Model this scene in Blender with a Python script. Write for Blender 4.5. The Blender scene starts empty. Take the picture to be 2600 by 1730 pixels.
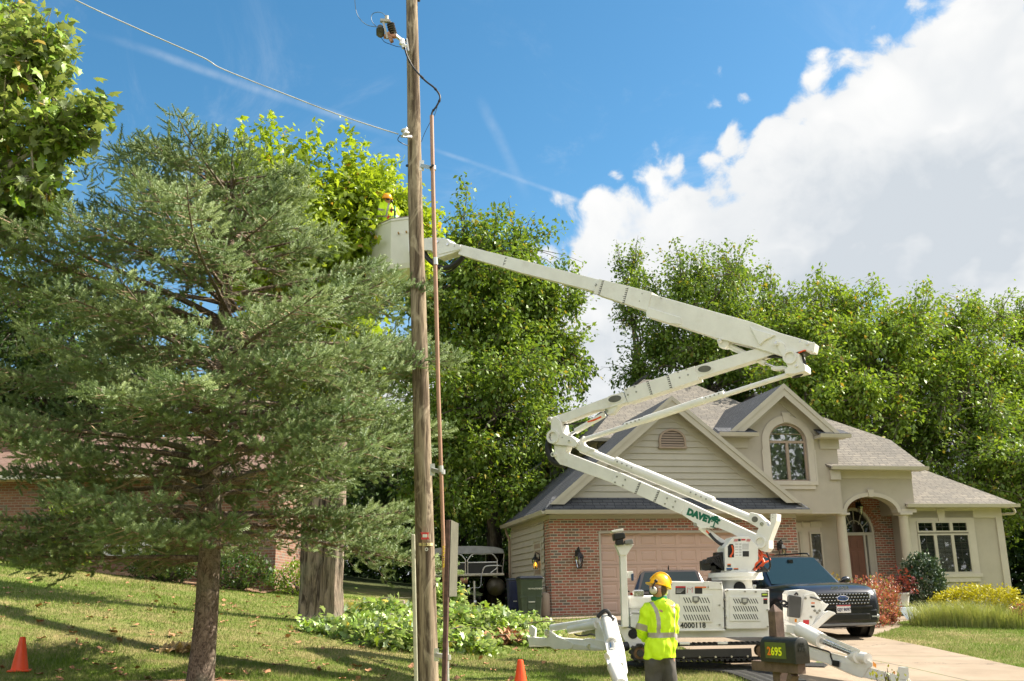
import bpy, bmesh, math, random
import numpy as np
from mathutils import Vector, Matrix, noise as mnoise
R = math.radians
random.seed(7); rng = np.random.default_rng(11)
sc = bpy.context.scene
COL = sc.collection
# ------------------------------------------------------------ camera
PITCH, ROLL, FPX = R(14.3), R(1.03), 2527.0
CAM = Vector((0, 0, 1.6))
_f = Vector((0, math.cos(PITCH), math.sin(PITCH))); _r = Vector((1, 0, 0)); _u = Vector((0, -math.sin(PITCH), math.cos(PITCH)))
CR = _r*math.cos(ROLL) - _u*math.sin(ROLL)
CU = _u*math.cos(ROLL) + _r*math.sin(ROLL)
cd = bpy.data.cameras.new('camera'); cam = bpy.data.objects.new('camera', cd); COL.objects.link(cam)
cd.sensor_width = 36; cd.lens = FPX/2600*36; cd.clip_start = 0.1; cd.clip_end = 3000
M = Matrix.Identity(4)
for i in range(3):
    M[i][0] = CR[i]; M[i][1] = CU[i]; M[i][2] = -_f[i]; M[i][3] = CAM[i]
cam.matrix_world = M
sc.camera = cam
def ray(px, py):
    return _f + CR*((px-1300)/FPX) + CU*((865-py)/FPX)
def at(px, py, Y):                       # photo pixel -> world point at distance Y in front of the camera
    d = ray(px, py); return CAM + d*(Y/d.y)
# ------------------------------------------------------------ world, sun, exposure
SUN_AZ, SUN_EL = 75.0, 42.0              # azimuth from +Y (view direction) towards +X, elevation
sdir = Vector((math.sin(R(SUN_AZ))*math.cos(R(SUN_EL)), math.cos(R(SUN_AZ))*math.cos(R(SUN_EL)), math.sin(R(SUN_EL))))
sl = bpy.data.lights.new('sun', 'SUN'); so = bpy.data.objects.new('sun', sl); COL.objects.link(so)
sl.energy = 5.0; sl.angle = R(0.5); sl.color = (1.0, .91, .77)
so.rotation_euler = (-sdir).to_track_quat('-Z', 'Y').to_euler(); so.location = (20, 5, 20)
sc.view_settings.view_transform = 'Standard'; sc.view_settings.look = 'None'
sc.view_settings.exposure = 1.30; sc.view_settings.gamma = 1.0
sc.cycles.use_denoising = True
sc.cycles.max_bounces = 8; sc.cycles.transparent_max_bounces = 16; sc.cycles.diffuse_bounces = 3
sc.cycles.sample_clamp_indirect = 6

class G:                                  # little node-graph writer
    def __init__(s, nt): s.nt = nt
    def n(s, t, **k):
        nd = s.nt.nodes.new(t)
        for a, b in k.items():
            if a.startswith('i_'): s.put(nd.inputs[int(a[2:]) if a[2:].isdigit() else a[2:].replace('_', ' ')], b)
            else: setattr(nd, a, b)
        return nd
    def put(s, sock, v):
        if isinstance(v, bpy.types.NodeSocket): s.nt.links.new(v, sock)
        elif isinstance(v, (int, float)) or sock.type == 'VALUE': sock.default_value = v
        else:
            v = tuple(v); sock.default_value = v if len(v) == len(sock.default_value) else v+(1,)
    def m(s, op, a, b=0.0, c=0.0, clamp=False):
        nd = s.n('ShaderNodeMath', operation=op); nd.use_clamp = clamp
        s.put(nd.inputs[0], a); s.put(nd.inputs[1], b); s.put(nd.inputs[2], c); return nd.outputs[0]
    def vm(s, op, a, b=(0, 0, 0), out=0, sc_=None):
        nd = s.n('ShaderNodeVectorMath', operation=op); s.put(nd.inputs[0], a); s.put(nd.inputs[1], b)
        if sc_ is not None: nd.inputs['Scale'].default_value = sc_
        return nd.outputs[out]
    def dot(s, a, b): return s.vm('DOT_PRODUCT', a, b, out=1)
    def noise(s, v=None, scale=5, det=4, rough=.55, dist=0, out=0):
        nd = s.n('ShaderNodeTexNoise'); nd.inputs['Scale'].default_value = scale; nd.inputs['Detail'].default_value = det
        nd.inputs['Roughness'].default_value = rough; nd.inputs['Distortion'].default_value = dist
        if v is not None: s.put(nd.inputs['Vector'], v)
        return nd.outputs[out]
    def ss(s, x, a, b, lo=0.0, hi=1.0):   # smoothstep a..b -> lo..hi
        nd = s.n('ShaderNodeMapRange', interpolation_type='SMOOTHSTEP'); s.put(nd.inputs[0], x)
        for i, v in ((1, a), (2, b), (3, lo), (4, hi)): nd.inputs[i].default_value = v
        return nd.outputs[0]
    def mix(s, f, a, b, mode='MIX'):
        nd = s.n('ShaderNodeMix', data_type='RGBA', blend_type=mode); s.put(nd.inputs[0], f)
        s.put(nd.inputs[6], a); s.put(nd.inputs[7], b); return nd.outputs[2]
    def mapv(s, v, scale=(1, 1, 1), loc=(0, 0, 0), rot=(0, 0, 0)):
        nd = s.n('ShaderNodeMapping'); s.put(nd.inputs[0], v); s.put(nd.inputs[1], loc); s.put(nd.inputs[2], rot); s.put(nd.inputs[3], scale)
        return nd.outputs[0]

world = bpy.data.worlds.new('World'); sc.world = world; world.use_nodes = True
g = G(world.node_tree); g.nt.nodes.clear()
sky = g.n('ShaderNodeTexSky', sky_type='NISHITA', sun_disc=False, sun_elevation=R(SUN_EL), sun_rotation=R(SUN_AZ), altitude=200, air_density=1.0, dust_density=.6, ozone_density=2.2)
skyc = g.n('ShaderNodeHueSaturation', i_Hue=.486, i_Saturation=1.26, i_Value=.58, i_Color=sky.outputs[0]).outputs[0]
D = g.vm('NORMALIZE', g.n('ShaderNodeTexCoord').outputs['Generated'])
def gc(p, q):                             # normal of the great circle through two photo pixels
    a = ray(*p).normalized(); b = ray(*q).normalized(); return tuple(a.cross(b).normalized())
n1 = g.noise(D, 3.0, 2, .5); w1 = g.noise(D, 7, 3, .6, out=1)
Dw = g.vm('ADD', D, g.vm('SCALE', g.vm('SUBTRACT', w1, (.5, .5, .5)), sc_=.07))
bil = g.n('ShaderNodeTexVoronoi', feature='SMOOTH_F1', i_Scale=15, i_Vector=Dw, i_Smoothness=.5).outputs[0]
bil2 = g.n('ShaderNodeTexVoronoi', feature='SMOOTH_F1', i_Scale=42, i_Vector=Dw, i_Smoothness=.4).outputs[0]
fine = g.noise(Dw, 26, 6, .62)
side = g.dot(D, gc((2150, 60), (1490, 520)))      # signed distance from the cloud's edge
edge = g.m('ADD', g.m('MULTIPLY', g.m('SUBTRACT', n1, .5), .13), g.m('MULTIPLY', g.m('SUBTRACT', fine, .5), .12))
edge = g.m('SUBTRACT', edge, g.m('MULTIPLY', g.m('SUBTRACT', bil, .45), .09))
edge = g.m('SUBTRACT', edge, g.m('MULTIPLY', g.m('SUBTRACT', bil2, .45), .06))
dens = g.m('SUBTRACT', edge, side)
cmask = g.ss(dens, -.004, .030)
holes = g.ss(g.noise(D, 6.5, 5, .6), .60, .74)
low = g.m('MULTIPLY', holes, g.ss(g.n('ShaderNodeSeparateXYZ', i_0=D).outputs[2], .50, .25))
cmask = g.m('MULTIPLY', cmask, g.m('SUBTRACT', 1, g.m('MULTIPLY', low, .75)))
z = g.n('ShaderNodeSeparateXYZ', i_0=D).outputs[2]
lowc = g.m('MULTIPLY', g.ss(g.noise(D, 4.2, 6, .6), .44, .62), g.ss(z, .32, .12))  # broken cloud low over the horizon
cmask = g.m('MAXIMUM', cmask, lowc)
up = g.ss(z, -.02, 0.03); cmask = g.m('MULTIPLY', cmask, up)
shade = g.ss(g.noise(g.mapv(Dw, (1, 1, 1.6)), 5.5, 5, .55), .30, .60)
rim = g.ss(dens, .02, .20)
tone = g.m('MULTIPLY', shade, rim)
tone = g.m('ADD', tone, g.m('ADD', g.m('MULTIPLY', g.ss(bil, .2, .65), .30), g.m('MULTIPLY', g.ss(bil2, .2, .7), .14)), clamp=True)
ccol = g.mix(tone, (1.02, 1.02, 1.02, 1), (.66, .715, .78, 1))
ccol = g.mix(1.0, ccol, (3.15, 3.14, 3.1, 1), 'MULTIPLY')
def streak(p, q, wdt, amp, a0, a1):       # thin high ice cloud along a great circle
    d_ = g.m('ADD', g.dot(D, gc(p, q)), g.m('MULTIPLY', g.m('SUBTRACT', g.noise(D, 9, 3, .6), .5), wdt*1.2))
    s_ = g.ss(g.m('ABSOLUTE', d_), wdt, 0.0)
    mid = (ray(*p).normalized()+ray(*q).normalized()).normalized()
    along = g.ss(g.dot(D, tuple(mid)), a0, a1)
    return g.m('MULTIPLY', g.m('MULTIPLY', s_, along), g.m('MULTIPLY', g.m('MULTIPLY', g.noise(D, 60, 3, .6), g.ss(g.noise(D, 12, 3, .6), .35, .65, .35, 1.1)), amp))
ci = g.m('ADD', streak((240, 85), (1000, 345), .006, .30, .988, .998), streak((1120, 385), (1500, 520), .0035, .34, .9945, .999))
ci = g.m('ADD', ci, streak((1240, 300), (1320, 460), .008, .22, .9982, .9996))
wisp = g.m('MULTIPLY', g.ss(g.noise(g.mapv(D, (1, 1, 1), rot=(0, .7, 0)), 5, 7, .7, 1.2), .52, .78), .30)
ci = g.m('ADD', ci, g.m('MULTIPLY', wisp, g.ss(z, .62, .30)))
base = g.mix(g.m('ADD', ci, 0, clamp=True), skyc, (2.9, 3.05, 3.2, 1))
base = g.mix(g.m('MULTIPLY', g.ss(z, .42, 0.02), .35), base, (2.0, 2.7, 3.2, 1))
colr = g.mix(cmask, base, ccol)
yb_ = g.n('ShaderNodeSeparateXYZ', i_0=D).outputs[1]   # added bright cloud, unseen behind the camera, put in for fill light
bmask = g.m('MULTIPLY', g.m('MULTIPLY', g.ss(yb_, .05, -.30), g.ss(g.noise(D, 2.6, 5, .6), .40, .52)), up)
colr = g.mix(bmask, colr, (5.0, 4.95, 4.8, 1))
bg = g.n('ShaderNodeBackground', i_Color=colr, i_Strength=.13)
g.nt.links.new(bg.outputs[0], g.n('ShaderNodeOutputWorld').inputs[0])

# ------------------------------------------------------------ materials
MATS = {}
def mat(name, fn):
    if name in MATS: return MATS[name]
    m = bpy.data.materials.new(name); m.use_nodes = True; gg = G(m.node_tree); gg.nt.nodes.clear()
    out = gg.n('ShaderNodeOutputMaterial'); s_ = fn(gg)
    gg.nt.links.new(s_, out.inputs[0]); MATS[name] = m; return m
def pbr(gg, col, rough=.6, metal=0.0, bump=None, bstr=.3, bdist=.01, spec=.5, **kw):
    nd = gg.n('ShaderNodeBsdfPrincipled'); gg.put(nd.inputs['Base Color'], col); gg.put(nd.inputs['Roughness'], rough)
    nd.inputs['Metallic'].default_value = metal; nd.inputs['Specular IOR Level'].default_value = spec
    for k, v in kw.items(): gg.put(nd.inputs[k.replace('_', ' ')], v)
    if bump is not None:
        b = gg.n('ShaderNodeBump', i_Strength=bstr, i_Distance=bdist, i_Height=bump); gg.nt.links.new(b.outputs[0], nd.inputs['Normal'])
    return nd.outputs[0]
def OBJ(gg): return gg.n('ShaderNodeTexCoord').outputs['Object']
def UV(gg): return gg.n('ShaderNodeTexCoord').outputs['UV']
def plain(name, col, rough=.55, metal=0.0, var=.12, vs=6, spec=.5, bstr=.12, grime=0.0, gcol=(.12, .09, .06), **kw):
    def fn(gg):
        o = OBJ(gg); n_ = gg.noise(o, vs, 5, .6)
        c = gg.mix(gg.ss(n_, .3, .7), tuple(x*(1-var) for x in col), tuple(min(1, x*(1+var)) for x in col))
        if grime: c = gg.mix(gg.m('MULTIPLY', gg.ss(gg.noise(o, 2.3, 7, .7), .5, .75), grime), c, gcol)
        r_ = gg.ss(gg.noise(o, vs*2.5, 3, .6), .2, .8, max(.02, rough-.08), min(1, rough+.08))
        return pbr(gg, c, r_, metal, gg.noise(o, 120, 2, .5), bstr, .002, spec, **kw)
    return mat(name, fn)

# ------------------------------------------------------------ mesh builder
def tag(o, label=None, cat=None, group=None, kind=None):
    if label: o['label'] = label
    if cat: o['category'] = cat
    if group: o['group'] = group
    if kind: o['kind'] = kind
    return o
ROOTM = {}
def thing(name, label, cat, loc=(0, 0, 0), rz=0.0, group=None, kind=None):
    o = bpy.data.objects.new(name, None); COL.objects.link(o); o.empty_display_size = .3
    o.location = loc; o.rotation_euler = (0, 0, rz); tag(o, label, cat, group, kind)
    ROOTM[o.name] = Matrix.Translation(Vector(loc)) @ Matrix.Rotation(rz, 4, 'Z')
    return o
def boxuv(me):                            # UV in metres: u along the face's horizontal, v up its slope
    uv = me.uv_layers.new(name='UVMap'); vs = me.vertices; buf = np.zeros(len(me.loops)*2)
    for p in me.polygons:
        n_ = p.normal
        if abs(n_.z) > .999: t, b = Vector((1, 0, 0)), Vector((0, 1, 0))
        else: t = Vector((0, 0, 1)).cross(n_).normalized(); b = n_.cross(t)
        for li in p.loop_indices:
            c = vs[me.loops[li].vertex_index].co; buf[2*li] = c.dot(t); buf[2*li+1] = c.dot(b)
    uv.data.foreach_set('uv', buf)
def frame_to(d, upv=Vector((0, 0, 1))):
    d = d.normalized(); a = d.cross(upv)
    if a.length < 1e-4: a = d.cross(Vector((0, 1, 0)))
    a.normalize(); return a, a.cross(d)
class MB:
    def __init__(s): s.v = []; s.f = []; s.mi = []; s.cur = 0
    def add(s, vs, fs):
        k = len(s.v); s.v += [Vector(v) for v in vs]; s.f += [tuple(i+k for i in f) for f in fs]; s.mi += [s.cur]*len(fs)
        return s
    def hexa(s, a, b):                    # two quads (lists of 4) bridged
        return s.add(list(a)+list(b), [(3, 2, 1, 0), (4, 5, 6, 7), (0, 1, 5, 4), (1, 2, 6, 5), (2, 3, 7, 6), (3, 0, 4, 7)])
    def box(s, x0, x1, y0, y1, z0, z1):
        return s.hexa([(x0, y0, z0), (x1, y0, z0), (x1, y1, z0), (x0, y1, z0)], [(x0, y0, z1), (x1, y0, z1), (x1, y1, z1), (x0, y1, z1)])
    def cbox(s, c, sx, sy, sz, M3=None):
        c = Vector(c); M3 = M3 or Matrix.Identity(3)
        P = [c + M3 @ Vector((i*sx/2, j*sy/2, k*sz/2)) for k in (-1, 1) for i, j in ((-1, -1), (1, -1), (1, 1), (-1, 1))]
        return s.hexa(P[:4], P[4:])
    def bar(s, p, q, w, h, upv=Vector((0, 0, 1))):   # square bar between two points
        p = Vector(p); q = Vector(q); a, b = frame_to(q-p, upv); a = a*(w/2); b = b*(h/2)
        return s.hexa([p-a-b, p+a-b, p+a+b, p-a+b], [q-a-b, q+a-b, q+a+b, q-a+b])
    def prism(s, pts, off, both=False):   # polygon extruded by vector
        off = Vector(off); n_ = len(pts); A = [Vector(p) for p in pts]; B = [p+off for p in A]
        return s.add(A+B, [tuple(range(n_)), tuple(range(2*n_-1, n_-1, -1))]+[(i, i+n_, (i+1) % n_+n_, (i+1) % n_) for i in range(n_)])
    def poly(s, pts): return s.add(pts, [tuple(range(len(pts)))])
    def tube(s, pts, r, n=10, caps=True, closed=False):
        pts = [Vector(p) for p in pts]; m = len(pts); r = r if hasattr(r, '__len__') else [r]*m
        V = []; a = None
        for i, p in enumerate(pts):
            d = (pts[min(i+1, m-1)]-pts[max(i-1, 0)]).normalized()
            if a is None: a, b = frame_to(d)
            else:
                a = (a-d*a.dot(d)).normalized(); b = a.cross(d)
            for j in range(n):
                t = 2*math.pi*j/n; V.append(p+(a*math.cos(t)+b*math.sin(t))*r[i])
        F = [(i*n+j, i*n+(j+1) % n, (i+1)*n+(j+1) % n, (i+1)*n+j) for i in range(m-1) for j in range(n)]
        if caps: F += [tuple(range(n-1, -1, -1)), tuple(range((m-1)*n, m*n))]
        return s.add(V, F)
    def cyl(s, p, q, r, r2=None, n=20): return s.tube([p, q], [r, r if r2 is None else r2], n)
    def ring(s, p, q, ro, ri, n=28):      # hollow cylinder
        p = Vector(p); q = Vector(q); a, b = frame_to(q-p); V = []
        for c, r in ((p, ro), (q, ro), (q, ri), (p, ri)):
            V += [c+(a*math.cos(2*math.pi*j/n)+b*math.sin(2*math.pi*j/n))*r for j in range(n)]
        F = [(k*n+j, k*n+(j+1) % n, ((k+1) % 4)*n+(j+1) % n, ((k+1) % 4)*n+j) for k in range(4) for j in range(n)]
        return s.add(V, F)
    def lathe(s, o, prof, n=20, ax=Vector((0, 0, 1))):
        o = Vector(o); return s.tube([o+ax*z for r, z in prof], [r for r, z in prof], n) if False else s._lathe(o, prof, n, ax)
    def _lathe(s, o, prof, n, ax):
        a, b = frame_to(ax); V = []; m = len(prof)
        for r, z_ in prof: V += [o+ax*z_+(a*math.cos(2*math.pi*j/n)+b*math.sin(2*math.pi*j/n))*r for j in range(n)]
        F = [(i*n+j, i*n+(j+1) % n, (i+1)*n+(j+1) % n, (i+1)*n+j) for i in range(m-1) for j in range(n)]
        F += [tuple(range(n-1, -1, -1)), tuple(range((m-1)*n, m*n))]
        return s.add(V, F)
    def loft(s, rings, caps=True):
        n = len(rings[0]); m = len(rings); V = [v for r_ in rings for v in r_]
        F = [(i*n+j, i*n+(j+1) % n, (i+1)*n+(j+1) % n, (i+1)*n+j) for i in range(m-1) for j in range(n)]
        if caps: F += [tuple(range(n-1, -1, -1)), tuple(range((m-1)*n, m*n))]
        return s.add(V, F)
    def ell(s, c, rx, ry, rz, n=16, m=10, M3=None):
        c = Vector(c); M3 = M3 or Matrix.Identity(3); rings = []
        for i in range(m+1):
            t = math.pi*(.02+.96*i/m)-math.pi/2
            rings.append([c+M3 @ Vector((rx*math.cos(t)*math.cos(2*math.pi*j/n), ry*math.cos(t)*math.sin(2*math.pi*j/n), rz*math.sin(t))) for j in range(n)])
        return s.loft(rings)
    def build(s, name, m, parent=None, world=True, smooth=None, bevel=0, seg=2, fix=True, solid=0):
        me = bpy.data.meshes.new(name)
        T = None; loc = Vector((0, 0, 0))
        if parent is not None and world: T = rootm(parent).inverted()
        if parent is None: 
            loc = sum(s.v, Vector())/max(1, len(s.v)); T = Matrix.Translation(-loc)
        vs = [tuple(T @ v) for v in s.v] if T is not None else [tuple(v) for v in s.v]
        me.from_pydata(vs, [], s.f); me.update()
        if fix:
            bm = bmesh.new(); bm.from_mesh(me); bmesh.ops.recalc_face_normals(bm, faces=bm.faces); bm.to_mesh(me); bm.free()
        if len(me.polygons) < 60000: boxuv(me)
        mm = m if isinstance(m, (list, tuple)) else [m]
        for x in mm: me.materials.append(x)
        if len(mm) > 1: me.polygons.foreach_set('material_index', s.mi)
        if smooth is not None:
            me.polygons.foreach_set('use_smooth', [True]*len(me.polygons)); me.set_sharp_from_angle(angle=R(smooth))
        o = bpy.data.objects.new(name, me); COL.objects.link(o); o.location = loc
        if parent is not None: o.parent = parent; ROOTM[o.name] = rootm(parent)
        if bevel:
            b = o.modifiers.new('bevel', 'BEVEL'); b.width = bevel; b.segments = seg; b.limit_method = 'ANGLE'; b.angle_limit = R(35)
        return o
def rootm(o):
    if o.name in ROOTM: return ROOTM[o.name]
    M_ = Matrix.Translation(o.location)
    return M_ if o.parent is None else rootm(o.parent) @ M_
def meshobj(name, V, F, m, parent=None, loc=(0, 0, 0), smooth=False, nq=None):
    """numpy mesh: V (n,3), F (m,k) all the same k"""
    me = bpy.data.meshes.new(name); V = np.asarray(V, dtype=np.float32); F = np.asarray(F, dtype=np.int32)
    if parent is not None and parent.name in ROOTM:
        L = ROOTM[parent.name].translation; V = V-np.array(L, dtype=np.float32)
    elif parent is None: V = V-np.array(loc, dtype=np.float32)
    k = F.shape[1]; me.vertices.add(len(V)); me.vertices.foreach_set('co', V.ravel())
    me.loops.add(F.size); me.loops.foreach_set('vertex_index', F.ravel())
    me.polygons.add(len(F)); me.polygons.foreach_set('loop_start', np.arange(0, F.size, k, dtype=np.int32))
    me.polygons.foreach_set('loop_total', np.full(len(F), k, dtype=np.int32)) if False else None
    me.update(calc_edges=True)
    mm = m if isinstance(m, (list, tuple)) else [m]
    for x in mm: me.materials.append(x)
    if smooth: me.polygons.foreach_set('use_smooth', np.ones(len(F), dtype=bool))
    o = bpy.data.objects.new(name, me); COL.objects.link(o)
    if parent is not None: o.parent = parent; ROOTM[o.name] = rootm(parent)
    else: o.location = loc
    return o
def text(name, s_, size, org, ux, uy, m, parent, depth=.002, extr=.0015, bold=0.0, cx=False, shear=0.0):
    """raised lettering: origin, unit x, unit y in world space"""
    cu = bpy.data.curves.new(name, 'FONT'); cu.body = s_; cu.size = size; cu.extrude = extr; cu.offset = bold; cu.shear = shear
    cu.resolution_u = 2
    if cx: cu.align_x = 'CENTER'
    t = bpy.data.objects.new(name, cu); COL.objects.link(t)
    dg = bpy.context.evaluated_depsgraph_get(); dg.update()
    me = bpy.data.meshes.new_from_object(t.evaluated_get(dg)); bpy.data.objects.remove(t)
    ux = Vector(ux).normalized(); uy = Vector(uy).normalized(); uz = ux.cross(uy); org = Vector(org)+uz*depth
    Mx = Matrix(((ux.x, uy.x, uz.x, org.x), (ux.y, uy.y, uz.y, org.y), (ux.z, uy.z, uz.z, org.z), (0, 0, 0, 1)))
    me.transform(rootm(parent).inverted() @ Mx); me.materials.clear(); me.materials.append(m)
    o = bpy.data.objects.new(name, me); COL.objects.link(o); o.parent = parent; ROOTM[o.name] = rootm(parent)
    return o
def bez(pts, n=8):                        # Catmull-Rom through the points
    P = [Vector(p) for p in pts]; P = [P[0]*2-P[1]]+P+[P[-1]*2-P[-2]]; out = []
    for i in range(1, len(P)-2):
        for k in range(n):
            t = k/n; a, b, c, d = P[i-1:i+3]
            out.append(.5*((2*b)+(c-a)*t+(2*a-5*b+4*c-d)*t*t+(3*b-a-3*c+d)*t**3))
    out.append(P[-2]); return out
def inst(verts, faces, mats4):
    """stamp a template (n,3) at K transforms (K,3,4) -> big V, F"""
    v = np.asarray(verts); K = len(mats4); n_ = len(v)
    V = np.einsum('kij,nj->kni', mats4[:, :, :3], v)+mats4[:, None, :, 3]
    F = np.asarray(faces)[None]+(np.arange(K)*n_)[:, None, None]
    return V.reshape(-1, 3), F.reshape(-1, np.asarray(faces).shape[1])
def rotframes(dirs, ups=None, roll=None):
    """(K,3,3) columns: x=side, y=dir, z=normal"""
    d = dirs/np.linalg.norm(dirs, axis=1, keepdims=True)
    u = np.tile(np.array([0, 0, 1.]), (len(d), 1)) if ups is None else ups
    x = np.cross(d, u); l = np.linalg.norm(x, axis=1, keepdims=True); x = np.where(l < 1e-3, np.array([1., 0, 0]), x/np.maximum(l, 1e-6))
    z_ = np.cross(x, d)
    if roll is not None:
        c, s_ = np.cos(roll)[:, None], np.sin(roll)[:, None]; x, z_ = x*c+z_*s_, z_*c-x*s_
    return np.stack([x, d, z_], axis=2)
def mat34(Rm, sc_, pos):
    return np.concatenate([Rm*np.asarray(sc_).reshape(-1, 1, 1), np.asarray(pos)[:, :, None]], axis=2)
def rdir(n):
    v = rng.normal(size=(n, 3)); return v/np.linalg.norm(v, axis=1, keepdims=True)
# ------------------------------------------------------------ terrain
def gz(x, y):
    if y < 10: b = 0.0
    elif y < 16.3: b = .06*(y-10)
    elif y < 29: b = .378+.0468*(y-16.3)
    elif y < 46: b = .972+.035*(y-29)
    else: b = 1.567
    t = min(1, max(0, (y-14.5)/5)); t = t*t*(3-2*t); k = .065+(.14-.065)*t
    if x < 0: b += k*(math.sqrt(min(-x, 26)**2+1)-1)
    if x > 6: b -= .03*min(x-6, 14)*min(1, max(0, (y-12)/8))
    return b
def gat(px, py):                          # photo pixel -> point on the ground
    d = ray(px, py); t = 5.0
    while t < 90:
        p = CAM+d*t
        if p.z <= gz(p.x, p.y): break
        t += .05
    return CAM+d*t
def lawnfn(gg):
    o = gg.n('ShaderNodeNewGeometry').outputs['Position']
    big = gg.noise(o, .35, 4, .6); mid = gg.noise(o, 2.2, 5, .65); fin = gg.noise(o, 38, 3, .7)
    st = gg.mapv(o, (.5, 3.2, 1)); band = gg.noise(st, 1.1, 4, .6)
    dry = gg.m('ADD', gg.m('MULTIPLY', big, .5), gg.m('ADD', gg.m('MULTIPLY', mid, .3), gg.m('MULTIPLY', band, .35)))
    c = gg.mix(gg.ss(dry, .505, .71), (.175, .225, .048, 1), (.385, .300, .140, 1))
    c = gg.mix(gg.ss(fin, .35, .7), c, gg.mix(.55, c, (.085, .12, .024, 1)))
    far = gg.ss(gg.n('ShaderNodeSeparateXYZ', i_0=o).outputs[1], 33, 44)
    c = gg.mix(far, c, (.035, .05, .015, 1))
    return pbr(gg, c, .9, 0, gg.noise(o, 55, 4, .7), .7, .04, .2)
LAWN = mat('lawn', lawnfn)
xs = np.concatenate([np.linspace(-400, -26, 12), np.linspace(-24, 24, 150), np.linspace(26, 400, 12)])
ys = np.concatenate([np.linspace(-60, 4, 10), np.linspace(5, 50, 140), np.linspace(54, 700, 14)])
V = [(x, y, gz(x, y)+(0.02*mnoise.noise(Vector((x*.5, y*.5, 0))) if 5 < y < 50 else 0)) for y in ys for x in xs]
nx = len(xs); F = [(j*nx+i, j*nx+i+1, (j+1)*nx+i+1, (j+1)*nx+i) for j in range(len(ys)-1) for i in range(nx-1)]
tag(meshobj('ground', V, F, LAWN, smooth=True), kind='structure')

def drape(name, left, right, m, lift, ns=40, nt=14, edge=.10):
    """strip between two polylines (world xy), following the terrain, with a skirt"""
    def samp(L, t):
        L = [Vector((p[0], p[1], 0)) for p in L]; d = [0]
        for a, b in zip(L, L[1:]): d.append(d[-1]+(b-a).length)
        s_ = t*d[-1]
        for i in range(len(L)-1):
            if s_ <= d[i+1]+1e-6: return L[i].lerp(L[i+1], (s_-d[i])/max(1e-6, d[i+1]-d[i]))
        return L[-1]
    V = []; F = []
    for i in range(ns+1):
        a = samp(left, i/ns); b = samp(right, i/ns)
        for j in range(nt+1):
            p = a.lerp(b, j/nt); V.append((p.x, p.y, gz(p.x, p.y)+lift))
    F = [(i*(nt+1)+j, i*(nt+1)+j+1, (i+1)*(nt+1)+j+1, (i+1)*(nt+1)+j) for i in range(ns) for j in range(nt)]
    per = [j for j in range(nt+1)]+[i*(nt+1)+nt for i in range(1, ns+1)]+[ns*(nt+1)+j for j in range(nt-1, -1, -1)]+[i*(nt+1) for i in range(ns-1, 0, -1)]
    k = len(V)
    for q in per: V.append((V[q][0], V[q][1], V[q][2]-edge))
    n_ = len(per); F += [(per[i], per[(i+1) % n_], k+(i+1) % n_, k+i) for i in range(n_)]
    mb = MB(); mb.add(V, F); return tag(mb.build(name, m, fix=True, smooth=30), kind='structure')
def concfn(gg):
    o = gg.n('ShaderNodeNewGeometry').outputs['Position']
    c = gg.mix(gg.ss(gg.noise(o, .9, 5, .6), .3, .7), (.25, .195, .138, 1), (.325, .26, .19, 1))
    c = gg.mix(gg.m('MULTIPLY', gg.ss(gg.noise(o, 3.5, 7, .72), .52, .74), .45), c, (.19, .14, .10, 1))
    c = gg.mix(gg.ss(gg.noise(o, 90, 2, .6), .35, .8), c, gg.mix(.3, c, (.25, .2, .16, 1)))
    sx = gg.n('ShaderNodeSeparateXYZ', i_0=o)
    w_ = gg.m('ADD', sx.outputs[1], gg.m('MULTIPLY', sx.outputs[0], .02))
    j1 = gg.m('ABSOLUTE', gg.m('SUBTRACT', gg.m('FRACT', gg.m('DIVIDE', gg.m('SUBTRACT', w_, 1.05), 3.1)), .5))
    j2 = gg.m('ABSOLUTE', gg.m('SUBTRACT', gg.m('ADD', sx.outputs[0], gg.m('MULTIPLY', sx.outputs[1], .203)), 9.4))
    stn = gg.ss(gg.noise(gg.mapv(o, (.9, .35, 1)), 1.3, 6, .7), .56, .72); c = gg.mix(gg.m('MULTIPLY', stn, .35), c, (.13, .105, .085, 1))
    cr_ = gg.n('ShaderNodeTexVoronoi', feature='DISTANCE_TO_EDGE', i_Scale=.22, i_Vector=gg.vm('ADD', o, gg.vm('SCALE', gg.noise(o, 1.4, 5, .7, out=1), sc_=.9))).outputs[0]
    c = gg.mix(gg.m('MULTIPLY', gg.ss(cr_, .006, .001), .6), c, (.09, .07, .055, 1))
    jn = gg.m('MAXIMUM', gg.ss(j1, .009, .004), gg.ss(j2, .03, .012))
    wd = gg.ss(gg.noise(o, 4, 3, .6), .42, .6)
    c = gg.mix(gg.m('MULTIPLY', jn, .9), c, gg.mix(wd, (.10, .085, .07, 1), (.10, .13, .04, 1)))
    return pbr(gg, c, .88, 0, gg.noise(o, 70, 3, .6), .35, .006, .25)
CONC = mat('driveway_concrete', concfn)
g1, g2, g3 = gat(2211, 1616), gat(2350, 1643), gat(2600, 1699)
DL = [(2.05, 29.3), (2.6, 25), (3.15, 20), (3.5, 16.5), (3.35, 12), (2.9, 7)]
DRt = [(10.6, 30.3), (9.3, 25.0), (g1.x, g1.y), (g2.x, g2.y), (g3.x, g3.y), (10.5, 7)]
drape('driveway', DL, DRt, CONC, .012, 60, 20)
def in_poly(x, y, P):
    c = False; j = len(P)-1
    for i in range(len(P)):
        if (P[i][1] > y) != (P[j][1] > y) and x < (P[j][0]-P[i][0])*(y-P[i][1])/(P[j][1]-P[i][1])+P[i][0]: c = not c
        j = i
    return c
DPOLY = DL+DRt[::-1]
w0, w1, w2 = gat(2216, 1592), gat(2330, 1573), gat(2372, 1566)
WL = [(9.0, 26.7), (10.4, 28.4), (11.6, 29.6), (12.2, 30.2)]
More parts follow.
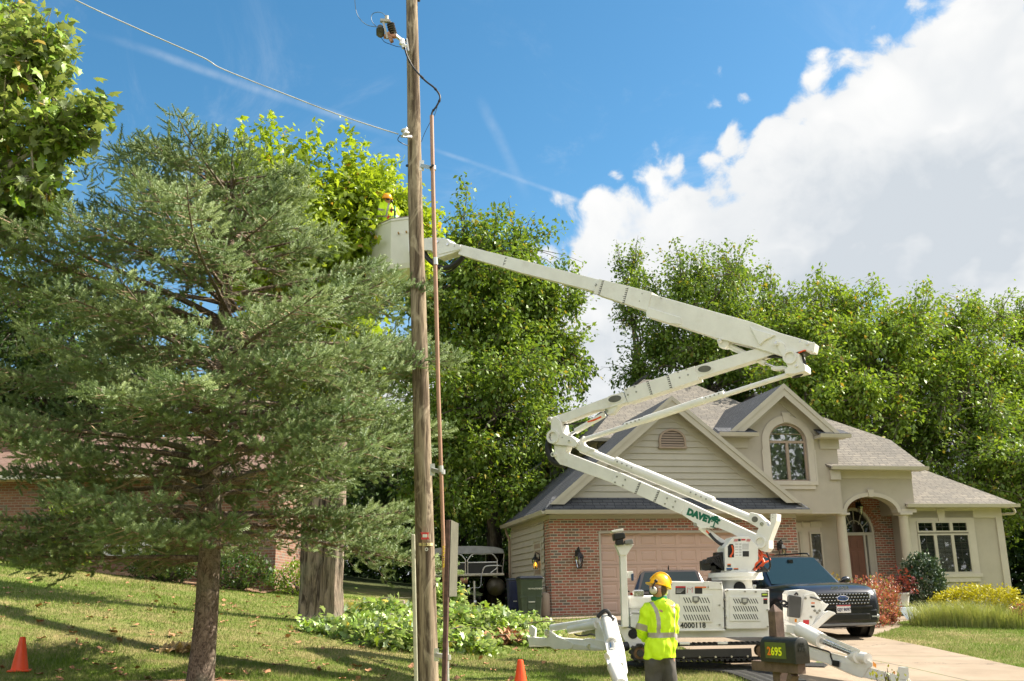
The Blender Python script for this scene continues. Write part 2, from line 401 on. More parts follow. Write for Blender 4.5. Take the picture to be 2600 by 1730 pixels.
WR = [(w0.x-.4, w0.y-.2), (w0.x+.1, w0.y+.2), (w1.x, w1.y), (w2.x+.2, w2.y+.6)]
drape('walkway', WL, WR, CONC, .016, 16, 6)
WPOLY = WL+WR[::-1]

# grass blades over the lawn (nobody could count them)
def grassfn(gg):
    gi = gg.n('ShaderNodeNewGeometry'); r_ = gi.outputs['Random Per Island']; o = gi.outputs['Position']
    big = gg.noise(o, .35, 4, .6); mid = gg.noise(o, 2.2, 5, .65); band = gg.noise(gg.mapv(o, (.5, 3.2, 1)), 1.1, 4, .6)
    dry = gg.m('ADD', gg.m('MULTIPLY', big, .5), gg.m('ADD', gg.m('MULTIPLY', mid, .3), gg.m('MULTIPLY', band, .35)))
    dry = gg.m('ADD', dry, gg.m('MULTIPLY', gg.m('SUBTRACT', r_, .5), .22))
    c = gg.mix(gg.ss(dry, .50, .71), (.18, .275, .045, 1), (.44, .39, .20, 1))
    c = gg.mix(gg.m('FRACT', gg.m('MULTIPLY', r_, 7.3)), c, gg.mix(.4, c, (.10, .16, .025, 1)))
    d = gg.n('ShaderNodeBsdfDiffuse', i_Color=c); t = gg.n('ShaderNodeBsdfTranslucent', i_Color=c)
    return gg.n('ShaderNodeMixShader', i_0=.3, i_1=d.outputs[0], i_2=t.outputs[0]).outputs[0]
GRASS = mat('grass_blades', grassfn)
N = 420000
yy = 13.2+(31-13.2)*rng.random(N)**1.5; xx = (rng.random(N)*1.08-.54)*yy*1.06
keep = np.array([not (in_poly(x, y, DPOLY) or in_poly(x, y, WPOLY)) for x, y in zip(xx, yy)]); xx, yy = xx[keep], yy[keep]
zz = np.array([gz(x, y) for x, y in zip(xx, yy)]); n = len(xx)
a = rng.random(n)*6.283; wdt = (.004+.004*rng.random(n))*(yy/16); h = .022+.045*rng.random(n)**1.6
P0 = np.stack([xx-np.cos(a)*wdt, yy-np.sin(a)*wdt, zz-.01], 1); P1 = np.stack([xx+np.cos(a)*wdt, yy+np.sin(a)*wdt, zz-.01], 1)
P2 = np.stack([xx+rng.normal(size=n)*.022, yy+rng.normal(size=n)*.022, zz+h], 1)
V = np.stack([P0, P1, P2], 1).reshape(-1, 3); F = np.arange(3*n).reshape(-1, 3)
tag(meshobj('grass', V, F, GRASS), 'short lawn grass, partly dried to straw, over the front yards', 'grass', kind='stuff')
# fallen leaves scattered on the lawn
LEAFDRY = plain('dry_leaf', (.40, .20, .10), .8, var=.5, vs=40)
n = 420; yy = 13.8+15*rng.random(n)**1.3; xx = -(rng.random(n)**1.0)*.52*yy+rng.random(n)*1.2
keep = [not in_poly(x, y, DPOLY) for x, y in zip(xx, yy)]; xx, yy = xx[keep], yy[keep]; n = len(xx)
pos = np.array([[x, y, gz(x, y)+.035] for x, y in zip(xx, yy)])
LT = np.array([[-.5, 0, .12], [-.2, -.35, 0], [.15, -.5, .2], [.5, -.1, .05], [.45, .35, .25], [0, .5, 0], [-.35, .3, .18], [0, 0, .02]])
LF = np.array([[0, 1, 7], [1, 2, 7], [2, 3, 7], [3, 4, 7], [4, 5, 7], [5, 6, 7], [6, 0, 7]])
d = rdir(n); d[:, 2] *= .25; V, F = inst(LT, LF, mat34(rotframes(d), .07+.07*rng.random(n), pos))
tag(meshobj('fallen_leaves', V, F, LEAFDRY), 'scattered dry brown leaves lying over the lawn', 'leaves', kind='stuff')
# ------------------------------------------------------------ the beige house
AL = R(11.5); HO = at(1402, 1570, 29.0); HO.z = .97
E = Vector((math.cos(AL), math.sin(AL), 0)); Dv = Vector((-math.sin(AL), math.cos(AL), 0))
def hp(px, py, v):                        # pixel -> (u, w) on the plane at depth v behind the garage front
    d = ray(px, py); t = (v-(CAM-HO).dot(Dv))/d.dot(Dv); p = CAM+d*t-HO; return p.dot(E), p.z
def h3(px, py, v): u, w = hp(px, py, v); return (u, v, w)
def hs(px, py, v0, w0, tn):               # pixel -> point on a front roof slope starting at (v0, w0)
    d = ray(px, py); c = CAM-HO; a0 = c.z-w0-tn*(c.dot(Dv)-v0); a1 = d.z-tn*d.dot(Dv); t = -a0/a1
    p = c+d*t; return (p.dot(E), p.dot(Dv), p.z)
def brickfn(c1, c2, mo, fade=0.0):
    def fn(gg):
        uv = UV(gg); sc_ = gg.mapv(uv, (1, 1, 1))
        b = gg.n('ShaderNodeTexBrick', i_Vector=sc_, i_Scale=1.0); b.offset = .5
        for k, v in (('Brick Width', .215), ('Row Height', .0762), ('Mortar Size', .010), ('Mortar Smooth', .1), ('Bias', 0.0)): b.inputs[k].default_value = v
        gg.put(b.inputs['Color1'], (0, 0, 0, 1)); gg.put(b.inputs['Color2'], (1, 1, 1, 1)); gg.put(b.inputs['Mortar'], (.5, .5, .5, 1))
        rv = gg.n('ShaderNodeSeparateColor', i_0=b.outputs[0]).outputs[0]
        rp = gg.n('ShaderNodeValToRGB', i_0=rv); e = rp.color_ramp; e.interpolation = 'CONSTANT'
        cols = [(0, c1), (.2, c2), (.36, (.30, .16, .10, 1)), (.5, c1), (.62, (.185, .15, .12, 1)), (.76, c2), (.88, (.24, .125, .08, 1))]
        e.elements[0].color = cols[0][1]; e.elements[1].position = cols[1][0]; e.elements[1].color = cols[1][1]
        for p, c in cols[2:]: x = e.elements.new(p); x.color = c
        c = gg.mix(gg.ss(gg.noise(uv, 14, 5, .7), .3, .75), rp.outputs[0], gg.mix(.35, rp.outputs[0], (.10, .07, .055, 1)))
        c = gg.mix(b.outputs['Fac'], c, mo)
        h = gg.m('ADD', gg.m('MULTIPLY', gg.m('SUBTRACT', 1, b.outputs['Fac']), 1), gg.m('MULTIPLY', gg.noise(uv, 60, 4, .7), .3))
        return pbr(gg, c, .85, 0, h, .8, .008, .25)
    return fn
BRICK = mat('brick', brickfn((.37, .125, .085, 1), (.42, .165, .11, 1), (.50, .44, .36, 1)))
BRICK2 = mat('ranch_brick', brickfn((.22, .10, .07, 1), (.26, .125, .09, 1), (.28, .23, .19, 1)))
def shinglefn(c1, c2, c3):
    def fn(gg):
        uv = UV(gg); wob = gg.vm('ADD', uv, gg.vm('SCALE', gg.vm('SUBTRACT', gg.noise(uv, 1.5, 3, .5, out=1), (.5, .5, .5)), sc_=.02))
        b = gg.n('ShaderNodeTexBrick', i_Vector=wob, i_Scale=1.0); b.offset = .37; b.offset_frequency = 2; b.squash = .7; b.squash_frequency = 3
        for k, v in (('Brick Width', .31), ('Row Height', .142), ('Mortar Size', .011), ('Mortar Smooth', .2), ('Bias', 0.0)): b.inputs[k].default_value = v
        gg.put(b.inputs['Color1'], c1); gg.put(b.inputs['Color2'], c2); gg.put(b.inputs['Mortar'], c3)
        c = gg.mix(gg.ss(gg.noise(uv, .7, 6, .65), .35, .7), b.outputs[0], gg.mix(.35, b.outputs[0], c3)); c = gg.mix(gg.m('MULTIPLY', gg.ss(gg.noise(gg.mapv(uv, (2.2, .25, 1)), 1, 5, .6), .5, .75), .4), c, c3)
        c = gg.mix(gg.m('MULTIPLY', gg.ss(gg.noise(uv, 160, 2, .6), .4, .8), .4), c, c3)
        fr = gg.m('FRACT', gg.m('DIVIDE', gg.n('ShaderNodeSeparateXYZ', i_0=wob).outputs[1], .142))
        h = gg.m('SUBTRACT', gg.m('MULTIPLY', gg.m('SUBTRACT', 1, fr), 1.0), gg.m('MULTIPLY', b.outputs['Fac'], .6))
        return pbr(gg, c, .9, 0, h, 1.0, .012, .2)
    return fn
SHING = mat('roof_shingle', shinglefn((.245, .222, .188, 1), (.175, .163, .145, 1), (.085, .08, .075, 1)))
SHINGD = mat('roof_shingle_shaded', shinglefn((.115, .12, .13, 1), (.085, .09, .10, 1), (.04, .042, .05, 1)))  # darker copy of the shingles, shade of left and pent slopes put into colour
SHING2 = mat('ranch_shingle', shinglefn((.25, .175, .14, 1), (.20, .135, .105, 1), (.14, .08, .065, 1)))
STUC = plain('stucco', (.41, .37, .31), .9, var=.05, vs=1.5, bstr=.35, grime=.12, gcol=(.30, .25, .20))
STUCT = plain('stucco_trim', (.50, .455, .39), .85, var=.04, vs=2, bstr=.2)
SIDE = plain('vinyl_siding', (.44, .41, .345), .6, var=.04, vs=2, bstr=.08, grime=.10, gcol=(.33, .29, .23))
TRIM = plain('beige_trim', (.45, .415, .345), .55, var=.04, vs=2, grime=.12, gcol=(.3, .25, .2))
TAUPE = plain('taupe_frame', (.32, .245, .19), .6, var=.05, vs=4)
DOORP = plain('garage_door_paint', (.56, .395, .32), .55, var=.03, vs=1.2, grime=.08, gcol=(.42, .3, .25))
DRED = plain('front_door_paint', (.20, .085, .055), .5, var=.08, vs=3)
BLACKM = plain('black_metal', (.02, .02, .02), .4, .3, vs=12)
DARK = plain('dark_interior', (.012, .012, .014), .8, vs=4)
BLIND = plain('window_blind', (.80, .80, .74), .6, var=.03)
def glassfn(dark, tr):
    def fn(gg):
        t = gg.n('ShaderNodeBsdfTransparent', i_Color=(tr, tr, tr, 1)); gl = gg.n('ShaderNodeBsdfGlossy', i_Roughness=.015, i_Color=(.95, .97, 1, 1))
        gg.put(gl.inputs['Normal'], gg.n('ShaderNodeBump', i_Strength=.02, i_Distance=.02, i_Height=gg.noise(OBJ(gg), 1.6, 2, .5)).outputs[0])
        f = gg.n('ShaderNodeFresnel', i_IOR=1.5).outputs[0]
        return gg.n('ShaderNodeMixShader', i_0=gg.m('ADD', gg.m('MULTIPLY', f, 1.6), dark, clamp=True), i_1=t.outputs[0], i_2=gl.outputs[0]).outputs[0]
    return fn
GLASS = mat('window_glass', glassfn(.03, .75)); GLASSR = mat('window_glass_reflective', glassfn(.22, .75))
CLEAR = mat('lantern_glass', glassfn(.12, .92))
house = thing('house', 'large beige stucco and brick suburban house with tall arched window and front-facing garage', 'house', HO, AL)
def HB(): return MB()
def hb(mb, name, m, par=None, **k): return mb.build(name, m, par or house, world=False, **k)
# --- walls
def grid_wall(mb, u0, u1, v, w0, w1, th=.25, hole=None):
    if hole is None: mb.box(u0, u1, v, v+th, w0, w1); return
    a, b, c, d = hole
    mb.box(u0, a, v, v+th, w0, w1); mb.box(b, u1, v, v+th, w0, w1)
    if d < w1: mb.box(a, b, v, v+th, d, w1)
    if c > w0: mb.box(a, b, v, v+th, w0, c)
uG1 = hp(2027, 1400, 0)[0]; wbt = hp(1500, 1318, 0)[1]
ud0, wd1 = hp(1519, 1350, 0); ud1 = hp(1921, 1350, 0)[0]
m = HB(); grid_wall(m, 0, uG1, 0, -.4, wbt, .25, (ud0, ud1, 0, wd1)); m.box(0, .25, .25, .70, -.4, wbt)
m.box(uG1-.25, uG1, .25, 2.3, -.4, wbt); hb(m, 'brick_wall', BRICK)
wge = hp(1700, 1296, -.45)[1]
m = HB(); m.box(-.02, uG1+.02, -.02, .2, wbt, wge+.12); m.box(-.02, .2, .2, 5.6, wbt, wge+.1); hb(m, 'frieze_board', TRIM)
# --- lap siding as real courses
def siding(mb, poly, v, course=.19, nrm=-1, axis='u', lip=.038):
    ws = [p[1] for p in poly]; w = min(ws); top = max(ws)
    def span(wv):
        xs_ = []
        for (a, b), (c, d) in zip(poly, poly[1:]+poly[:1]):
            if (b-wv)*(d-wv) <= 0 and abs(b-d) > 1e-6: xs_.append(a+(c-a)*(wv-b)/(d-b))
        return (min(xs_), max(xs_)) if len(xs_) >= 2 else None
    while w < top-.01:
        w2 = min(w+course, top); s0, s1 = span(w+.002), span(w2-.002)
        if s0 and s1:
            P = [(s0[0], lip, w), (s0[1], lip, w), (s1[1], .004, w2), (s1[0], .004, w2)]
            Q = [(s0[0], 0, w), (s0[1], 0, w)]
            if axis == 'u': f = lambda u, o_, ww: (u, v+nrm*o_, ww)
            else: f = lambda u, o_, ww: (v+nrm*o_, u, ww)
            mb.add([f(*p) for p in P], [(0, 1, 2, 3)]); mb.add([f(*P[0]), f(*P[1]), f(*Q[1]), f(*Q[0])], [(0, 1, 2, 3)])
        w = w2
pkI = hp(1705, 1034, 0); fl = hp(1450, 1266, 0); fr = hp(1962, 1264, 0)
fl = (fl[0], fr[1]-.02); fr = (fr[0], fr[1]-.02)
m = HB(); siding(m, [fl, fr, pkI], -.0); m.prism([(fl[0], .004, fl[1]), (fr[0], .004, fr[1]), (pkI[0], .004, pkI[1])], (0, .2, 0))
hb(m, 'gable_siding', SIDE, fix=False)
m = HB(); siding(m, [(.70, -.2), (5.6, -.2), (5.6, wbt), (.70, wbt)], 0.0, axis='v'); m.box(.005, .2, .7, 5.6, -.3, wbt)
m.box(-.03, .1, 5.55, 5.68, -.2, wbt); hb(m, 'side_siding', SIDE, fix=False)
# side door recess
m = HB(); m.box(-.05, .03, 1.0, 1.1, 0, 2.15); m.box(-.05, .03, 1.95, 2.05, 0, 2.15); m.box(-.05, .03, 1.0, 2.05, 2.15, 2.25); hb(m, 'door_trim', TRIM)
m = HB(); m.box(-.028, .02, 1.1, 1.95, 0, 2.15); hb(m, 'side_door', TAUPE)
# --- garage door with raised panels
gd = HB(); gd.box(ud0, ud1, .14, .19, 0, wd1); du = (ud1-ud0)/8; dw = wd1/5
for i in range(8):
    for j in range(5):
        a0, a1, b0, b1 = ud0+i*du+.055, ud0+(i+1)*du-.055, j*dw+.065, (j+1)*dw-.065
        for k, (ins, dep) in enumerate(((0, .14), (.018, .154), (.045, .154), (.075, .138))):
            ring_ = [(a0+ins, dep, b0+ins), (a1-ins, dep, b0+ins), (a1-ins, dep, b1-ins), (a0+ins, dep, b1-ins)]
            if k:
                b_ = len(gd.v)
                gd.add(prev+ring_, [(0, 1, 5, 4), (1, 2, 6, 5), (2, 3, 7, 6), (3, 0, 4, 7)])
            prev = ring_
        gd.add([(p[0], p[1], p[2]) for p in prev], [(0, 1, 2, 3)])
# cut-free: front sheet is lowered behind the panels by strips
for j in range(1, 5): gd.box(ud0, ud1, .136, .142, j*dw-.004, j*dw+.004)
g_ = MB()
g_.v, g_.f, g_.mi = gd.v[8:], [tuple(i-8 for i in f) for f in gd.f[6:]], gd.mi[6:]
g_.box(ud0, ud1, .162, .19, 0, wd1)
for i in range(9):
    x0 = ud0+i*du-.055 if i else ud0; x1 = ud0+i*du+.055 if i < 8 else ud1
    g_.box(x0, x1, .14, .161, 0, wd1)
for j in range(6):
    z0 = j*dw-.065 if j else 0; z1 = j*dw+.065 if j < 5 else wd1
    for i in range(8): g_.box(ud0+i*du+.055, ud0+(i+1)*du-.055, .14, .161, z0, z1)
for j in range(1, 5): g_.v, g_.f, g_.mi = g_.v, g_.f, g_.mi
gdo = hb(g_, 'garage_door', DOORP, fix=False)
m = HB()
for j in range(1, 5): m.box(ud0+.01, ud1-.01, .136, .1398, j*dw-.006, j*dw+.006)
hb(m, 'panel_seam', TAUPE, gdo)
m = HB(); m.box(ud0, ud0+.06, -.015, .14, 0, wd1); m.box(ud1-.06, ud1, -.015, .14, 0, wd1); m.box(ud0+.06, ud1-.06, -.015, .14, wd1-.05, wd1); hb(m, 'garage_door_jamb', TRIM)
# --- garage roof
PK = h3(1705, 1006, -.40); FL = h3(1397, 1281, -.40); FR = h3(2031, 1277, -.40)
tl = (PK[2]-FL[2])/(PK[0]-FL[0]); tr_ = (PK[2]-FR[2])/(FR[0]-PK[0])
EL = (hp(1384, 1293, -.45)[0], -.45, wge); uLe = EL[0]; EL = (uLe, -.45, PK[2]-tl*(PK[0]-uLe)); wge_ = EL[2]
uRe = hp(2056, 1293, -.45)[0]; ER = (uRe, -.45, PK[2]-tr_*(uRe-PK[0]))
VB = 7.0
m = HB()
m.add([(uLe, -.45, wge_), (FL[0], -.40, FL[2]), PK, (PK[0], VB, PK[2]), (uLe, 6.0, wge_)], [(0, 1, 2, 3, 4)])
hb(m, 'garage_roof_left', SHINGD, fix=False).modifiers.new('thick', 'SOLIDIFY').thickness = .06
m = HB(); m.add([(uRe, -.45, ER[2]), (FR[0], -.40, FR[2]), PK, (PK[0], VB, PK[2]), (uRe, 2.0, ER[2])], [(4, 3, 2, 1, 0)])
hb(m, 'garage_roof_right', SHING, fix=False).modifiers.new('thick', 'SOLIDIFY').thickness = .06
wpt = hp(1700, 1263, 0)[1]
m = HB(); m.prism([(uLe, -.46, wge+.02), (uRe, -.46, wge+.02), (uRe-.35, .02, wpt), (uLe+.35, .02, wpt)], (0, .0, .03)); hb(m, 'pent_roof', SHINGD)
m = HB(); m.box(uLe+.1, uRe-.1, -.40, .0, wge-.09, wge-.07); hb(m, 'soffit', TRIM)
def gutter(mb, p, q, h=.11, d=.11):
    p, q = Vector(p), Vector(q); t = (q-p).normalized(); nn = Vector((t.y, -t.x, 0))
    prof = [(0, 0), (d*.75, 0), (d, h*.75), (d*1.05, h), (d*.95, h), (d*.9, h*.8), (0, h*.8)]
    A = [p+nn*a+Vector((0, 0, b)) for a, b in prof]; mb.prism(A, q-p)
m = HB(); gutter(m, (uLe-.02, -.46, wge-.10), (uRe+.02, -.46, wge-.10)); hb(m, 'gutter', TRIM)
m = HB(); gutter(m, (uLe, 6.0, wge-.10), (uLe, -.46, wge-.10)); m.box(uLe+.005, 0.0, -.3, 5.9, wge-.09, wge-.07); hb(m, 'gutter', TRIM)
m = HB(); m.tube(bez([(uLe+.05, 5.75, wge-.1), (uLe+.1, 5.75, wge-.3), (-.06, 5.72, wge-.5), (-.06, 5.72, wge-.9), (-.06, 5.72, 0)], 4), .045, 8); hb(m, 'downspout', TAUPE, smooth=40)
# rake boards of a gable: outer board + crown + soffit underside
def rake(pk, ft, vf, vw, wid, name='rake_board', mm=TRIM):
    pk = Vector(pk); ft = Vector(ft); d = (ft-pk).normalized(); dn = Vector((d.z*(1 if d.x < 0 else -1)*-1, 0, 0)); s_ = 1 if d.x > 0 else -1
    nrm = Vector((-d.z*s_, 0, d.x*s_)); nrm = -nrm if nrm.z > 0 else nrm       # points down, square to the slope
    m = HB(); mid = pk+Vector((0, 0, nrm.z and -wid/abs(nrm.z)))
    botp = pk+Vector((0, 0, -wid/abs(nrm.z))); cut = ft+nrm*wid; cut = ft+Vector((-s_*wid/abs(d.z)*1.0, 0, 0))
    P = [pk, ft, cut, botp]
    m.prism([(p.x, vf, p.z) for p in P], (0, .035, 0))
    hw = wid*.38; P2 = [pk+Vector((0, 0, .012)), ft+Vector((s_*.02, 0, 0)), ft+Vector((-s_*hw/abs(d.z), 0, 0)), pk+Vector((0, 0, -hw/abs(nrm.z)))]
    m.prism([(p.x, vf-.028, p.z) for p in P2], (0, .027, 0))
    hb(m, name, mm)
    m = HB(); i0 = pk+Vector((0, 0, -.10)); i1 = ft+Vector((-s_*.10/abs(d.z), 0, 0))
    m.add([(i0.x, vf+.036, i0.z), (i1.x, vf+.036, i1.z), (i1.x, vw, i1.z), (i0.x, vw, i0.z)], [(0, 1, 2, 3)])
    hb(m, 'rake_soffit', mm)
    m = HB(); fw = .33; f0 = pk+Vector((0, 0, -.10)); f1 = ft+Vector((-s_*.10/abs(d.z), 0, 0)); f2 = f1+Vector((-s_*fw/abs(d.z), 0, 0)); f3 = f0+Vector((0, 0, -fw/abs(nrm.z)))
    m.prism([(p.x, vw-.03, p.z) for p in (f0, f1, f2, f3)], (0, .05, 0)); hb(m, 'gable_frieze', mm)
rake(PK, FL, -.40, -.0, .27); rake(PK, FR, -.40, -.0, .27)
# gable vent
uc, wv0 = hp(1706, 1135, 0); rv = hp(1740, 1135, 0)[0]-uc; wv0 = hp(1706, 1135, 0)[1]; wsp = hp(1706, 1120, 0)[1]; rv2 = hp(1706, 1090, 0)[1]-wsp
def archpts(uc, r, w0, wsp, rz, n=18): return [(uc-r, w0), (uc+r, w0)]+[(uc+r*math.cos(math.pi*i/n), wsp+rz*math.sin(math.pi*i/n)) for i in range(0, n+1)]
def archring(mb, uc, r, rz, w0, wsp, t, v, dep, base=True, n=24):
    """arched architrave: outer minus inner"""
    O = [(uc+r*math.cos(math.pi*i/n), wsp+rz*math.sin(math.pi*i/n)) for i in range(n+1)]; I = [(uc+(r-t)*math.cos(math.pi*i/n), wsp+(rz-t)*math.sin(math.pi*i/n)) for i in range(n+1)]
    if w0 < wsp: O = [(uc+r, w0)]+O+[(uc-r, w0)]; I = [(uc+r-t, w0)]+I+[(uc-r+t, w0)]
    for a, b, c, d in zip(O, O[1:], I, I[1:]): mb.prism([(a[0], v, a[1]), (b[0], v, b[1]), (d[0], v, d[1]), (c[0], v, c[1])], (0, dep, 0))
    if base: mb.box(uc-r-.02, uc+r+.02, v-.01, v+dep, w0-t, w0)
m = HB(); archring(m, uc, rv, rv2, wv0, wsp, .06, -.10, .10); vent = hb(m, 'gable_vent', TAUPE)
m = HB(); w = wv0+.02
while w < wsp+rv2-.1:
    hw_ = (rv-.05) if w < wsp else (rv-.06)*math.sqrt(max(0, 1-((w-wsp)/(rv2-.05))**2))
    if hw_ > .03: m.hexa([(uc-hw_, -.085, w), (uc+hw_, -.085, w), (uc+hw_, -.08, w+.01), (uc-hw_, -.08, w+.01)], [(uc-hw_, -.056, w+.05), (uc+hw_, -.056, w+.05), (uc+hw_, -.052, w+.06), (uc-hw_, -.052, w+.06)])
    w += .075
hb(m, 'vent_slats', TAUPE, vent)
m = HB(); m.prism([(a, -.05, b) for a, b in archpts(uc, rv-.04, wv0, wsp, rv2-.04)], (0, .003, 0)); hb(m, 'vent_backing', DARK, vent)
# --- main two-storey block
T = .6; V2 = 3.1
C0 = h3(1496, 1113, V2); wE = C0[2]
CF = (C0[0], V2+9.6, wE)
RL = hs(1621, 964, V2, wE, T); RR = hs(1744, 971, V2, wE, T); RRw = RL[2]; RR = (RR[0], RL[1], RL[2])
HX = hs(1879, 1022, V2, wE, T); RE = hs(2110, 1075, V2, wE, T)
ue2 = hp(2000, 1100, V2)[0]+2.4
m = HB(); m.add([C0, (ue2, V2, wE), (ue2, HX[1], HX[2]), HX, RR, RL], [(0, 1, 2, 3, 4, 5)]); hb(m, 'main_roof_front', SHING, fix=False).modifiers.new('thick', 'SOLIDIFY').thickness = .08
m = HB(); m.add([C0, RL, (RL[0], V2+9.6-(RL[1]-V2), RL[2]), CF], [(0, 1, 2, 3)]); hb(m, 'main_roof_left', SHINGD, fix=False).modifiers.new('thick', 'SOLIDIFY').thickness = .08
m = HB(); m.add([RL, RR, (RR[0]+4, V2+9.6, wE), CF, (RL[0], V2+9.6-(RL[1]-V2), RL[2])], [(0, 1, 2, 3, 4)]); m.add([RR, HX, (ue2, HX[1], HX[2]), (ue2+3, V2+9.6, wE), (RR[0]+4, V2+9.6, wE)], [(0, 1, 2, 3, 4)]); hb(m, 'main_roof_back', SHING, fix=False)
ul = C0[0]+.4
m = HB(); siding(m, [(V2+.4, 1.5), (V2+9.2, 1.5), (V2+9.2, wE), (V2+.4, wE)], ul, axis='v'); m.box(ul+.01, ul+.2, V2+.4, V2+9.2, .0, wE)
siding(m, [(ul, 2.2), (ul+3.5, 2.2), (ul+3.5, wE), (ul, wE)], V2+.4); m.box(ul+.01, ul+3.5, V2+.41, V2+.6, 2.2, wE); hb(m, 'upper_siding', SIDE, fix=False)
m = HB(); gutter(m, (C0[0]-.02, V2+9.6, wE-.10), (C0[0]-.02, V2, wE-.10)); gutter(m, (C0[0], V2-.01, wE-.10), (C0[0]+4.5, V2-.01, wE-.10))
m.box(C0[0], ul+.1, V2+.02, V2+9.5, wE-.07, wE-.05); m.box(C0[0]+.4, C0[0]+4.5, V2+.02, V2+.42, wE-.07, wE-.05); hb(m, 'gutter', TRIM)
m = HB(); m.box(ul-.05, ul+.02, V2+5.5, V2+6.6, wE-1.9, wE-.75); su = hb(m, 'side_window', TRIM); m = HB(); m.box(ul-.056, ul-.052, V2+5.58, V2+6.52, wE-1.82, wE-.83); hb(m, 'pane', GLASS, su)
# --- stucco block with gable
VS = 1.3
us0 = hp(1870, 1180, VS)[0]; us1 = hp(2131, 1200, VS)[0]; wso = hp(2050, 1302, VS)[1]
gp = h3(1989, 975, VS-.42); gl_ = h3(1847, 1102, VS-.42); gr_ = h3(2136, 1094, VS-.42); gr_ = (gr_[0], gr_[1], gl_[2])
wk = gl_[2]
ui = hp(1953, 1122, VS)[0], hp(2046, 1122, VS)[0]; ucw = (ui[0]+ui[1])/2; rw = (ui[1]-ui[0])/2+.02
wsw = hp(2000, 1121, VS)[1]; wbw = hp(2000, 1222, VS)[1]; rzw = hp(2000, 1075, VS)[1]-wsw
# wall with arched opening: strips around the window
m = HB(); top = lambda u: min(wk+.2+(gp[2]-wk)*(1-abs(u-gp[0])/((gr_[0]-gl_[0])/2))-.05, gp[2]-.05)
m.box(us0, ucw-rw, VS, VS+.25, wso, wk+.1); m.box(ucw+rw, us1, VS, VS+.25, wso, wk+.1); m.box(ucw-rw, ucw+rw, VS, VS+.25, wso, wbw)
n_ = 20; arc = [(ucw-rw*math.cos(math.pi*i/n_), wsw+rzw*math.sin(math.pi*i/n_)) for i in range(n_+1)]
for (a, b), (c, d) in zip(arc, arc[1:]):
    if c-a > 1e-5: m.prism([(a, VS, min(b, wk+.098)), (c, VS, min(d, wk+.098)), (c, VS, wk+.1), (a, VS, wk+.1)], (0, .25, 0))
tb = HB(); gtop = lambda u: wk+.1+(gp[2]-.12-wk-.1)*max(0, 1-abs(u-gp[0])/((gr_[0]-gl_[0])/2-.25))
atop = lambda u: wsw+rzw*math.sqrt(max(0, 1-((u-ucw)/rw)**2)) if abs(u-ucw) < rw else wk+.1
us_ = sorted(set([gl_[0]+.25, gr_[0]-.25, gp[0]]+[a for a, b in arc]))
for a, c in zip(us_, us_[1:]):
    if c-a < 1e-5: continue
    a1_, c1__ = max(wk+.1, atop(a)), max(wk+.1, atop(c)); a2_, c2_ = max(a1_+.001, gtop(a)), max(c1__+.001, gtop(c))
    tb.prism([(a, VS, a1_), (c, VS, c1__), (c, VS, c2_), (a, VS, a2_)], (0, .25, 0))
m.v += [Vector(v) for v in tb.v]; kk = len(m.v)-len(tb.v); m.f += [tuple(i+kk for i in f) for f in tb.f]; m.mi += tb.mi
m.box(us0, us0+.25, VS+.25, 4.5, wso+.3, wk); m.box(us1-.25, us1, VS+.25, 4.5, wso, wk)
hb(m, 'stucco_wall', STUC)
m = HB(); m.box(us0, us1+.0, VS, 2.25, wso-.03, wso-.001); hb(m, 'porch_soffit', STUCT)
rake(gp, gl_, VS-.42, VS, .30); rake(gp, gr_, VS-.42, VS, .30)
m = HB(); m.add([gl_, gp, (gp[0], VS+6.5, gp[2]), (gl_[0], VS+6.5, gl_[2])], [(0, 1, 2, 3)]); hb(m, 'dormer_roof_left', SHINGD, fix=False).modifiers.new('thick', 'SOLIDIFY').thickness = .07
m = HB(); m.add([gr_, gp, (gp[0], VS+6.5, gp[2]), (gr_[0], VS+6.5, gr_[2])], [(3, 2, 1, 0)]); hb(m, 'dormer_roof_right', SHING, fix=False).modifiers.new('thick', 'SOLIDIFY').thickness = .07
for x0, x1 in ((hp(1826, 1107, VS-.5)[0], hp(1926, 1107, VS-.5)[0]), (hp(2082, 1107, VS-.5)[0], hp(2160, 1107, VS-.5)[0])):
    wr = hp(1990, 1100, VS-.5)[1]
    m = HB(); m.prism([(x0, VS-.47, wr), (x1, VS-.47, wr), (x1-.05, VS, wr+.20), (x0+.05, VS, wr+.20)], (0, 0, .03)); hb(m, 'eave_return_shingles', SHINGD)
    m = HB(); gutter(m, (x0, VS-.46, wr-.12), (x1, VS-.46, wr-.12), .12, .1); m.box(x0+.04, x1-.04, VS-.455, VS-.001, wr-.11, wr-.02)
    m.box(x0+.22, x1-.18, VS-.05, VS-.001, wr-.42, wr-.115); hb(m, 'eave_return', TRIM)
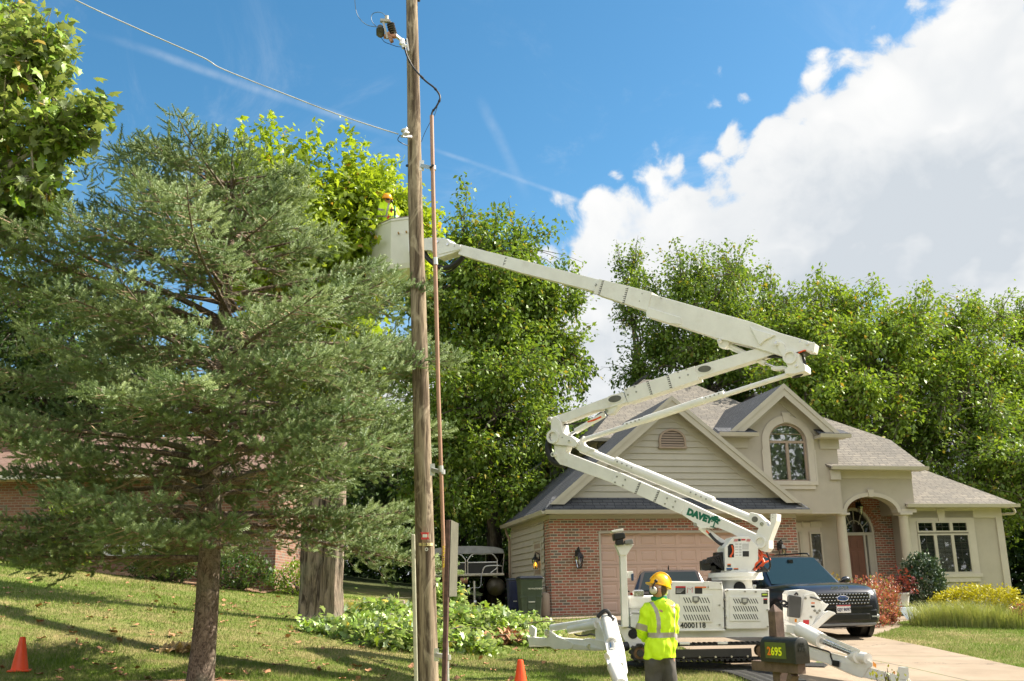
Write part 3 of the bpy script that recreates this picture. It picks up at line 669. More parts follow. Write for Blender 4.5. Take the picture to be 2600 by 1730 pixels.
# arched window
m = HB(); archring(m, ucw, rw+.24, rzw+.24, wbw-.0, wsw, .24, VS-.04, .05, base=False); m.prism([(ucw-.10, VS-.07, wsw+rzw+.02), (ucw+.10, VS-.07, wsw+rzw+.02), (ucw+.15, VS-.07, wsw+rzw+.34), (ucw-.15, VS-.07, wsw+rzw+.34)], (0, .06, 0))
m.box(ucw-rw-.24, ucw+rw+.24, VS-.09, VS-.005, wbw-.13, wbw-.0); m.box(ucw-rw-.16, ucw+rw+.16, VS-.06, VS-.006, wbw-.26, wbw-.131)
for s_ in (-1, 1): m.box(ucw+s_*(rw+.24)-.03, ucw+s_*(rw+.24)+.03, VS-.05, VS-.004, wbw+.0, wbw+1.0)
hb(m, 'window_surround', STUCT)
m = HB(); archring(m, ucw, rw, rzw, wbw+.05, wsw, .065, VS+.06, .08, base=True); m.box(ucw-rw+.05, ucw+rw-.05, VS+.055, VS+.14, wsw-.05, wsw+.03); m.box(ucw-.045, ucw+.045, VS+.056, VS+.14, wbw, wsw-.05)
aw = hb(m, 'arched_window', TAUPE)
m = HB(); m.prism([(a, VS+.10, b) for a, b in archpts(ucw, rw-.05, wbw+.03, wsw, rzw-.05)], (0, .006, 0)); hb(m, 'pane', GLASSR, aw)
m = HB(); w = wbw+.06
while w < wsw-.08: m.hexa([(ucw-rw+.09, VS+.17, w), (ucw+rw-.09, VS+.17, w), (ucw+rw-.09, VS+.172, w+.004), (ucw-rw+.09, VS+.172, w+.004)], [(ucw-rw+.09, VS+.185, w+.04), (ucw+rw-.09, VS+.185, w+.04), (ucw+rw-.09, VS+.187, w+.044), (ucw-rw+.09, VS+.187, w+.044)]); w += .045
bl = hb(m, 'window_blind', BLIND, aw)
m = HB()
for k in range(36):
    t0, t1 = math.pi*k/36, math.pi*(k+.5)/36; t2 = math.pi*(k+1)/36; rr = rw-.07; rz2 = rzw-.07; c_ = (ucw, wsw+.04)
    m.add([(c_[0], VS+.19, c_[1]), (c_[0]+rr*math.cos(t0), VS+.16, c_[1]+rz2*math.sin(t0)), (c_[0]+rr*math.cos(t1), VS+.185, c_[1]+rz2*math.sin(t1)), (c_[0]+rr*math.cos(t2), VS+.16, c_[1]+rz2*math.sin(t2))], [(0, 1, 2), (0, 2, 3)])
hb(m, 'sunburst_shade', BLIND, aw)
m = HB(); m.box(ucw-rw, ucw+rw, VS+.26, VS+.28, wbw, wsw+rzw); hb(m, 'window_backing', DARK, aw)
# --- portico
VP_ = 1.6; up0 = hp(2131, 1250, VP_)[0]; up1 = hp(2322, 1280, VP_)[0]; wpe = hp(2230, 1188, 1.15)[1]; wpb = hp(2230, 1302, VP_)[1]
pa0 = hp(2149, 1300, VP_)[0]; pa1 = hp(2279, 1300, VP_)[0]; pac = (pa0+pa1)/2; pr = (pa1-pa0)/2; prz = hp(2212, 1261, VP_)[1]-wpb
m = HB(); m.box(up0-.3, pa0, VP_, VP_+.35, wpb, wpe); m.box(pa1, up1, VP_, VP_+.35, wpb, wpe)
arc = [(pac-pr*math.cos(math.pi*i/24), wpb+prz*math.sin(math.pi*i/24)) for i in range(25)]
for (a, b), (c, d) in zip(arc, arc[1:]): m.prism([(a, VP_, b), (c, VP_, d), (c, VP_, wpe), (a, VP_, wpe)], (0, .35, 0))
m.box(up1-.35, up1, VP_+.35, 3.2, wpb, wpe); hb(m, 'portico_wall', STUC)
m = HB(); archring(m, pac, pr+.13, prz+.13, wpb, wpb, .13, VP_-.03, .04, base=False); m.box(up0+.02, pa0-.0, VP_-.028, VP_-.002, wpb, wpb+.12); m.box(pa1+.13, up1+.03, VP_-.028, VP_-.002, wpb, wpb+.12)
m.prism([(pac-.07, VP_-.06, wpb+prz-.02), (pac+.07, VP_-.06, wpb+prz-.02), (pac+.11, VP_-.06, wpb+prz+.22), (pac-.11, VP_-.06, wpb+prz+.22)], (0, .05, 0))
m.box(up0-.15, up1+.0, VP_-.035, VP_-.003, wpe-.3, wpe-.05); hb(m, 'portico_trim', STUCT)
e0 = h3(2110, 1184, 1.15); e1 = h3(2352, 1184, 1.15); wpe2 = e0[2]; e1 = (e1[0], 1.15, wpe2)
q1 = hs(2262, 1118, 1.15, wpe2, .62); q2 = hs(2111, 1067, 1.15, wpe2, .62); q3 = hs(1915, 998, 1.15, wpe2, .62)
m = HB(); m.add([e0, e1, q1, q2, q3, (e0[0]-.2, q3[1], q3[2]), (e0[0]-.2, 1.4, wpe2+.15)], [(0, 1, 2, 3, 4, 6)])
hb(m, 'portico_roof', SHING, fix=False).modifiers.new('thick', 'SOLIDIFY').thickness = .08
m = HB(); m.add([e1, (e1[0]+.4, 6, wpe2), q1], [(0, 1, 2)]); m.add([q1, (e1[0]+.4, 6, wpe2), (e1[0], 11, wpe2), (q3[0], q3[1]+1, q3[2]-.1), q3, q2], [(0, 1, 2, 3, 4, 5)]); hb(m, 'portico_roof_back', SHING, fix=False)
m = HB(); gutter(m, (e0[0]-.02, 1.13, wpe2-.11), (e1[0]+.02, 1.13, wpe2-.11)); m.box(e0[0]+.05, e1[0]-.03, 1.15, 1.62, wpe2-.10, wpe2-.07); m.box(e0[0], e0[0]+.35, 1.22, 1.32, wpe2-.42, wpe2-.12); hb(m, 'gutter', TRIM)
cols = []
cz0 = hp(2316, 1516, 1.75)[1]
for px in (2134, 2293):
    uc_ = hp(px, 1312, 1.75)[0]; H_ = wpb-cz0
    m = HB(); prof = [(.235, 0), (.235, .05), (.215, .07), (.225, .12), (.20, .15), (.175, .17), (.172, H_*.35), (.150, H_-.22), (.16, H_-.20), (.155, H_-.17), (.20, H_-.10), (.20, H_-.06)]
    m.lathe((uc_, 1.75, cz0+.06), prof, 28); m.box(uc_-.24, uc_+.24, 1.51, 1.99, cz0, cz0+.07); m.box(uc_-.22, uc_+.22, 1.53, 1.97, wpb-.07, wpb-.002)
    hb(m, 'porch_column', STUCT, smooth=35)
# porch floor and steps
m = HB(); m.box(hp(2095, 1500, 1.5)[0], hp(2352, 1518, 1.5)[0], 1.4, 3.4, -.6, cz0-.003)
m.box(hp(2285, 1540, 1.0)[0]-1.6, hp(2332, 1540, 1.0)[0]+.1, .95, 1.4, -.6, cz0-.19); m.box(hp(2285, 1540, .6)[0]-1.8, hp(2306, 1540, .6)[0], .5, .95, -.6, cz0-.40); hb(m, 'porch_steps', CONC, bevel=.012)
# lower wall left of the entry: bay with sidelights
VW = 2.25; b0 = uG1; b1 = hp(2085, 1400, VW)[0]; b2 = hp(2132, 1400, VW)[0]
m = HB(); m.box(b0, b2+.3, VW, VW+.2, -.4, wso); hb(m, 'entry_bay_wall', STUC)
m = HB(); m.box(b0+.02, b1, VW-.06, VW-.004, 0, wso-.25); wt = hp(2060, 1350, VW)[1]; ws_ = hp(2060, 1440, VW)[1]
hb(m, 'bay_panel', STUCT)
m = HB()
for (a, b) in ((hp(2034, 1340, VW)[0], hp(2038, 1340, VW)[0]), (hp(2056, 1340, VW)[0], hp(2084, 1340, VW)[0])): m.box(a, b, VW-.075, VW-.061, hp(2060, 1340, VW)[1], hp(2060, 1325, VW)[1])
hb(m, 'bay_molding', TRIM)
def sash(u0, u1, w0, w1, v, cols_, rows_, fr=.055, gm=GLASS, blind=False, name='window', mm=TRIM, bars=.016):
    m = HB(); m.box(u0, u0+fr, v-.05, v+.03, w0, w1); m.box(u1-fr, u1, v-.05, v+.03, w0, w1); m.box(u0+fr, u1-fr, v-.05, v+.03, w0, w0+fr); m.box(u0+fr, u1-fr, v-.05, v+.03, w1-fr, w1)
    wd = hb(m, name, mm)
    m = HB()
    for i in range(1, cols_): x = u0+fr+(u1-u0-2*fr)*i/cols_; m.box(x-bars/2, x+bars/2, v-.012, v-.002, w0+fr, w1-fr)
    for j in range(1, rows_): z_ = w0+fr+(w1-w0-2*fr)*j/rows_; m.box(u0+fr, u1-fr, v-.011, v-.003, z_-bars/2, z_+bars/2)
    if cols_*rows_ > 1: hb(m, 'muntins', TRIM, wd)
    m = HB(); m.box(u0+fr, u1-fr, v-.02, v-.016, w0+fr, w1-fr); hb(m, 'pane', gm, wd)
    if blind:
        m = HB(); w = w0+fr
        while w < w1-fr-.03: m.hexa([(u0+fr, v+.005, w), (u1-fr, v+.005, w), (u1-fr, v+.007, w+.003), (u0+fr, v+.007, w+.003)], [(u0+fr, v+.02, w+.03), (u1-fr, v+.02, w+.03), (u1-fr, v+.022, w+.033), (u0+fr, v+.022, w+.033)]); w += .045
        hb(m, 'window_blind', BLIND if blind == 1 else plain('grey_blind', (.26, .26, .24), .6), wd)
    m = HB(); m.box(u0+fr*.5, u1-fr*.5, v+.026, v+.029, w0+fr*.5, w1-fr*.5); hb(m, 'window_backing', DARK, wd)
    return wd
sash(hp(2055, 1400, VW)[0], hp(2087, 1400, VW)[0], .3, hp(2070, 1352, VW)[1], VW-.065, 2, 7, blind=2)
sash(hp(2029, 1400, VW)[0], hp(2036, 1400, VW)[0], .3, hp(2030, 1352, VW)[1], VW-.065, 1, 7)
# --- entry wall: brick with arched door unit
VE = 3.1; a0 = hp(2118, 1350, VE)[0]; a1 = hp(2262, 1320, VE)[0]+.05
dc0 = hp(2128, 1352, VE)[0]; dc1 = hp(2221, 1352, VE)[0]; dcc = (dc0+dc1)/2; dr = (dc1-dc0)/2; wds = hp(2180, 1352, VE)[1]; drz = hp(2172, 1290, VE)[1]-wds
m = HB(); m.box(a0-.6, dc0, VE, VE+.25, cz0-.1, wpb+.1); m.box(dc1, a1, VE, VE+.25, cz0-.1, wpb+.1); n_ = 20
arc = [(dcc-dr*math.cos(math.pi*i/n_), wds+drz*math.sin(math.pi*i/n_)) for i in range(n_+1)]; wtp = max(wpb+prz+.3, wds+drz+.2)
m.box(a0-.6, dc0, VE, VE+.25, wpb+.1, wtp); m.box(dc1, a1, VE, VE+.25, wpb+.1, wtp)
for (a, b), (c, d) in zip(arc, arc[1:]): m.prism([(a, VE, b), (c, VE, d), (c, VE, wtp), (a, VE, wtp)], (0, .25, 0))
hb(m, 'entry_brick_wall', BRICK)
m = HB()
for k in range(26):
    t = math.pi*(k+.5)/26; ca, sa = math.cos(t), math.sin(t); c_ = Vector((dcc+(dr+.12)*ca, VE-.012, wds+(drz+.12)*sa)); X = Vector((ca, 0, sa)); Y = Vector((-sa, 0, ca)); 
    P = [c_-X*.10-Y*.033, c_+X*.10-Y*.036, c_+X*.10+Y*.036, c_-X*.10+Y*.033]; m.prism(P, (0, .02, 0))
hb(m, 'brick_arch', plain('voussoir_brick', (.30, .13, .08), .85, var=.25, vs=9, bstr=.4))
m = HB(); archring(m, dcc, dr, drz, cz0, wds, .08, VE+.04, .14, base=False); m.box(dc0+.08, dc1-.08, VE+.04, VE+.18, wds-.10, wds-.0)
sl0 = hp(2203, 1400, VE)[0]; dl0 = hp(2158, 1400, VE)[0]
m.box(sl0-.07, sl0, VE+.05, VE+.16, cz0, wds-.1); m.box(dc1-.26, dc1-.08, VE+.051, VE+.15, cz0, wds-.1); m.box(dl0-.07, dl0, VE+.05, VE+.16, cz0, wds-.1); hb(m, 'door_frame', STUCT)
m = HB(); m.prism([(a, VE+.12, b) for a, b in archpts(dcc, dr-.08, wds, wds, drz-.08)], (0, .006, 0)); fan = hb(m, 'fanlight', GLASS)
m = HB()
for t in (30, 60, 90, 120, 150): m.bar((dcc+.3*math.cos(R(t)), VE+.10, wds+.3*math.sin(R(t))), (dcc+(dr-.09)*math.cos(R(t)), VE+.10, wds+(drz-.09)*math.sin(R(t))), .02, .02)
archring(m, dcc, dr*.5, drz*.5, wds, wds, .022, VE+.10, .02, base=False); hb(m, 'fan_muntins', TRIM, fan)
m = HB(); m.box(dl0, sl0-.07, VE+.10, VE+.15, cz0, wds-.10)
pw = (sl0-.07-dl0)
dr_ = hb(m, 'front_door', DRED)
m = HB()
for i in range(2):
    for (z0, z1) in ((.15, .75), (.88, 1.55), (1.68, 1.92)):
        x0 = dl0+.10+i*(pw-.1)/2; x1 = x0+(pw-.1)/2-.10; zz_ = (wds-.1-cz0)/2.1
        m.box(x0, x1, VE+.085, VE+.099, cz0+z0*zz_, cz0+z1*zz_)
hb(m, 'door_panels', DRED, dr_, bevel=.012)
m = HB(); m.box(sl0, dc1-.26, VE+.12, VE+.126, cz0+.2, wds-.15); sdl = hb(m, 'sidelight', GLASSR)
m = HB(); m.box(dl0-.5, dc1, VE+.2, VE+.22, cz0, wds+drz); hb(m, 'entry_backing', DARK)
# --- right wing
VR = 2.0; r0 = a1-.02; r1 = hp(2552, 1400, VR)[0]; wre = hp(2450, 1280, VR-.45)[1]
m = HB(); m.box(r0, r1, VR, VR+.25, -.5, wre); m.box(r0, r0+.25, VR+.25, VE+.1, -.5, wpb+.2); m.box(r1-.25, r1, VR+.25, 9, -.5, wre); hb(m, 'wing_wall', STUC)
m = HB(); m.box(r1-.22, r1+.03, VR-.05, VR-.003, -.5, wre-.1); m.box(r0, r1-.22, VR-.05, VR-.003, wre-.42, wre-.1); hb(m, 'wing_trim', STUCT)
f0 = (hp(2300, 1280, VR-.45)[0], VR-.45, wre); f1 = (hp(2583, 1280, VR-.45)[0], VR-.45, wre); f2 = hs(2338, 1190, VR-.45, wre, .5)
m = HB(); m.add([f0, f1, f2, (f0[0], f2[1], f2[2])], [(0, 1, 2, 3)]); hb(m, 'wing_roof', SHING, fix=False).modifiers.new('thick', 'SOLIDIFY').thickness = .08
m = HB(); m.add([f1, (f1[0], VR+7.5, wre), (f2[0]-1, VR+6, f2[2]), f2], [(0, 1, 2, 3)]); hb(m, 'wing_roof_side', SHING, fix=False)
m = HB(); gutter(m, (f0[0], VR-.46, wre-.11), (f1[0]+.03, VR-.46, wre-.11)); m.box(f0[0], f1[0]-.02, VR-.45, VR+.01, wre-.1, wre-.07)
m.tube(bez([(f1[0]-.12, VR-.35, wre-.1), (f1[0]-.05, VR-.3, wre-.3), (r1+.06, VR+.15, wre-.32), (r1+.06, VR+.2, wre-.6), (r1+.06, VR+.2, 0)], 4), .04, 8); hb(m, 'gutter', TRIM, smooth=30)
x0 = hp(2325, 1340, VR)[0]; x1 = hp(2455, 1340, VR)[0]; wz1 = hp(2390, 1324, VR)[1]; wz0 = hp(2400, 1457, VR)[1]; wtr = hp(2390, 1354, VR)[1]
m = HB(); m.box(x0-.26, x0, VR-.05, VR-.002, wz0, wz1+.0); m.box(x1, x1+.26, VR-.05, VR-.002, wz0, wz1+.0); m.box(x0-.26, x1+.26, VR-.05, VR-.001, wz1, wz1+.34)
m.box(x0-.30, x1+.30, VR-.10, VR-.001, wz0-.12, wz0-.0); m.box(x0-.22, x1+.22, VR-.07, VR-.003, wz0-.27, wz0-.121)
mc = (x0+x1)/2; m.prism([(mc-.11, VR-.08, wz1+.0), (mc+.11, VR-.08, wz1+.0), (mc+.16, VR-.08, wz1+.40), (mc-.16, VR-.08, wz1+.40)], (0, .07, 0)); hb(m, 'window_surround', STUCT)
for i in range(3):
    a, b = x0+(x1-x0)*i/3, x0+(x1-x0)*(i+1)/3
    sash(a, b, wtr+.02, wz1, VR-.031, 2, 2, blind=0); sash(a, b, wz0, wtr-.02, VR-.031, 2, 5 if i != 1 else 5, blind=2 if i != 1 else 1)
# --- lanterns fixed to the walls
def lantern(c, out, s_=1.0, lit=False, par=house):
    c = Vector(c); out = Vector(out); m = HB(); B = c+out*.16*s_
    m.tube(bez([c+Vector((0, 0, .10))*s_, c+out*.05*s_+Vector((0, 0, .22))*s_, c+out*.14*s_+Vector((0, 0, .26))*s_, B+Vector((0, 0, .2))*s_], 5), .013*s_, 7)
    m.lathe(c+Vector((0, 0, .02))*s_-out*.0, [(.05*s_, 0), (.055*s_, .04*s_), (.05*s_, .18*s_)], 12)
    m.lathe(B+Vector((0, 0, .0))*s_, [(.115*s_, .05*s_), (.11*s_, .065*s_), (.05*s_, .14*s_), (.03*s_, .16*s_), (.035*s_, .19*s_), (.012*s_, .23*s_)], 6)
    for k in range(6): t = R(60*k); d0 = Vector((math.cos(t), math.sin(t), 0)); m.bar(B+d0*.105*s_+Vector((0, 0, .055*s_)), B+d0*.055*s_+Vector((0, 0, -.20*s_)), .010*s_, .010*s_)
    m.lathe(B, [(.06*s_, -.215*s_), (.065*s_, -.20*s_), (.055*s_, -.19*s_)], 6); L = hb(m, 'wall_lantern', BLACKM, par)
    m = HB(); m.lathe(B, [(.05*s_, -.19*s_), (.10*s_, .05*s_)], 6); hb(m, 'lantern_glass', CLEAR, L)
    m = HB(); m.ell(B+Vector((0, 0, -.07*s_)), .03*s_, .03*s_, .055*s_, 10, 6)
    hb(m, 'bulb', mat('lit_bulb', lambda gg: gg.n('ShaderNodeEmission', i_Color=(1, .42, .03, 1), i_Strength=2.2).outputs[0]) if lit else plain('bulb_glass', (.8, .78, .7), .3), L, smooth=60)
lantern(h3(1466, 1420, -.0), (0, -1, 0), 1.25); lantern(h3(1979, 1400, -.0), (0, -1, 0), 1.25)
lantern((-.0, .92+.35, hp(1370, 1425, .7)[1]), (-1, 0, 0), 1.0, lit=True); lantern(h3(2177, 1292, 2.9), (0, -1, 0), 1.1)
# ------------------------------------------------------------ vegetation
def leafmat(name, c1, c2, c3=None, back=None, tl=.38, gloss=.035, sc_=1.2, c3t=.93):
    def fn(gg):
        gi = gg.n('ShaderNodeNewGeometry'); r_ = gi.outputs['Random Per Island']; o = OBJ(gg)
        c = gg.mix(gg.m('ADD', gg.m('MULTIPLY', r_, .6), gg.m('MULTIPLY', gg.ss(gg.noise(o, sc_, 4, .6), .35, .65), .4)), c1, c2)
        if c3: c = gg.mix(gg.ss(gg.m('FRACT', gg.m('MULTIPLY', r_, 13.7)), c3t, c3t+.03), c, c3)
        if back: c = gg.mix(gi.outputs['Backfacing'], c, back)
        d = gg.n('ShaderNodeBsdfDiffuse', i_Color=c); t = gg.n('ShaderNodeBsdfTranslucent', i_Color=gg.mix(1.0, c, (1.25, 1.2, .55, 1), 'MULTIPLY'))
        a = gg.n('ShaderNodeMixShader', i_0=tl, i_1=d.outputs[0], i_2=t.outputs[0])
        s_ = gg.n('ShaderNodeBsdfGlossy', i_Roughness=.45, i_Color=(.9, .95, .9, 1))
        return gg.n('ShaderNodeMixShader', i_0=gloss, i_1=a.outputs[0], i_2=s_.outputs[0]).outputs[0]
    return mat(name, fn)
def barkfn(c1, c2, sx=9, sz=1.6, bd=.03):
    def fn(gg):
        o = gg.mapv(OBJ(gg), (sx, sx, sz)); n_ = gg.noise(o, 1, 6, .68, 1.2); c = gg.mix(gg.ss(n_, .36, .62), c1, c2)
        c = gg.mix(gg.ss(gg.noise(OBJ(gg), 1.8, 4, .6), .45, .7), c, gg.mix(.4, c, (.22, .24, .17, 1)))
        return pbr(gg, c, .95, 0, n_, 1.0, bd, .15)
    return fn
BARK = mat('bark_grey', barkfn((.07, .055, .045, 1), (.27, .23, .19, 1)))
BARKD = mat('bark_dark', barkfn((.035, .028, .022, 1), (.12, .095, .075, 1)))
BARKS = mat('bark_spruce', barkfn((.075, .055, .045, 1), (.25, .195, .155, 1), 22, 14, .02))
BARKP = mat('bark_sycamore', barkfn((.20, .17, .13, 1), (.42, .38, .31, 1), 5, 3, .01))
TWIG = plain('dead_twig', (.30, .215, .14), .9, var=.4, vs=3)
QL = np.array([[0, 0, 0], [.28, .45, .06], [0, 1, -.05], [-.28, .45, .06]]); QF = np.array([[0, 1, 2, 3]])
ML = np.array([[0, 0, 0], [.30, -.06, .03], [.22, .16, .02], [.52, .30, -.06], [.26, .42, .03], [.22, .62, 0], [0, 1, -.10], [-.22, .62, 0], [-.26, .42, .03], [-.52, .30, -.06], [-.22, .16, .02], [-.30, -.06, .03], [0, .38, .07]])
MLF = np.array([[12, i, i+1, i+1] for i in range(0, 0)] or [[i, (i+1) % 12, 12] for i in range(12)])
def nz(P, s, seed=0):                     # cheap smooth 3-D noise by summed sines
    q = np.asarray(P)*s; r_ = np.random.default_rng(abs(int(seed))); out = 0
    for k in range(6):
        w = r_.normal(size=3)*(1+.5*k); out = out+np.sin(q @ w+r_.random()*6.28)/(1+.35*k)
    return out/3.0
def treelimbs(base, crown_pts, trunk_top, r0, m, par, n1=8, n2=45, bend=.12, name='trunk', twigs=True, forkz=None, rt=.012):
    """trunk + limbs + branches that reach every twig tip; returns twig directions"""
    base = np.array(base); top = np.array(trunk_top); P = crown_pts; ax = top-base
    def along(t): return base+ax*t
    i2 = rng.choice(len(P), n2, replace=False); t_ = np.clip(((P[i2]-base) @ ax)/(ax @ ax), .15, 1)
    H2 = P[i2]*.80+(base+ax*(t_*.85)[:, None])*.20; H2[:, 2] -= .03*np.linalg.norm(ax)
    i1 = rng.choice(n2, n1, replace=False); t1 = np.clip(((H2[i1]-base) @ ax)/(ax @ ax), .15, 1)
    H1 = H2[i1]*.48+(base+ax*(t1*.8)[:, None])*.52
    mb = MB(); nseg = 8
    tp = [base+ax*t+rng.normal(size=3)*[1, 1, 0]*r0*.35*(0 < t < 1) for t in np.linspace(0, 1, nseg)]
    mb.tube([tuple(p) for p in tp], [r0*(1.35 if i == 0 else 1-.72*i/(nseg-1)) for i in range(nseg)], 14)
    def limb(a, b, ra, rb, n=6, sag=0):
        L = np.linalg.norm(b-a); q = [a+(b-a)*t+(rng.normal(size=3)*bend*L*.5+np.array([0, 0, .18*L+sag]))*math.sin(math.pi*t)*.5 for t in np.linspace(0, 1, n)]
        mb.tube([tuple(p) for p in q], list(np.linspace(ra, rb, n)), 6 if ra > .03 else 4); return q
    for k, h in enumerate(H1):
        tt = np.clip(t1[k]*.62+rng.random()*.08, .12, .95); r_ = r0*(1-.72*tt)*.72; limb(along(tt), h, r_, r_*.55, 7)
    for k, h in enumerate(H2):
        j = np.argmin(np.linalg.norm(H1-h, axis=1)); r_ = r0*.26; limb(H1[j], h, r_, r_*.35, 6)
    d2 = np.linalg.norm(P[:, None]-H2[None], axis=2); J = d2.argmin(1); dirs = P-H2[J]
    if twigs:
        for i in range(0, len(P), 1 if len(P) < 1500 else 2): limb(H2[J[i]], P[i], r0*.07, rt*.4, 4)
    mb.build(name, m, par, smooth=50)
    return dirs
def leaves(name, tips, dirs, per, size, m, par, spread=.45, droop=.5, tmpl=(QL, QF), sv=.35, back=.5):
    n = len(tips)*per; ti = np.repeat(np.arange(len(tips)), per); t = rng.random(n)**.7
    d0 = dirs/np.maximum(np.linalg.norm(dirs, axis=1, keepdims=True), 1e-6)
    pos = tips[ti]-d0[ti]*(t*back)[:, None]+rng.normal(size=(n, 3))*spread*(.35+.65*t)[:, None]*.5
    d = rdir(n)*.9+d0[ti]*.5; d[:, 2] -= droop
    s_ = size*(1+sv*rng.normal(size=n).clip(-1.6, 1.6))
    V, F = inst(tmpl[0], tmpl[1], mat34(rotframes(d, ups=rdir(n)+np.array([0, 0, 1.3])), s_, pos))
    return meshobj(name, V, F, m, par)
def ellpts(n, c, r, shell=.55, gap=.25, gs=1.0, seed=0, flat=0, amp=0.0):
    out = []
    while len(out) < n:
        q = rdir(n)*(shell+(1-shell)*rng.random(n)[:, None]**.6); q = q*(1+.16*nz(q, 2.1, seed+5)[:, None]+amp*nz(q, 4.6, seed+9)[:, None])
        p = q*np.array(r)+np.array(c); k = nz(p, gs, seed) > -gap; out += list(p[k])
    return np.array(out[:n])
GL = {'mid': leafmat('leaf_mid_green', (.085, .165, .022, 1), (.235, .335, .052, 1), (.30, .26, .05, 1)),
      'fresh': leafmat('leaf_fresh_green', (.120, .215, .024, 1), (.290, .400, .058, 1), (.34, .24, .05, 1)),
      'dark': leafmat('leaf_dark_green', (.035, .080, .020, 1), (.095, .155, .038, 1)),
      'maple': leafmat('leaf_maple', (.20, .305, .020, 1), (.385, .48, .05, 1), (.50, .30, .07, 1), tl=.48, c3t=.965),
      'syc': leafmat('leaf_sycamore', (.15, .28, .022, 1), (.32, .45, .055, 1), (.42, .30, .06, 1), back=(.24, .30, .14, 1), tl=.42)}
def lobepts(n, c, r, k, seed):            # foliage held in separate puffs at the limb ends
    rr = np.random.default_rng(abs(int(seed))); q = rr.normal(size=(k*3, 3)); q /= np.linalg.norm(q, axis=1, keepdims=True); q = q[q[:, 2] > -.75][:k]
    q = q*(.45+.45*rr.random((len(q), 1))); C = q*np.array(r)*(1+.18*rr.normal(size=(len(q), 1)))+np.array(c); out = []
    for j, cc_ in enumerate(C):
        s_ = (.26+.20*rr.random()); m_ = int(n*s_/.36/len(C)); v = rdir(m_)*(.35+.65*rng.random((m_, 1))**.5)*np.array([s_*r[0]*1.45, s_*r[1]*1.45, s_*r[0]*.85+.25]); v[:, 2] -= .10*(v[:, 0]**2+v[:, 1]**2)/max(.1, s_*r[0]); out.append(v+cc_)
    return np.concatenate(out)
def bgtree(label, px, ytop, wpx, Y, ybot, kind='mid', n=1500, per=30, ls=.15, trunk=.28, gap=-.02, lean=0, group='tall trees behind the houses', shell=.30, gs=1.0, bark=None):
    top = at(px, ytop, Y); bot = at(px, ybot, Y); x = top.x; z0 = gz(x, Y); rx = wpx/2/FPX*Y*1.08
    t = thing('deciduous_tree', label, 'tree', (x, Y, z0), group=group)
    cz = (top.z+bot.z)/2; rz = (top.z-bot.z)/2; sd = int(px)
    P = lobepts(int(n*.85), (x, Y, cz), (rx*1.0, rx*.85, rz*.98), int((10+n/95)*max(1, min(1.6, rz/rx))), sd)
    k = max(3, n//150); ang = (rng.random(k)-.5)*2.2; sp_ = []
    for a_ in ang:                        # long airy sprays that break the outline
        b_ = np.array([x+math.sin(a_)*rx*.95, Y+rng.normal()*rx*.3, cz+math.cos(a_)*rz*.90]); d_ = np.array([math.sin(a_)*1.2+rng.normal()*.7, rng.normal()*.5, .8]); d_ /= np.linalg.norm(d_)
        for j in range(7): sp_.append(b_+d_*(j-2)*.30+np.array([0, 0, -.012*j*j])+rng.normal(size=3)*.08)
    P = np.concatenate([P, np.array(sp_)])
    dirs = treelimbs((x-lean, Y, z0-.2), P, (x+lean*.3, Y, cz+rz*.45), trunk, bark or (BARK if px > 1500 or px == 1250 else BARKD), t, 9, 55)
    leaves('foliage', P, dirs, int(per*.72), ls*(.92+.3*rng.random()), GL[kind], t, spread=.50, droop=.55, back=.8)
    return t
bgtree('tall green tree with open crown, just right of the utility pole', 1240, 520, 420, 38, 1130, 'mid', 2300, 30, .15, .34, .30)
bgtree('broad low shoulder of foliage beside the open crown, above the left boom joint', 1375, 640, 215, 39, 1010, 'mid', 900, 28, .15, .24, 1.2)
bgtree('lower drooping tree below the open crown, left of the garage', 1240, 900, 400, 36, 1420, 'mid', 1700, 34, .14, .2, .9)
bgtree('loose-crowned tree behind the house ridge, above the middle of the long boom', 1760, 630, 350, 42, 1120, 'mid', 1900, 26, .15, .26, .15)
bgtree('slim tree whose thin top rises against the cloud left of the loose-crowned tree', 1600, 625, 120, 43, 860, 'mid', 260, 24, .15, .16, .1)
bgtree('leafy tree behind the boom elbow, between the loose crown and the bright round tree', 1930, 660, 360, 44, 1180, 'mid', 1700, 30, .15, .26, .3)
bgtree('bright green round tree behind the arched dormer, tallest on the right', 2190, 705, 420, 41, 1150, 'fresh', 2200, 32, .15, .28, .45)
bgtree('bright green drooping tree just behind the arched gable roof', 2070, 880, 340, 38, 1230, 'fresh', 1400, 34, .14, .2, 1)
bgtree('green tree near the right edge with a forked grey limb', 2430, 745, 340, 42, 1240, 'fresh', 1700, 28, .15, .3, .12)
bgtree('tree at the right edge of the photo, in deep green', 2610, 735, 330, 45, 1330, 'mid', 1800, 34, .15, .32, .5)
bgtree('shorter dark tree showing above the right wing of the house', 2440, 1010, 420, 40, 1400, 'mid', 1300, 28, .14, .24, .05)
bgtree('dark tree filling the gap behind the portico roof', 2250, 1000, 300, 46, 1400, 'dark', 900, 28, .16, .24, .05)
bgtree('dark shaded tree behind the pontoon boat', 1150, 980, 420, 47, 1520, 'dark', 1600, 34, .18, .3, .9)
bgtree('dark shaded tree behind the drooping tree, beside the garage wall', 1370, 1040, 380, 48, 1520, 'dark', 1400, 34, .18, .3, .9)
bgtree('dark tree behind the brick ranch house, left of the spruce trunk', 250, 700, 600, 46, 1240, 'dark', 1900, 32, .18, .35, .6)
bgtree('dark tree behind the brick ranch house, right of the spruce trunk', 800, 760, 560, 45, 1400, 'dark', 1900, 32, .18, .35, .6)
bgtree('dark tree at the left edge of the photo behind the ranch house', -60, 640, 460, 42, 1200, 'dark', 1500, 30, .18, .35, .6)
bgtree('trunk and low branches standing right of the house wall', 2580, 1100, 150, 37, 1330, 'mid', 300, 26, .13, .22, .3)
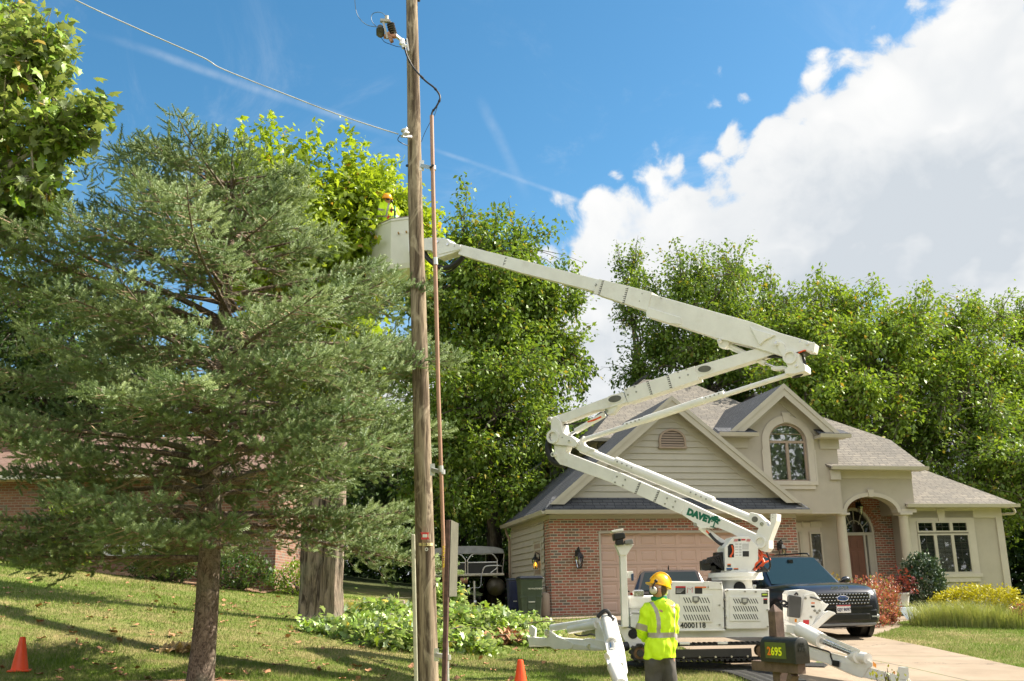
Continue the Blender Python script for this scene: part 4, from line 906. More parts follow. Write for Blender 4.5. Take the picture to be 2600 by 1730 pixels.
# far woods that close the horizon
def woods():
    n = 17500; a = np.where(rng.random(n) < .52, (rng.random(n)-.5)*1.7, rng.random(n)*6.283); bk = np.cos(a) < .3; d = 56+14*rng.random(n)-bk*12; x = np.sin(a)*d; y = np.cos(a)*d
    z0 = np.array([gz(p, q) for p, q in zip(x, y)]); h = (6.5+bk*10+1.8*nz(np.stack([a*9, a*0, a*0], 1), 1.0, 3))*rng.random(n)**1.0
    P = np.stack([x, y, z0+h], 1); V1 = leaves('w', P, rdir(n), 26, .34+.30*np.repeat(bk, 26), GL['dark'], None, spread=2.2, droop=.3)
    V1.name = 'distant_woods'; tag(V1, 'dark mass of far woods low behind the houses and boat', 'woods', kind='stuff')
woods()
# ------------------------------------------------------------ maple being pruned
MX = at(815, 1592, 21.6).x
t = thing('maple_tree', 'bright yellow-green maple with thick grey trunk behind the spruce', 'tree', (MX, 21.6, gz(MX, 21.6)))
mb_ = at(815, 1592, 21.6)
P = np.concatenate([ellpts(900, at(760, 620, 22.2), (2.5, 1.7, 1.95), .4, .6, 1.4, 1), ellpts(420, at(925, 550, 23.2), (1.4, 1.2, 1.4), .3, .7, 1.4, 2),
                    ellpts(260, at(660, 480, 22), (1.1, 1.1, 1.25), .3, .8, 1.4, 3), ellpts(200, at(1040, 600, 23.4), (.85, .9, 1.15), .2, .5, 1.4, 4),
                    ellpts(300, at(800, 880, 22), (2.1, 1.6, 1.4), .3, .2, 1.4, 5)])
sp = []
for (px, y0, y1) in ((612, 380, 305), (668, 400, 300), (690, 380, 282), (728, 400, 320), (800, 420, 305), (835, 430, 360), (885, 420, 310), (895, 470, 380), (965, 500, 395), (1000, 520, 400), (1050, 540, 455), (560, 420, 330), (920, 470, 350), (770, 430, 350)):
    for k in range(16): q = at(px+rng.normal()*5, y0+70+(y1-y0-70)*k/15, 22.0+rng.normal()*.15); sp.append(tuple(q))
dirs = treelimbs((mb_.x, 21.6, gz(MX, 21.6)-.1), P, at(845, 760, 22), .18, BARK, t, 9, 60, rt=.01, name='limbs')
SPN = np.array(sp); Pm = np.concatenate([P, SPN]); dirs = np.concatenate([dirs, np.tile([0, 0, 1.], (len(SPN), 1))])
leaves('foliage', Pm[:len(P)], dirs[:len(P)], 17, .145, GL['maple'], t, spread=.62, droop=.75, tmpl=(ML, MLF), back=.5)
leaves('top_shoots', SPN, dirs[len(P):], 7, .13, GL['maple'], t, spread=.20, droop=.7, tmpl=(ML, MLF), back=.1)
m = MB()                                  # twin trunk with a deep furrow
for dx, r_, tw in ((-.15, .27, -.12), (.17, .235, .10)):
    pts = [Vector((mb_.x+dx+tw*z_*.25, 21.6, gz(MX, 21.6)-.15+z_)) for z_ in (0, .35, .9, 1.8, 3.0, 4.2, 5.4)]
    rr_ = [r_*1.85, r_*1.25, r_, r_*.95, r_*.88, r_*.75, r_*.55]; P2, R2 = [], []
    for i in range(6):
        for k in range(9): P2.append(pts[i].lerp(pts[i+1], k/9)); R2.append(rr_[i]+(rr_[i+1]-rr_[i])*k/9)
    rings = []
    for i, (c_, q_) in enumerate(zip(P2, R2)):
        rings.append([c_+Vector((math.cos(2*math.pi*j/44), math.sin(2*math.pi*j/44), 0))*q_*(1+.16*mnoise.noise(Vector((math.cos(2*math.pi*j/44)*5+dx*9, math.sin(2*math.pi*j/44)*5, c_.z*.55)))+.06*mnoise.noise(Vector((j*.9, c_.z*2.5, dx))) ) for j in range(44)])
    m.loft(rings)
m.build('trunk', mat('bark_maple', barkfn((.05, .038, .030, 1), (.31, .245, .19, 1), 8, 1.0, .05)), t, smooth=60)
# ------------------------------------------------------------ sycamore reaching in from the left
sx = at(-330, 1500, 13.2); t = thing('sycamore_tree', 'large sycamore with broad lobed leaves reaching in from the upper left', 'tree', (sx.x, 13.2, gz(sx.x, 13.2)))
c = at(-60, 240, 12.6)
P = np.concatenate([ellpts(400, c, (1.25, 1.4, 1.75), .3, .0, 2.6, 8, amp=.3), ellpts(90, at(110, 110, 12.4), (.55, .6, .5), .1, .9, 2, 9), ellpts(80, at(150, 330, 12.4), (.62, .5, .28), .1, .9, 2, 10), ellpts(24, at(255, 272, 12.4), (.14, .2, .13), .1, 2, 2, 11), ellpts(110, at(60, 520, 12.6), (.6, .6, .34), .1, .9, 2, 12), ellpts(300, at(-210, 200, 12.9), (1.2, 1.3, 2.3), .3, .9, 2, 13)])
dirs = treelimbs((sx.x, 13.2, gz(sx.x, 13.2)-.1), P, at(-250, 100, 12.9), .26, BARKP, t, 8, 40, rt=.008)
m = MB(); m.tube(bez([at(-200, 90, 12.8), at(0, 108, 12.4), at(52, 112, 12.3), at(70, 190, 12.2), at(110, 262, 12.2), at(78, 312, 12.2), at(84, 430, 12.2)], 6), list(np.linspace(.05, .012, 37)), 8); m.build('limb', BARKP, t, smooth=50)
leaves('foliage', P, dirs, 10, .135, GL['syc'], t, spread=.34, droop=.55, tmpl=(ML, MLF), back=.3, sv=.3)
# ------------------------------------------------------------ blue spruce
SPX, SPY = at(508, 1725, 14.0).x, 14.0; SPZ = gz(SPX, SPY)
spruce = thing('spruce_tree', 'big blue-green spruce with bare lower trunk, filling the left half of the photo', 'tree', (SPX, SPY, SPZ))
def needlefn(gg):
    o = OBJ(gg); gi = gg.n('ShaderNodeNewGeometry')
    c = gg.mix(gg.ss(gg.noise(o, 2.2, 4, .6), .3, .7), (.150, .230, .068, 1), (.355, .430, .165, 1))
    c = gg.mix(gg.ss(gi.outputs['Random Per Island'], .2, .9), gg.mix(.25, c, (.08, .14, .03, 1)), c)
    d = gg.n('ShaderNodeBsdfDiffuse', i_Color=c); t_ = gg.n('ShaderNodeBsdfTranslucent', i_Color=c); s_ = gg.n('ShaderNodeBsdfGlossy', i_Roughness=.5, i_Color=(.8, .9, .9, 1))
    a = gg.n('ShaderNodeMixShader', i_0=.22, i_1=d.outputs[0], i_2=t_.outputs[0])
    return gg.n('ShaderNodeMixShader', i_0=.05, i_1=a.outputs[0], i_2=s_.outputs[0]).outputs[0]
NEED = mat('spruce_needles', needlefn)
def shoot_template(k=30, L=1.0):
    r_ = np.random.default_rng(3); V = []; F = []
    for i in range(k):
        t_ = (i+.3)/k; a = i*2.399; base = np.array([0, t_*L*.92, 0]); ln = .27*(1-.35*t_)
        d = np.array([math.cos(a)*.85, .55, math.sin(a)*.85+.12]); d /= np.linalg.norm(d); s_ = np.cross(d, [0, 1, 0]); s_ /= np.linalg.norm(s_)
        b = len(V); V += [base-s_*.042, base+s_*.042, base+d*ln]; F.append([b, b+1, b+2])
    b = len(V); V += [np.array([.05, 0, 0]), np.array([-.025, 0, .043]), np.array([-.025, 0, -.043]), np.array([0, 1.06, 0])]; F += [[b, b+1, b+3], [b+1, b+2, b+3], [b+2, b, b+3]]
    return np.array(V), np.array(F)
ST, SF = shoot_template(); SPSEED = 21
env = [(1.1, 1.2), (1.45, 2.5), (1.9, 3.2), (2.8, 3.45), (3.9, 3.5), (4.7, 3.3), (5.2, 2.65), (5.7, 2.0), (6.2, 1.45), (6.9, 1.05), (7.4, .85), (7.7, .6)]
def envr(z_):
    for (a, ra), (b, rb) in zip(env, env[1:]):
        if a <= z_ <= b: return ra+(rb-ra)*(z_-a)/(b-a)
    return .4
def trunkp(z_): return np.array([SPX+.008*z_+.03*math.sin(z_*1.3), SPY, SPZ+z_])
rng = np.random.default_rng(SPSEED); wood = MB(); dead = MB(); SH = []; zb = 1.75
wood.tube([tuple(trunkp(z_)) for z_ in (-.15, .1, .5, 1, 2, 3, 4, 5, 6, 7, 7.7)], [.24, .185, .165, .155, .145, .13, .115, .095, .07, .04, .015], 20)
while zb < 7.4:
    nb = 7 if zb < 5.6 else 9; ph = rng.random()*6.28
    for k in range(nb):
        z0_ = zb+rng.normal()*.07; a = ph+2*math.pi*k/nb+rng.normal()*.16; L = envr(min(z0_, 7.7))*(.82+.22*rng.random())*((1.35 if z0_ < 6.2 else 1.55) if (math.cos(a) < -.1 and z0_ > 5.0) else 1)
        if rng.random() < .10: L *= .6
        if rng.random() < .22: continue
        h = np.array([math.cos(a), math.sin(a), 0]); rise = (.42 if z0_ > 6.3 else .16+.05*(z0_-1.5)) if z0_ > 2.4 else .10
        rise = min(rise, (7.55-z0_)/L+.10); nseg = 9; C = []; o = trunkp(z0_); zsag = rng.normal()*.08
        for i in range(nseg+1):
            s_ = i/nseg; r_ = L*s_; zz_ = L*(rise*s_-(.30+zsag)*s_*s_+.20*s_**3.2); sw = .06*L*math.sin(s_*3+a*3)
            C.append(o+h*r_+np.array([-h[1], h[0], 0])*sw+np.array([0, 0, zz_]))
        r0_ = .012+.011*L; wood.tube([tuple(c) for c in C], list(np.linspace(r0_, .005, nseg+1)), 5)
        C = np.array(C); side_ = np.array([-h[1], h[0], 0])
        nl = int(L/.125)
        for j in range(nl):
            s_ = .16+.84*(j+rng.random()*.5)/nl; q = s_*nseg; i = min(int(q), nseg-1); p = C[i]+(C[i+1]-C[i])*(q-i)
            for sg in (-1, 1):
                ll = L*.30*(1-s_)**.65*(.6+.6*rng.random())+.15
                if s_ < .48 and rng.random() < .85:
                    if rng.random() < .7:
                        e_ = p+side_*sg*ll*.55+h*ll*.3+np.array([rng.normal()*.1, rng.normal()*.1, -.28*rng.random()]); mid_ = (p+e_)/2+rng.normal(size=3)*.05; dead.tube([tuple(p), tuple(mid_), tuple(e_)], [.006, .004, .0015], 3, caps=False)
                    if rng.random() < .75: continue
                dl = side_*sg*(.85)+h*(.65+.3*s_)+np.array([0, 0, .05+.30*rng.normal()]); dl /= np.linalg.norm(dl)
                e_ = p+dl*ll; e_[2] -= .16*ll
                if ll > .3: dead.tube([tuple(p), tuple((p+e_)/2+np.array([0, 0, .03*ll])), tuple(e_)], [.007, .005, .002], 3, caps=False)
                ns = max(2, int(ll/.115))
                for u_ in range(ns):
                    f = (u_+.7)/ns
                    if f*ll < .45*ll and s_ < .55 and rng.random() < .5: continue
                    pp = p+(e_-p)*f; 
                    for g2 in (-1, 1):
                        pr_ = np.cross(dl, [0, 0, 1])*g2; dd = dl*.55+pr_*.70*(1-f*.4)+np.array([rng.normal()*.2, rng.normal()*.2, .38+.38*rng.normal()]); SH.append((pp+np.array([0, 0, .03*rng.normal()]), dd, .125+.065*rng.random()))
                SH.append((e_, dl+np.array([0, 0, .15]), .18)); SH.append((p+(e_-p)*.6, dl*.5+np.array([rng.normal()*.3, rng.normal()*.3, .8]), .13))
        SH.append((C[-1], (C[-1]-C[-2])+np.array([0, 0, .03]), .17))
    zb += .26+.05*rng.random()
for k in range(80):                       # upright leaders over the rounded top
    a = rng.random()*6.28; rr = 1.75*rng.random()**.6; z_ = 7.48-.12*rr*rr+rng.random()*.12; p = np.array([SPX-.35+math.cos(a)*rr, SPY+math.sin(a)*rr, SPZ+z_-.25])
    for j in range(9): SH.append((p+np.array([rng.normal()*.06, rng.normal()*.06, .055*j-.15]), np.array([rng.normal()*.9, rng.normal()*.9, .6]), .15))
    SH.append((p+np.array([0, 0, .3]), np.array([rng.normal()*.1, rng.normal()*.1, 1]), .24))
wood.build('trunk', BARKS, spruce, smooth=50)
TW = dead.build('twigs', TWIG, spruce, fix=False)
pos = np.array([s_[0] for s_ in SH]); dr2 = np.array([s_[1] for s_ in SH]); sz = np.array([s_[2] for s_ in SH])
V, F = inst(ST, SF, mat34(rotframes(dr2, roll=rng.random(len(SH))*6.28), sz, pos))
meshobj('needles', V, F, NEED, spruce); print('spruce shoots', len(SH))
# ------------------------------------------------------------ shrubs and ground plants
def bush(name, label, cat, c, r, n, ls, m, group=None, tmpl=(QL, QF), droop=-.4, stems=True, per=14, gap=.9, gs=3, spread=.16):
    c = Vector(c); t = thing(name, label, cat, (c.x, c.y, gz(c.x, c.y)), group=group)
    P = ellpts(n, (c.x, c.y, c.z+r[2]*.75), r, .55, gap, gs, int(c.x*7)); P = P[P[:, 2] > gz(c.x, c.y)+.02]
    d = P-np.array([c.x, c.y, c.z]); leaves('foliage', P, d, per, ls, m, t, spread=spread, droop=droop, tmpl=tmpl, back=.12)
    mb = MB()
    for p in P[::max(1, len(P)//40)]: mb.tube([(c.x+rng.normal()*.05, c.y+rng.normal()*.05, gz(c.x, c.y)-.03), tuple(np.array(c)*.5+p*.5+[0, 0, .0]), tuple(p)], [.014, .009, .003], 4)
    mb.build('stems', BARKD, t); return t
RED = leafmat('leaf_barberry', (.27, .07, .055, 1), (.50, .19, .15, 1), (.22, .24, .09, 1), tl=.3, c3t=.78)
HOL = leafmat('leaf_holly', (.022, .055, .020, 1), (.050, .095, .035, 1), tl=.15, gloss=.10)
YEL = leafmat('leaf_gold_cypress', (.34, .33, .02, 1), (.52, .46, .03, 1), tl=.3)
RSE = leafmat('leaf_rose', (.10, .17, .03, 1), (.24, .28, .08, 1), (.60, .50, .25, 1))
p = at(2195, 1572, 24.6); bush('barberry_bush', 'rounded red barberry bush just right of the black car hood', 'bush', (p.x, 24.6, gz(p.x, 24.6)), (.78, .7, .66), 260, .06, RED, 'red barberry bushes by the walkway')
p = at(2247, 1560, 25.6); bush('barberry_bush', 'taller red barberry bush nearest the porch steps', 'bush', (p.x, 25.6, gz(p.x, 25.6)), (.42, .5, .72), 200, .06, RED, 'red barberry bushes by the walkway')
p = at(2610, 1590, 25.0); bush('barberry_bush', 'small red barberry bush at the right edge of the photo', 'bush', (p.x, 25, gz(p.x, 25)), (.4, .5, .36), 120, .06, RED, 'red barberry bushes by the walkway')
p = at(2345, 1520, 29.3); bush('holly_bush', 'dark glossy holly bush between the right column and the wing window', 'bush', (p.x, 29.3, gz(p.x, 29.3)+.1), (.75, .5, .95), 560, .075, HOL, per=16); 
p = at(2338, 1420, 29.4); 
p = at(2490, 1575, 27.4); bush('gold_cypress', 'low mounding golden yellow cypress behind the ornamental grass', 'bush', (p.x, 27.4, gz(p.x, 27.4)), (1.35, .7, .55), 420, .07, YEL, droop=-.2, per=18)
p = at(2150, 1500, 26.5); bush('rose_bush', 'pale leafy rose bush between the car windshield and left column', 'bush', (p.x, 26.5, gz(p.x, 26.5)), (.42, .4, .55), 110, .06, RSE)
p = at(2118, 1480, 27.2); bush('nandina_shrub', 'thin reddish-green shrub in front of the entry bay', 'bush', (p.x, 27.2, gz(p.x, 27.2)), (.28, .3, .72), 70, .06, leafmat('leaf_nandina', (.14, .19, .03, 1), (.45, .20, .07, 1)))
p = at(190, 1330, 26.6); bush('viburnum_bush', 'loose yellow-green shrub in front of the brick ranch wall', 'bush', (p.x, 26.6, gz(p.x, 26.6)+.3), (.9, .6, 1.0), 260, .09, GL['fresh'], per=12)
p = at(760, 1440, 28.4); bush('yew_bush', 'low light green shrub against the ranch house, right of the spruce trunk', 'bush', (p.x, 28.4, gz(p.x, 28.4)), (.9, .5, .55), 200, .08, GL['fresh'], per=12)
for k, (px, d_) in enumerate(((420, 27.4), (600, 27.6))):
    p = at(px, 1440, d_); bush('foundation_bush', ('dark low shrub under the ranch window, left of the spruce trunk', 'dark low shrub under the ranch eave, right behind the spruce trunk')[k], 'bush', (p.x, d_, gz(p.x, d_)), (1.1, .5, .6), 200, .09, GL['dark'], 'dark shrubs along the ranch house', per=12)
def blades(name, label, cat, spots, n, h, w, m, spread, lean, group=None, seedc=None):
    c = Vector(spots[0]); L_ = (np.mean([s_[0] for s_ in spots]), np.mean([s_[1] for s_ in spots])); t = (L_[0], L_[1], gz(*L_)); V = []; F = []
    for (x, y) in spots:
        for i in range(n):
            a = rng.random()*6.28; r_ = rng.random()**.5*spread*.35; b = np.array([x+math.cos(a)*r_, y+math.sin(a)*r_, gz(x, y)-.02]); hh = h*(.6+.45*rng.random()); out_ = lean*hh*(.25+.75*rng.random()); a2 = a+rng.normal()*.5
            d = np.array([math.cos(a2), math.sin(a2), 0]); s_ = np.array([-d[1], d[0], 0])*w*.5; k0 = len(V)
            for q in range(5):
                t_ = q/4; c_ = b+d*out_*t_**2+np.array([0, 0, hh*(t_-.28*lean*t_**3)]); ww = (1-t_*.85); V += [c_-s_*ww, c_+s_*ww]
            F += [[k0+2*q, k0+2*q+1, k0+2*q+3, k0+2*q+2] for q in range(4)]
    o = meshobj(name, V, F, m, None, loc=t); return tag(o, label, cat, group)
FG = leafmat('fountain_grass', (.16, .23, .05, 1), (.42, .42, .20, 1), tl=.35, sc_=3)
for k, (px, py, d_, h) in enumerate(((2365, 1572, 25.3, .95), (2420, 1578, 25.2, 1.0), (2480, 1580, 25.1, .98), (2535, 1583, 25.0, .90), (2578, 1586, 24.9, .72))):
    p = at(px, py, d_); lab = ('fountain grass clump nearest the porch steps', 'fountain grass clump second from the porch steps', 'middle fountain grass clump below the wing window', 'fountain grass clump second from the right edge', 'shortest fountain grass clump, at the right edge')[k]
    blades('fountain_grass', lab, 'ornamental grass', [(p.x, d_)], 800, h*.80, .012, FG, 1.5, .72, 'fountain grass clumps in a row')
IR = leafmat('iris_leaf', (.16, .26, .03, 1), (.30, .40, .08, 1))
for k, px in enumerate((30, 62, 92)):
    p = at(px, 1455, 26.2); blades('iris_clump', ('iris clump with upright blades at the left edge of the ranch bed', 'middle iris clump with upright blades in the ranch bed', 'iris clump with upright blades, third from the left edge')[k], 'plant', [(p.x, 26.2)], 46, .62, .045, IR, .5, .45, 'iris clumps by the ranch house')
# cut maple branches heaped on the lawn
BR = leafmat('leaf_cut_maple', (.15, .29, .02, 1), (.34, .46, .04, 1), (.55, .42, .05, 1), back=(.36, .45, .30, 1), tl=.30, gloss=.08)
def pile(label, spots, n, group):
    P = []
    for (px, py, d_, rx, rz, w) in spots:
        p = gat(px, py) if d_ is None else at(px, py, d_); k = int(n*w); q = rdir(k)*rng.random((k, 1))**.4; q[:, 2] = abs(q[:, 2]); q = q*np.array([rx, rx*.6, rz])*(1+.2*nz(q, 3, 4)[:, None]); P.append(q+np.array([p.x, p.y, gz(p.x, p.y)]))
    P = np.concatenate(P); c = P.mean(0); t = thing('brush_pile', label, 'brush pile', (c[0], c[1], gz(c[0], c[1])), group=group)
    leaves('cut_foliage', P, rdir(len(P))*.6+np.array([0, 0, .6]), 8, .115, BR, t, spread=.26, droop=.1, tmpl=(ML, MLF), sv=.4, back=.1)
    mb = MB()
    for i in range(40): a = P[rng.integers(len(P))]; b = a+np.array([rng.normal()*.7, rng.normal()*.4, abs(rng.normal())*.1]); mb.tube([tuple(a*[1, 1, 1]), tuple((a+b)/2+[0, 0, .08]), tuple(b)], [.016, .012, .005], 5)
    mb.build('branches', BARK, t)
pile('heap of cut maple branches with pale leaf undersides, left of the utility pole', [(850, 1610, None, .95, .22, .14), (930, 1625, None, 1.0, .42, .28), (1010, 1645, None, .9, .42, .30), (870, 1580, None, .6, .25, .08), (960, 1590, None, .8, .55, .2)], 1300, 'heaps of cut branches')
pile('heap of cut maple branches right of the brown sign post, before the boat', [(1190, 1615, None, 1.2, .62, .38), (1290, 1620, None, 1.1, .42, .3), (1130, 1570, None, .6, .95, .14), (1160, 1655, None, .8, .3, .16), (1350, 1640, None, .4, .2, .05)], 1500, 'heaps of cut branches')
q = gat(1280, 1632); n = 260; pp = rdir(n)*rng.random((n, 1))**.5*np.array([.75, .5, .16]); pp[:, 2] = abs(pp[:, 2])+.05; pp += np.array([q.x, q.y-.5, gz(q.x, q.y)])
V, F = inst(ML, MLF, mat34(rotframes(rdir(n)), .15+.05*rng.random(n), pp)); tag(meshobj('dry_leaf_heap', V, F, LEAFDRY, None, loc=(q.x, q.y-.5, gz(q.x, q.y))), 'small heap of brown dead leaves in front of the cut branches', 'leaves')
q = gat(450, 1653); n = 150; pp = rdir(n)*rng.random((n, 1))**.5*np.array([.34, .3, .05]); pp[:, 2] = abs(pp[:, 2])+.03; pp += np.array([q.x, q.y, gz(q.x, q.y)])
V, F = inst(ML, MLF, mat34(rotframes(rdir(n)), .09+.04*rng.random(n), pp)); tag(meshobj('dry_leaf_heap', V, F, plain('tan_leaf', (.55, .38, .18), .8, var=.4, vs=30), None, loc=(q.x, q.y, gz(q.x, q.y))), 'flat patch of tan leaves on the lawn left of the spruce trunk', 'leaves')
# mulch ring round the spruce
MUL = plain('mulch', (.33, .20, .13), .95, var=.4, vs=30, bstr=.8)
m = MB(); nn = 40; V = [(SPX+.1, SPY-.3, gz(SPX, SPY-.3)+.03)]
for i in range(nn): a = 2*math.pi*i/nn; r_ = 1.55*(1+.08*math.sin(a*5)); x, y = SPX+.1+r_*1.1*math.cos(a), SPY-.75+r_*.85*math.sin(a); V.append((x, y, gz(x, y)+.028))
m.add(V, [(0, i+1, (i+1) % nn+1) for i in range(nn)]); tag(m.build('mulch_bed', MUL), kind='structure')
p = at(2292, 1716, 13.2); bush('rose_seedling', 'small reddish sprig of leaves in front of the right outrigger foot', 'plant', (at(2262, 1760, 12.5).x, 12.5, gz(3.9, 12.5)+.02), (.22, .2, .30), 26, .055, leafmat('leaf_sprig', (.10, .18, .03, 1), (.34, .30, .06, 1), (.5, .2, .06, 1)), per=5, spread=.2)
# ------------------------------------------------------------ shared paints
WHITE = plain('white_machine_paint', (.79, .78, .74), .38, var=.05, vs=3, grime=.40, gcol=(.55, .50, .42), bstr=.04)
FIBER = plain('fibreglass_cream', (.66, .66, .58), .4, var=.04, vs=2, grime=.12, gcol=(.5, .48, .4), bstr=.04)
STEEL = plain('bare_steel', (.55, .55, .55), .25, .9, var=.1)
RUB = plain('black_rubber', (.022, .021, .020), .7, var=.3, vs=9, grime=.35, gcol=(.10, .085, .065))
HOSE = plain('black_hose', (.012, .012, .014), .5, vs=9)
REDH = plain('orange_hose', (.75, .10, .02), .4)
WOODP = None
def polefn(gg):
    o = OBJ(gg); s_ = gg.mapv(o, (16, 16, 1.1)); n_ = gg.noise(s_, 1, 7, .66, .6); k = gg.noise(gg.mapv(o, (5, 5, 2.2)), 1, 4, .6, 1.5)
    c = gg.mix(gg.ss(n_, .36, .62), (.085, .062, .045, 1), (.33, .265, .19, 1)); c = gg.mix(gg.ss(k, .50, .72), c, (.42, .35, .26, 1))
    c = gg.mix(gg.ss(gg.noise(gg.mapv(o, (30, 30, .8)), 1, 3, .6), .62, .7), c, (.03, .022, .018, 1))
    return pbr(gg, c, .95, 0, n_, 1.0, .012, .1)
POLEW = mat('weathered_pole_wood', polefn)
WOODB = plain('brown_stained_wood', (.13, .085, .065), .85, var=.25, vs=14, bstr=.4)
COPC = plain('tan_fibre_conduit', (.37, .21, .14), .5, var=.12, vs=5)
ALU = plain('aluminium', (.62, .62, .60), .35, .6, var=.08)
SIGNB = plain('sign_back', (.15, .145, .11), .55, .3, var=.12, vs=5)
def mpp(p): return (Vector(p)-CAM).dot(_f)/FPX
def pipe(pts, rpx, n=10): return pts, [r_*mpp(p) for p, r_ in zip(pts, rpx)]
# ------------------------------------------------------------ utility pole
ys_ = [(-260, 1041, 12.4), (0, 1045.5, 14.6), (250, 1050, 16.4), (500, 1054, 18.3), (760, 1062, 19.6), (1000, 1069, 21.2), (1200, 1074, 22.5), (1400, 1079, 24.4), (1600, 1084, 26.2), (1730, 1086.5, 27.3), (1990, 1092, 29)]
pts = [at(x, y, 13.5) for y, x, r_ in ys_]; pts[-1].z = gz(pts[-1].x, 13.5)-.1
pole = thing('utility_pole', 'tall weathered wooden utility pole with riser conduit, standing at the yard edge', 'utility pole', (pts[-1].x, 13.5, gz(pts[-1].x, 13.5)))
p_, r_ = pipe(pts, [a[2] for a in ys_]); fine_p, fine_r = [], []
for i in range(len(p_)-1):
    for k in range(8): t_ = k/8; fine_p.append(p_[i].lerp(p_[i+1], t_)); fine_r.append((r_[i]*(1-t_)+r_[i+1]*t_)*(1+.025*mnoise.noise(Vector((i*1.3, k*.5, 0)))))
fine_p.append(p_[-1]); fine_r.append(r_[-1])
m = MB(); m.tube(fine_p, fine_r, 28); m.build('pole_shaft', POLEW, pole, smooth=60)
def sp(x, y): return 900+.3188*x, .3188*y
m = MB(); a = at(1049, 1357, 13.35); b = at(1058, 1800, 13.35); m.bar(a, b, .07, .05); m.build('cable_guard', plain('cream_plastic', (.52, .50, .38), .6, grime=.3), pole, bevel=.012)
RY = 13.15
rp = [(1096, 294), (1100, 500), (1107, 760), (1113, 1000), (1120, 1200), (1125, 1360), (1130, 1560)]
p_, r_ = pipe([at(x, y, RY) for x, y in rp], [4.9, 5.3, 5.4, 5.2, 5, 4.9, 4.8]); m = MB(); m.tube(p_, r_, 16); m.build('riser_conduit', COPC, pole, smooth=60)
p_, r_ = pipe([at(x, y, RY) for x, y in ((1130, 1560), (1134, 1650), (1137, 1800))], [5.4, 5.4, 5.4]); m = MB(); m.tube(p_, r_, 16)
m.cyl(at(1105, 655, RY), at(1106, 673, RY), .034, n=16); m.cyl(at(1119, 1183, RY), at(1120, 1200, RY), .034, n=16); m.build('conduit_coupling', ALU, pole, smooth=60)
for k, (py, px0, px1) in enumerate(((424, 1071, 1099), (1196, 1098, 1122), (1666, 1108, 1136))):
    m = MB(); a = at(px0, py-3, 13.35); b = at(px1, py+3, RY+.02); m.bar(a, b, .05, .05); m.bar(a+Vector((0, 0, -.08)), a+Vector((0, 0, .08)), .06, .02); m.ring(b-Vector((0, 0, .03)), b+Vector((0, 0, .03)), .045, .036); m.build('standoff_bracket', ALU, pole)
m = MB(); m.cyl(at(1091, 427, RY-.03), at(1101, 419, RY-.03), .014); m.build('strap_bolt', BLACKM, pole)
cab = bez([at(*sp(x, y), Y) for x, y, Y in ((392, 345, 13.2), (402, 390, 13.22), (425, 460, 13.24), (470, 540, 13.26), (560, 640, 13.22), (640, 705, 13.2), (682, 775, 13.15), (655, 845, 13.15), (622, 890, 13.15), (612, 935, 13.15))], 6)
m = MB(); m.tube(cab, .0135, 10); m.build('riser_cable', HOSE, pole, smooth=60)
for k in (5, 14, 22, 30, 38, 46):
    m = MB(); m.cyl(cab[k], cab[k+1], .019, n=10); m.build('cable_tie', HOSE, pole)
def wire(pts, r, name, mm=HOSE, par=pole): m = MB(); m.tube(bez(pts, 8), r, 6); return m.build(name, mm, par, smooth=60)
wire([at(*sp(x, y), 13.2) for x, y in ((2, -60), (5, 30), (20, 110), (60, 170), (110, 203), (178, 217))], .0055, 'jumper_wire', plain('blue_grey_wire', (.10, .16, .24), .5))
wire([at(*sp(x, y), 13.2) for x, y in ((178, 217), (145, 180), (133, 140), (150, 108), (190, 98), (228, 108), (250, 135))], .0055, 'jumper_wire', MATS['blue_grey_wire'])
wire([at(*sp(x, y), 13.2) for x, y in ((212, 300), (240, 335), (290, 355), (340, 372), (385, 376))], .0045, 'jumper_wire')
wire([at(*sp(x, y), 13.2) for x, y in ((660, 850), (640, 910), (600, 980), (560, 1060), (533, 1130))], .004, 'ground_wire')
m = MB(); c0 = at(*sp(205, 205), 13.2); c1_ = at(*sp(207, 298), 13.2); ax = (c1_-c0); L_ = ax.length; ax.normalize()
prof = [(.03, 0), (.045, .02)]
for k in range(7): z_ = .05+k*(L_-.09)/7; prof += [(.040, z_), (.062, z_+.012), (.040, z_+.026)]
prof += [(.045, L_-.02), (.02, L_)]
m._lathe(c0, prof, 18, ax); m.build('surge_arrester', plain('grey_polymer', (.10, .10, .10), .5), pole, smooth=30)
m = MB(); c0 = at(*sp(282, 175), 13.25); c1_ = at(*sp(312, 285), 13.25); ax = c1_-c0; L_ = ax.length; ax.normalize(); prof = [(.02, 0)]
for k in range(5): z_ = .03+k*(L_-.05)/5; prof += [(.022, z_), (.062, z_+.018), (.055, z_+.028), (.022, z_+.03)]
m._lathe(c0, prof+[(.03, L_)], 18, ax); m.build('porcelain_insulator', plain('dark_porcelain', (.07, .065, .07), .25), pole, smooth=30)
m = MB(); m.bar(at(*sp(205, 165), 13.2), at(*sp(283, 172), 13.22), .06, .04); m.bar(at(*sp(230, 180), 13.18), at(*sp(263, 310), 13.18), .035, .03); m.cyl(at(*sp(257, 130), 13.22), at(*sp(257, 160), 13.22), .03); m.build('fuse_cutout', plain('cutout_grey', (.42, .40, .37), .5, grime=.4, gcol=(.25, .09, .04)), pole)
m = MB(); m.bar(at(*sp(235, 292), 13.2), at(*sp(330, 290), 13.25), .07, .04); m.bar(at(*sp(265, 265), 13.2), at(*sp(300, 335), 13.2), .06, .05); m.build('rusty_bracket', plain('rusty_metal', (.34, .17, .10), .7, var=.5, vs=30), pole)
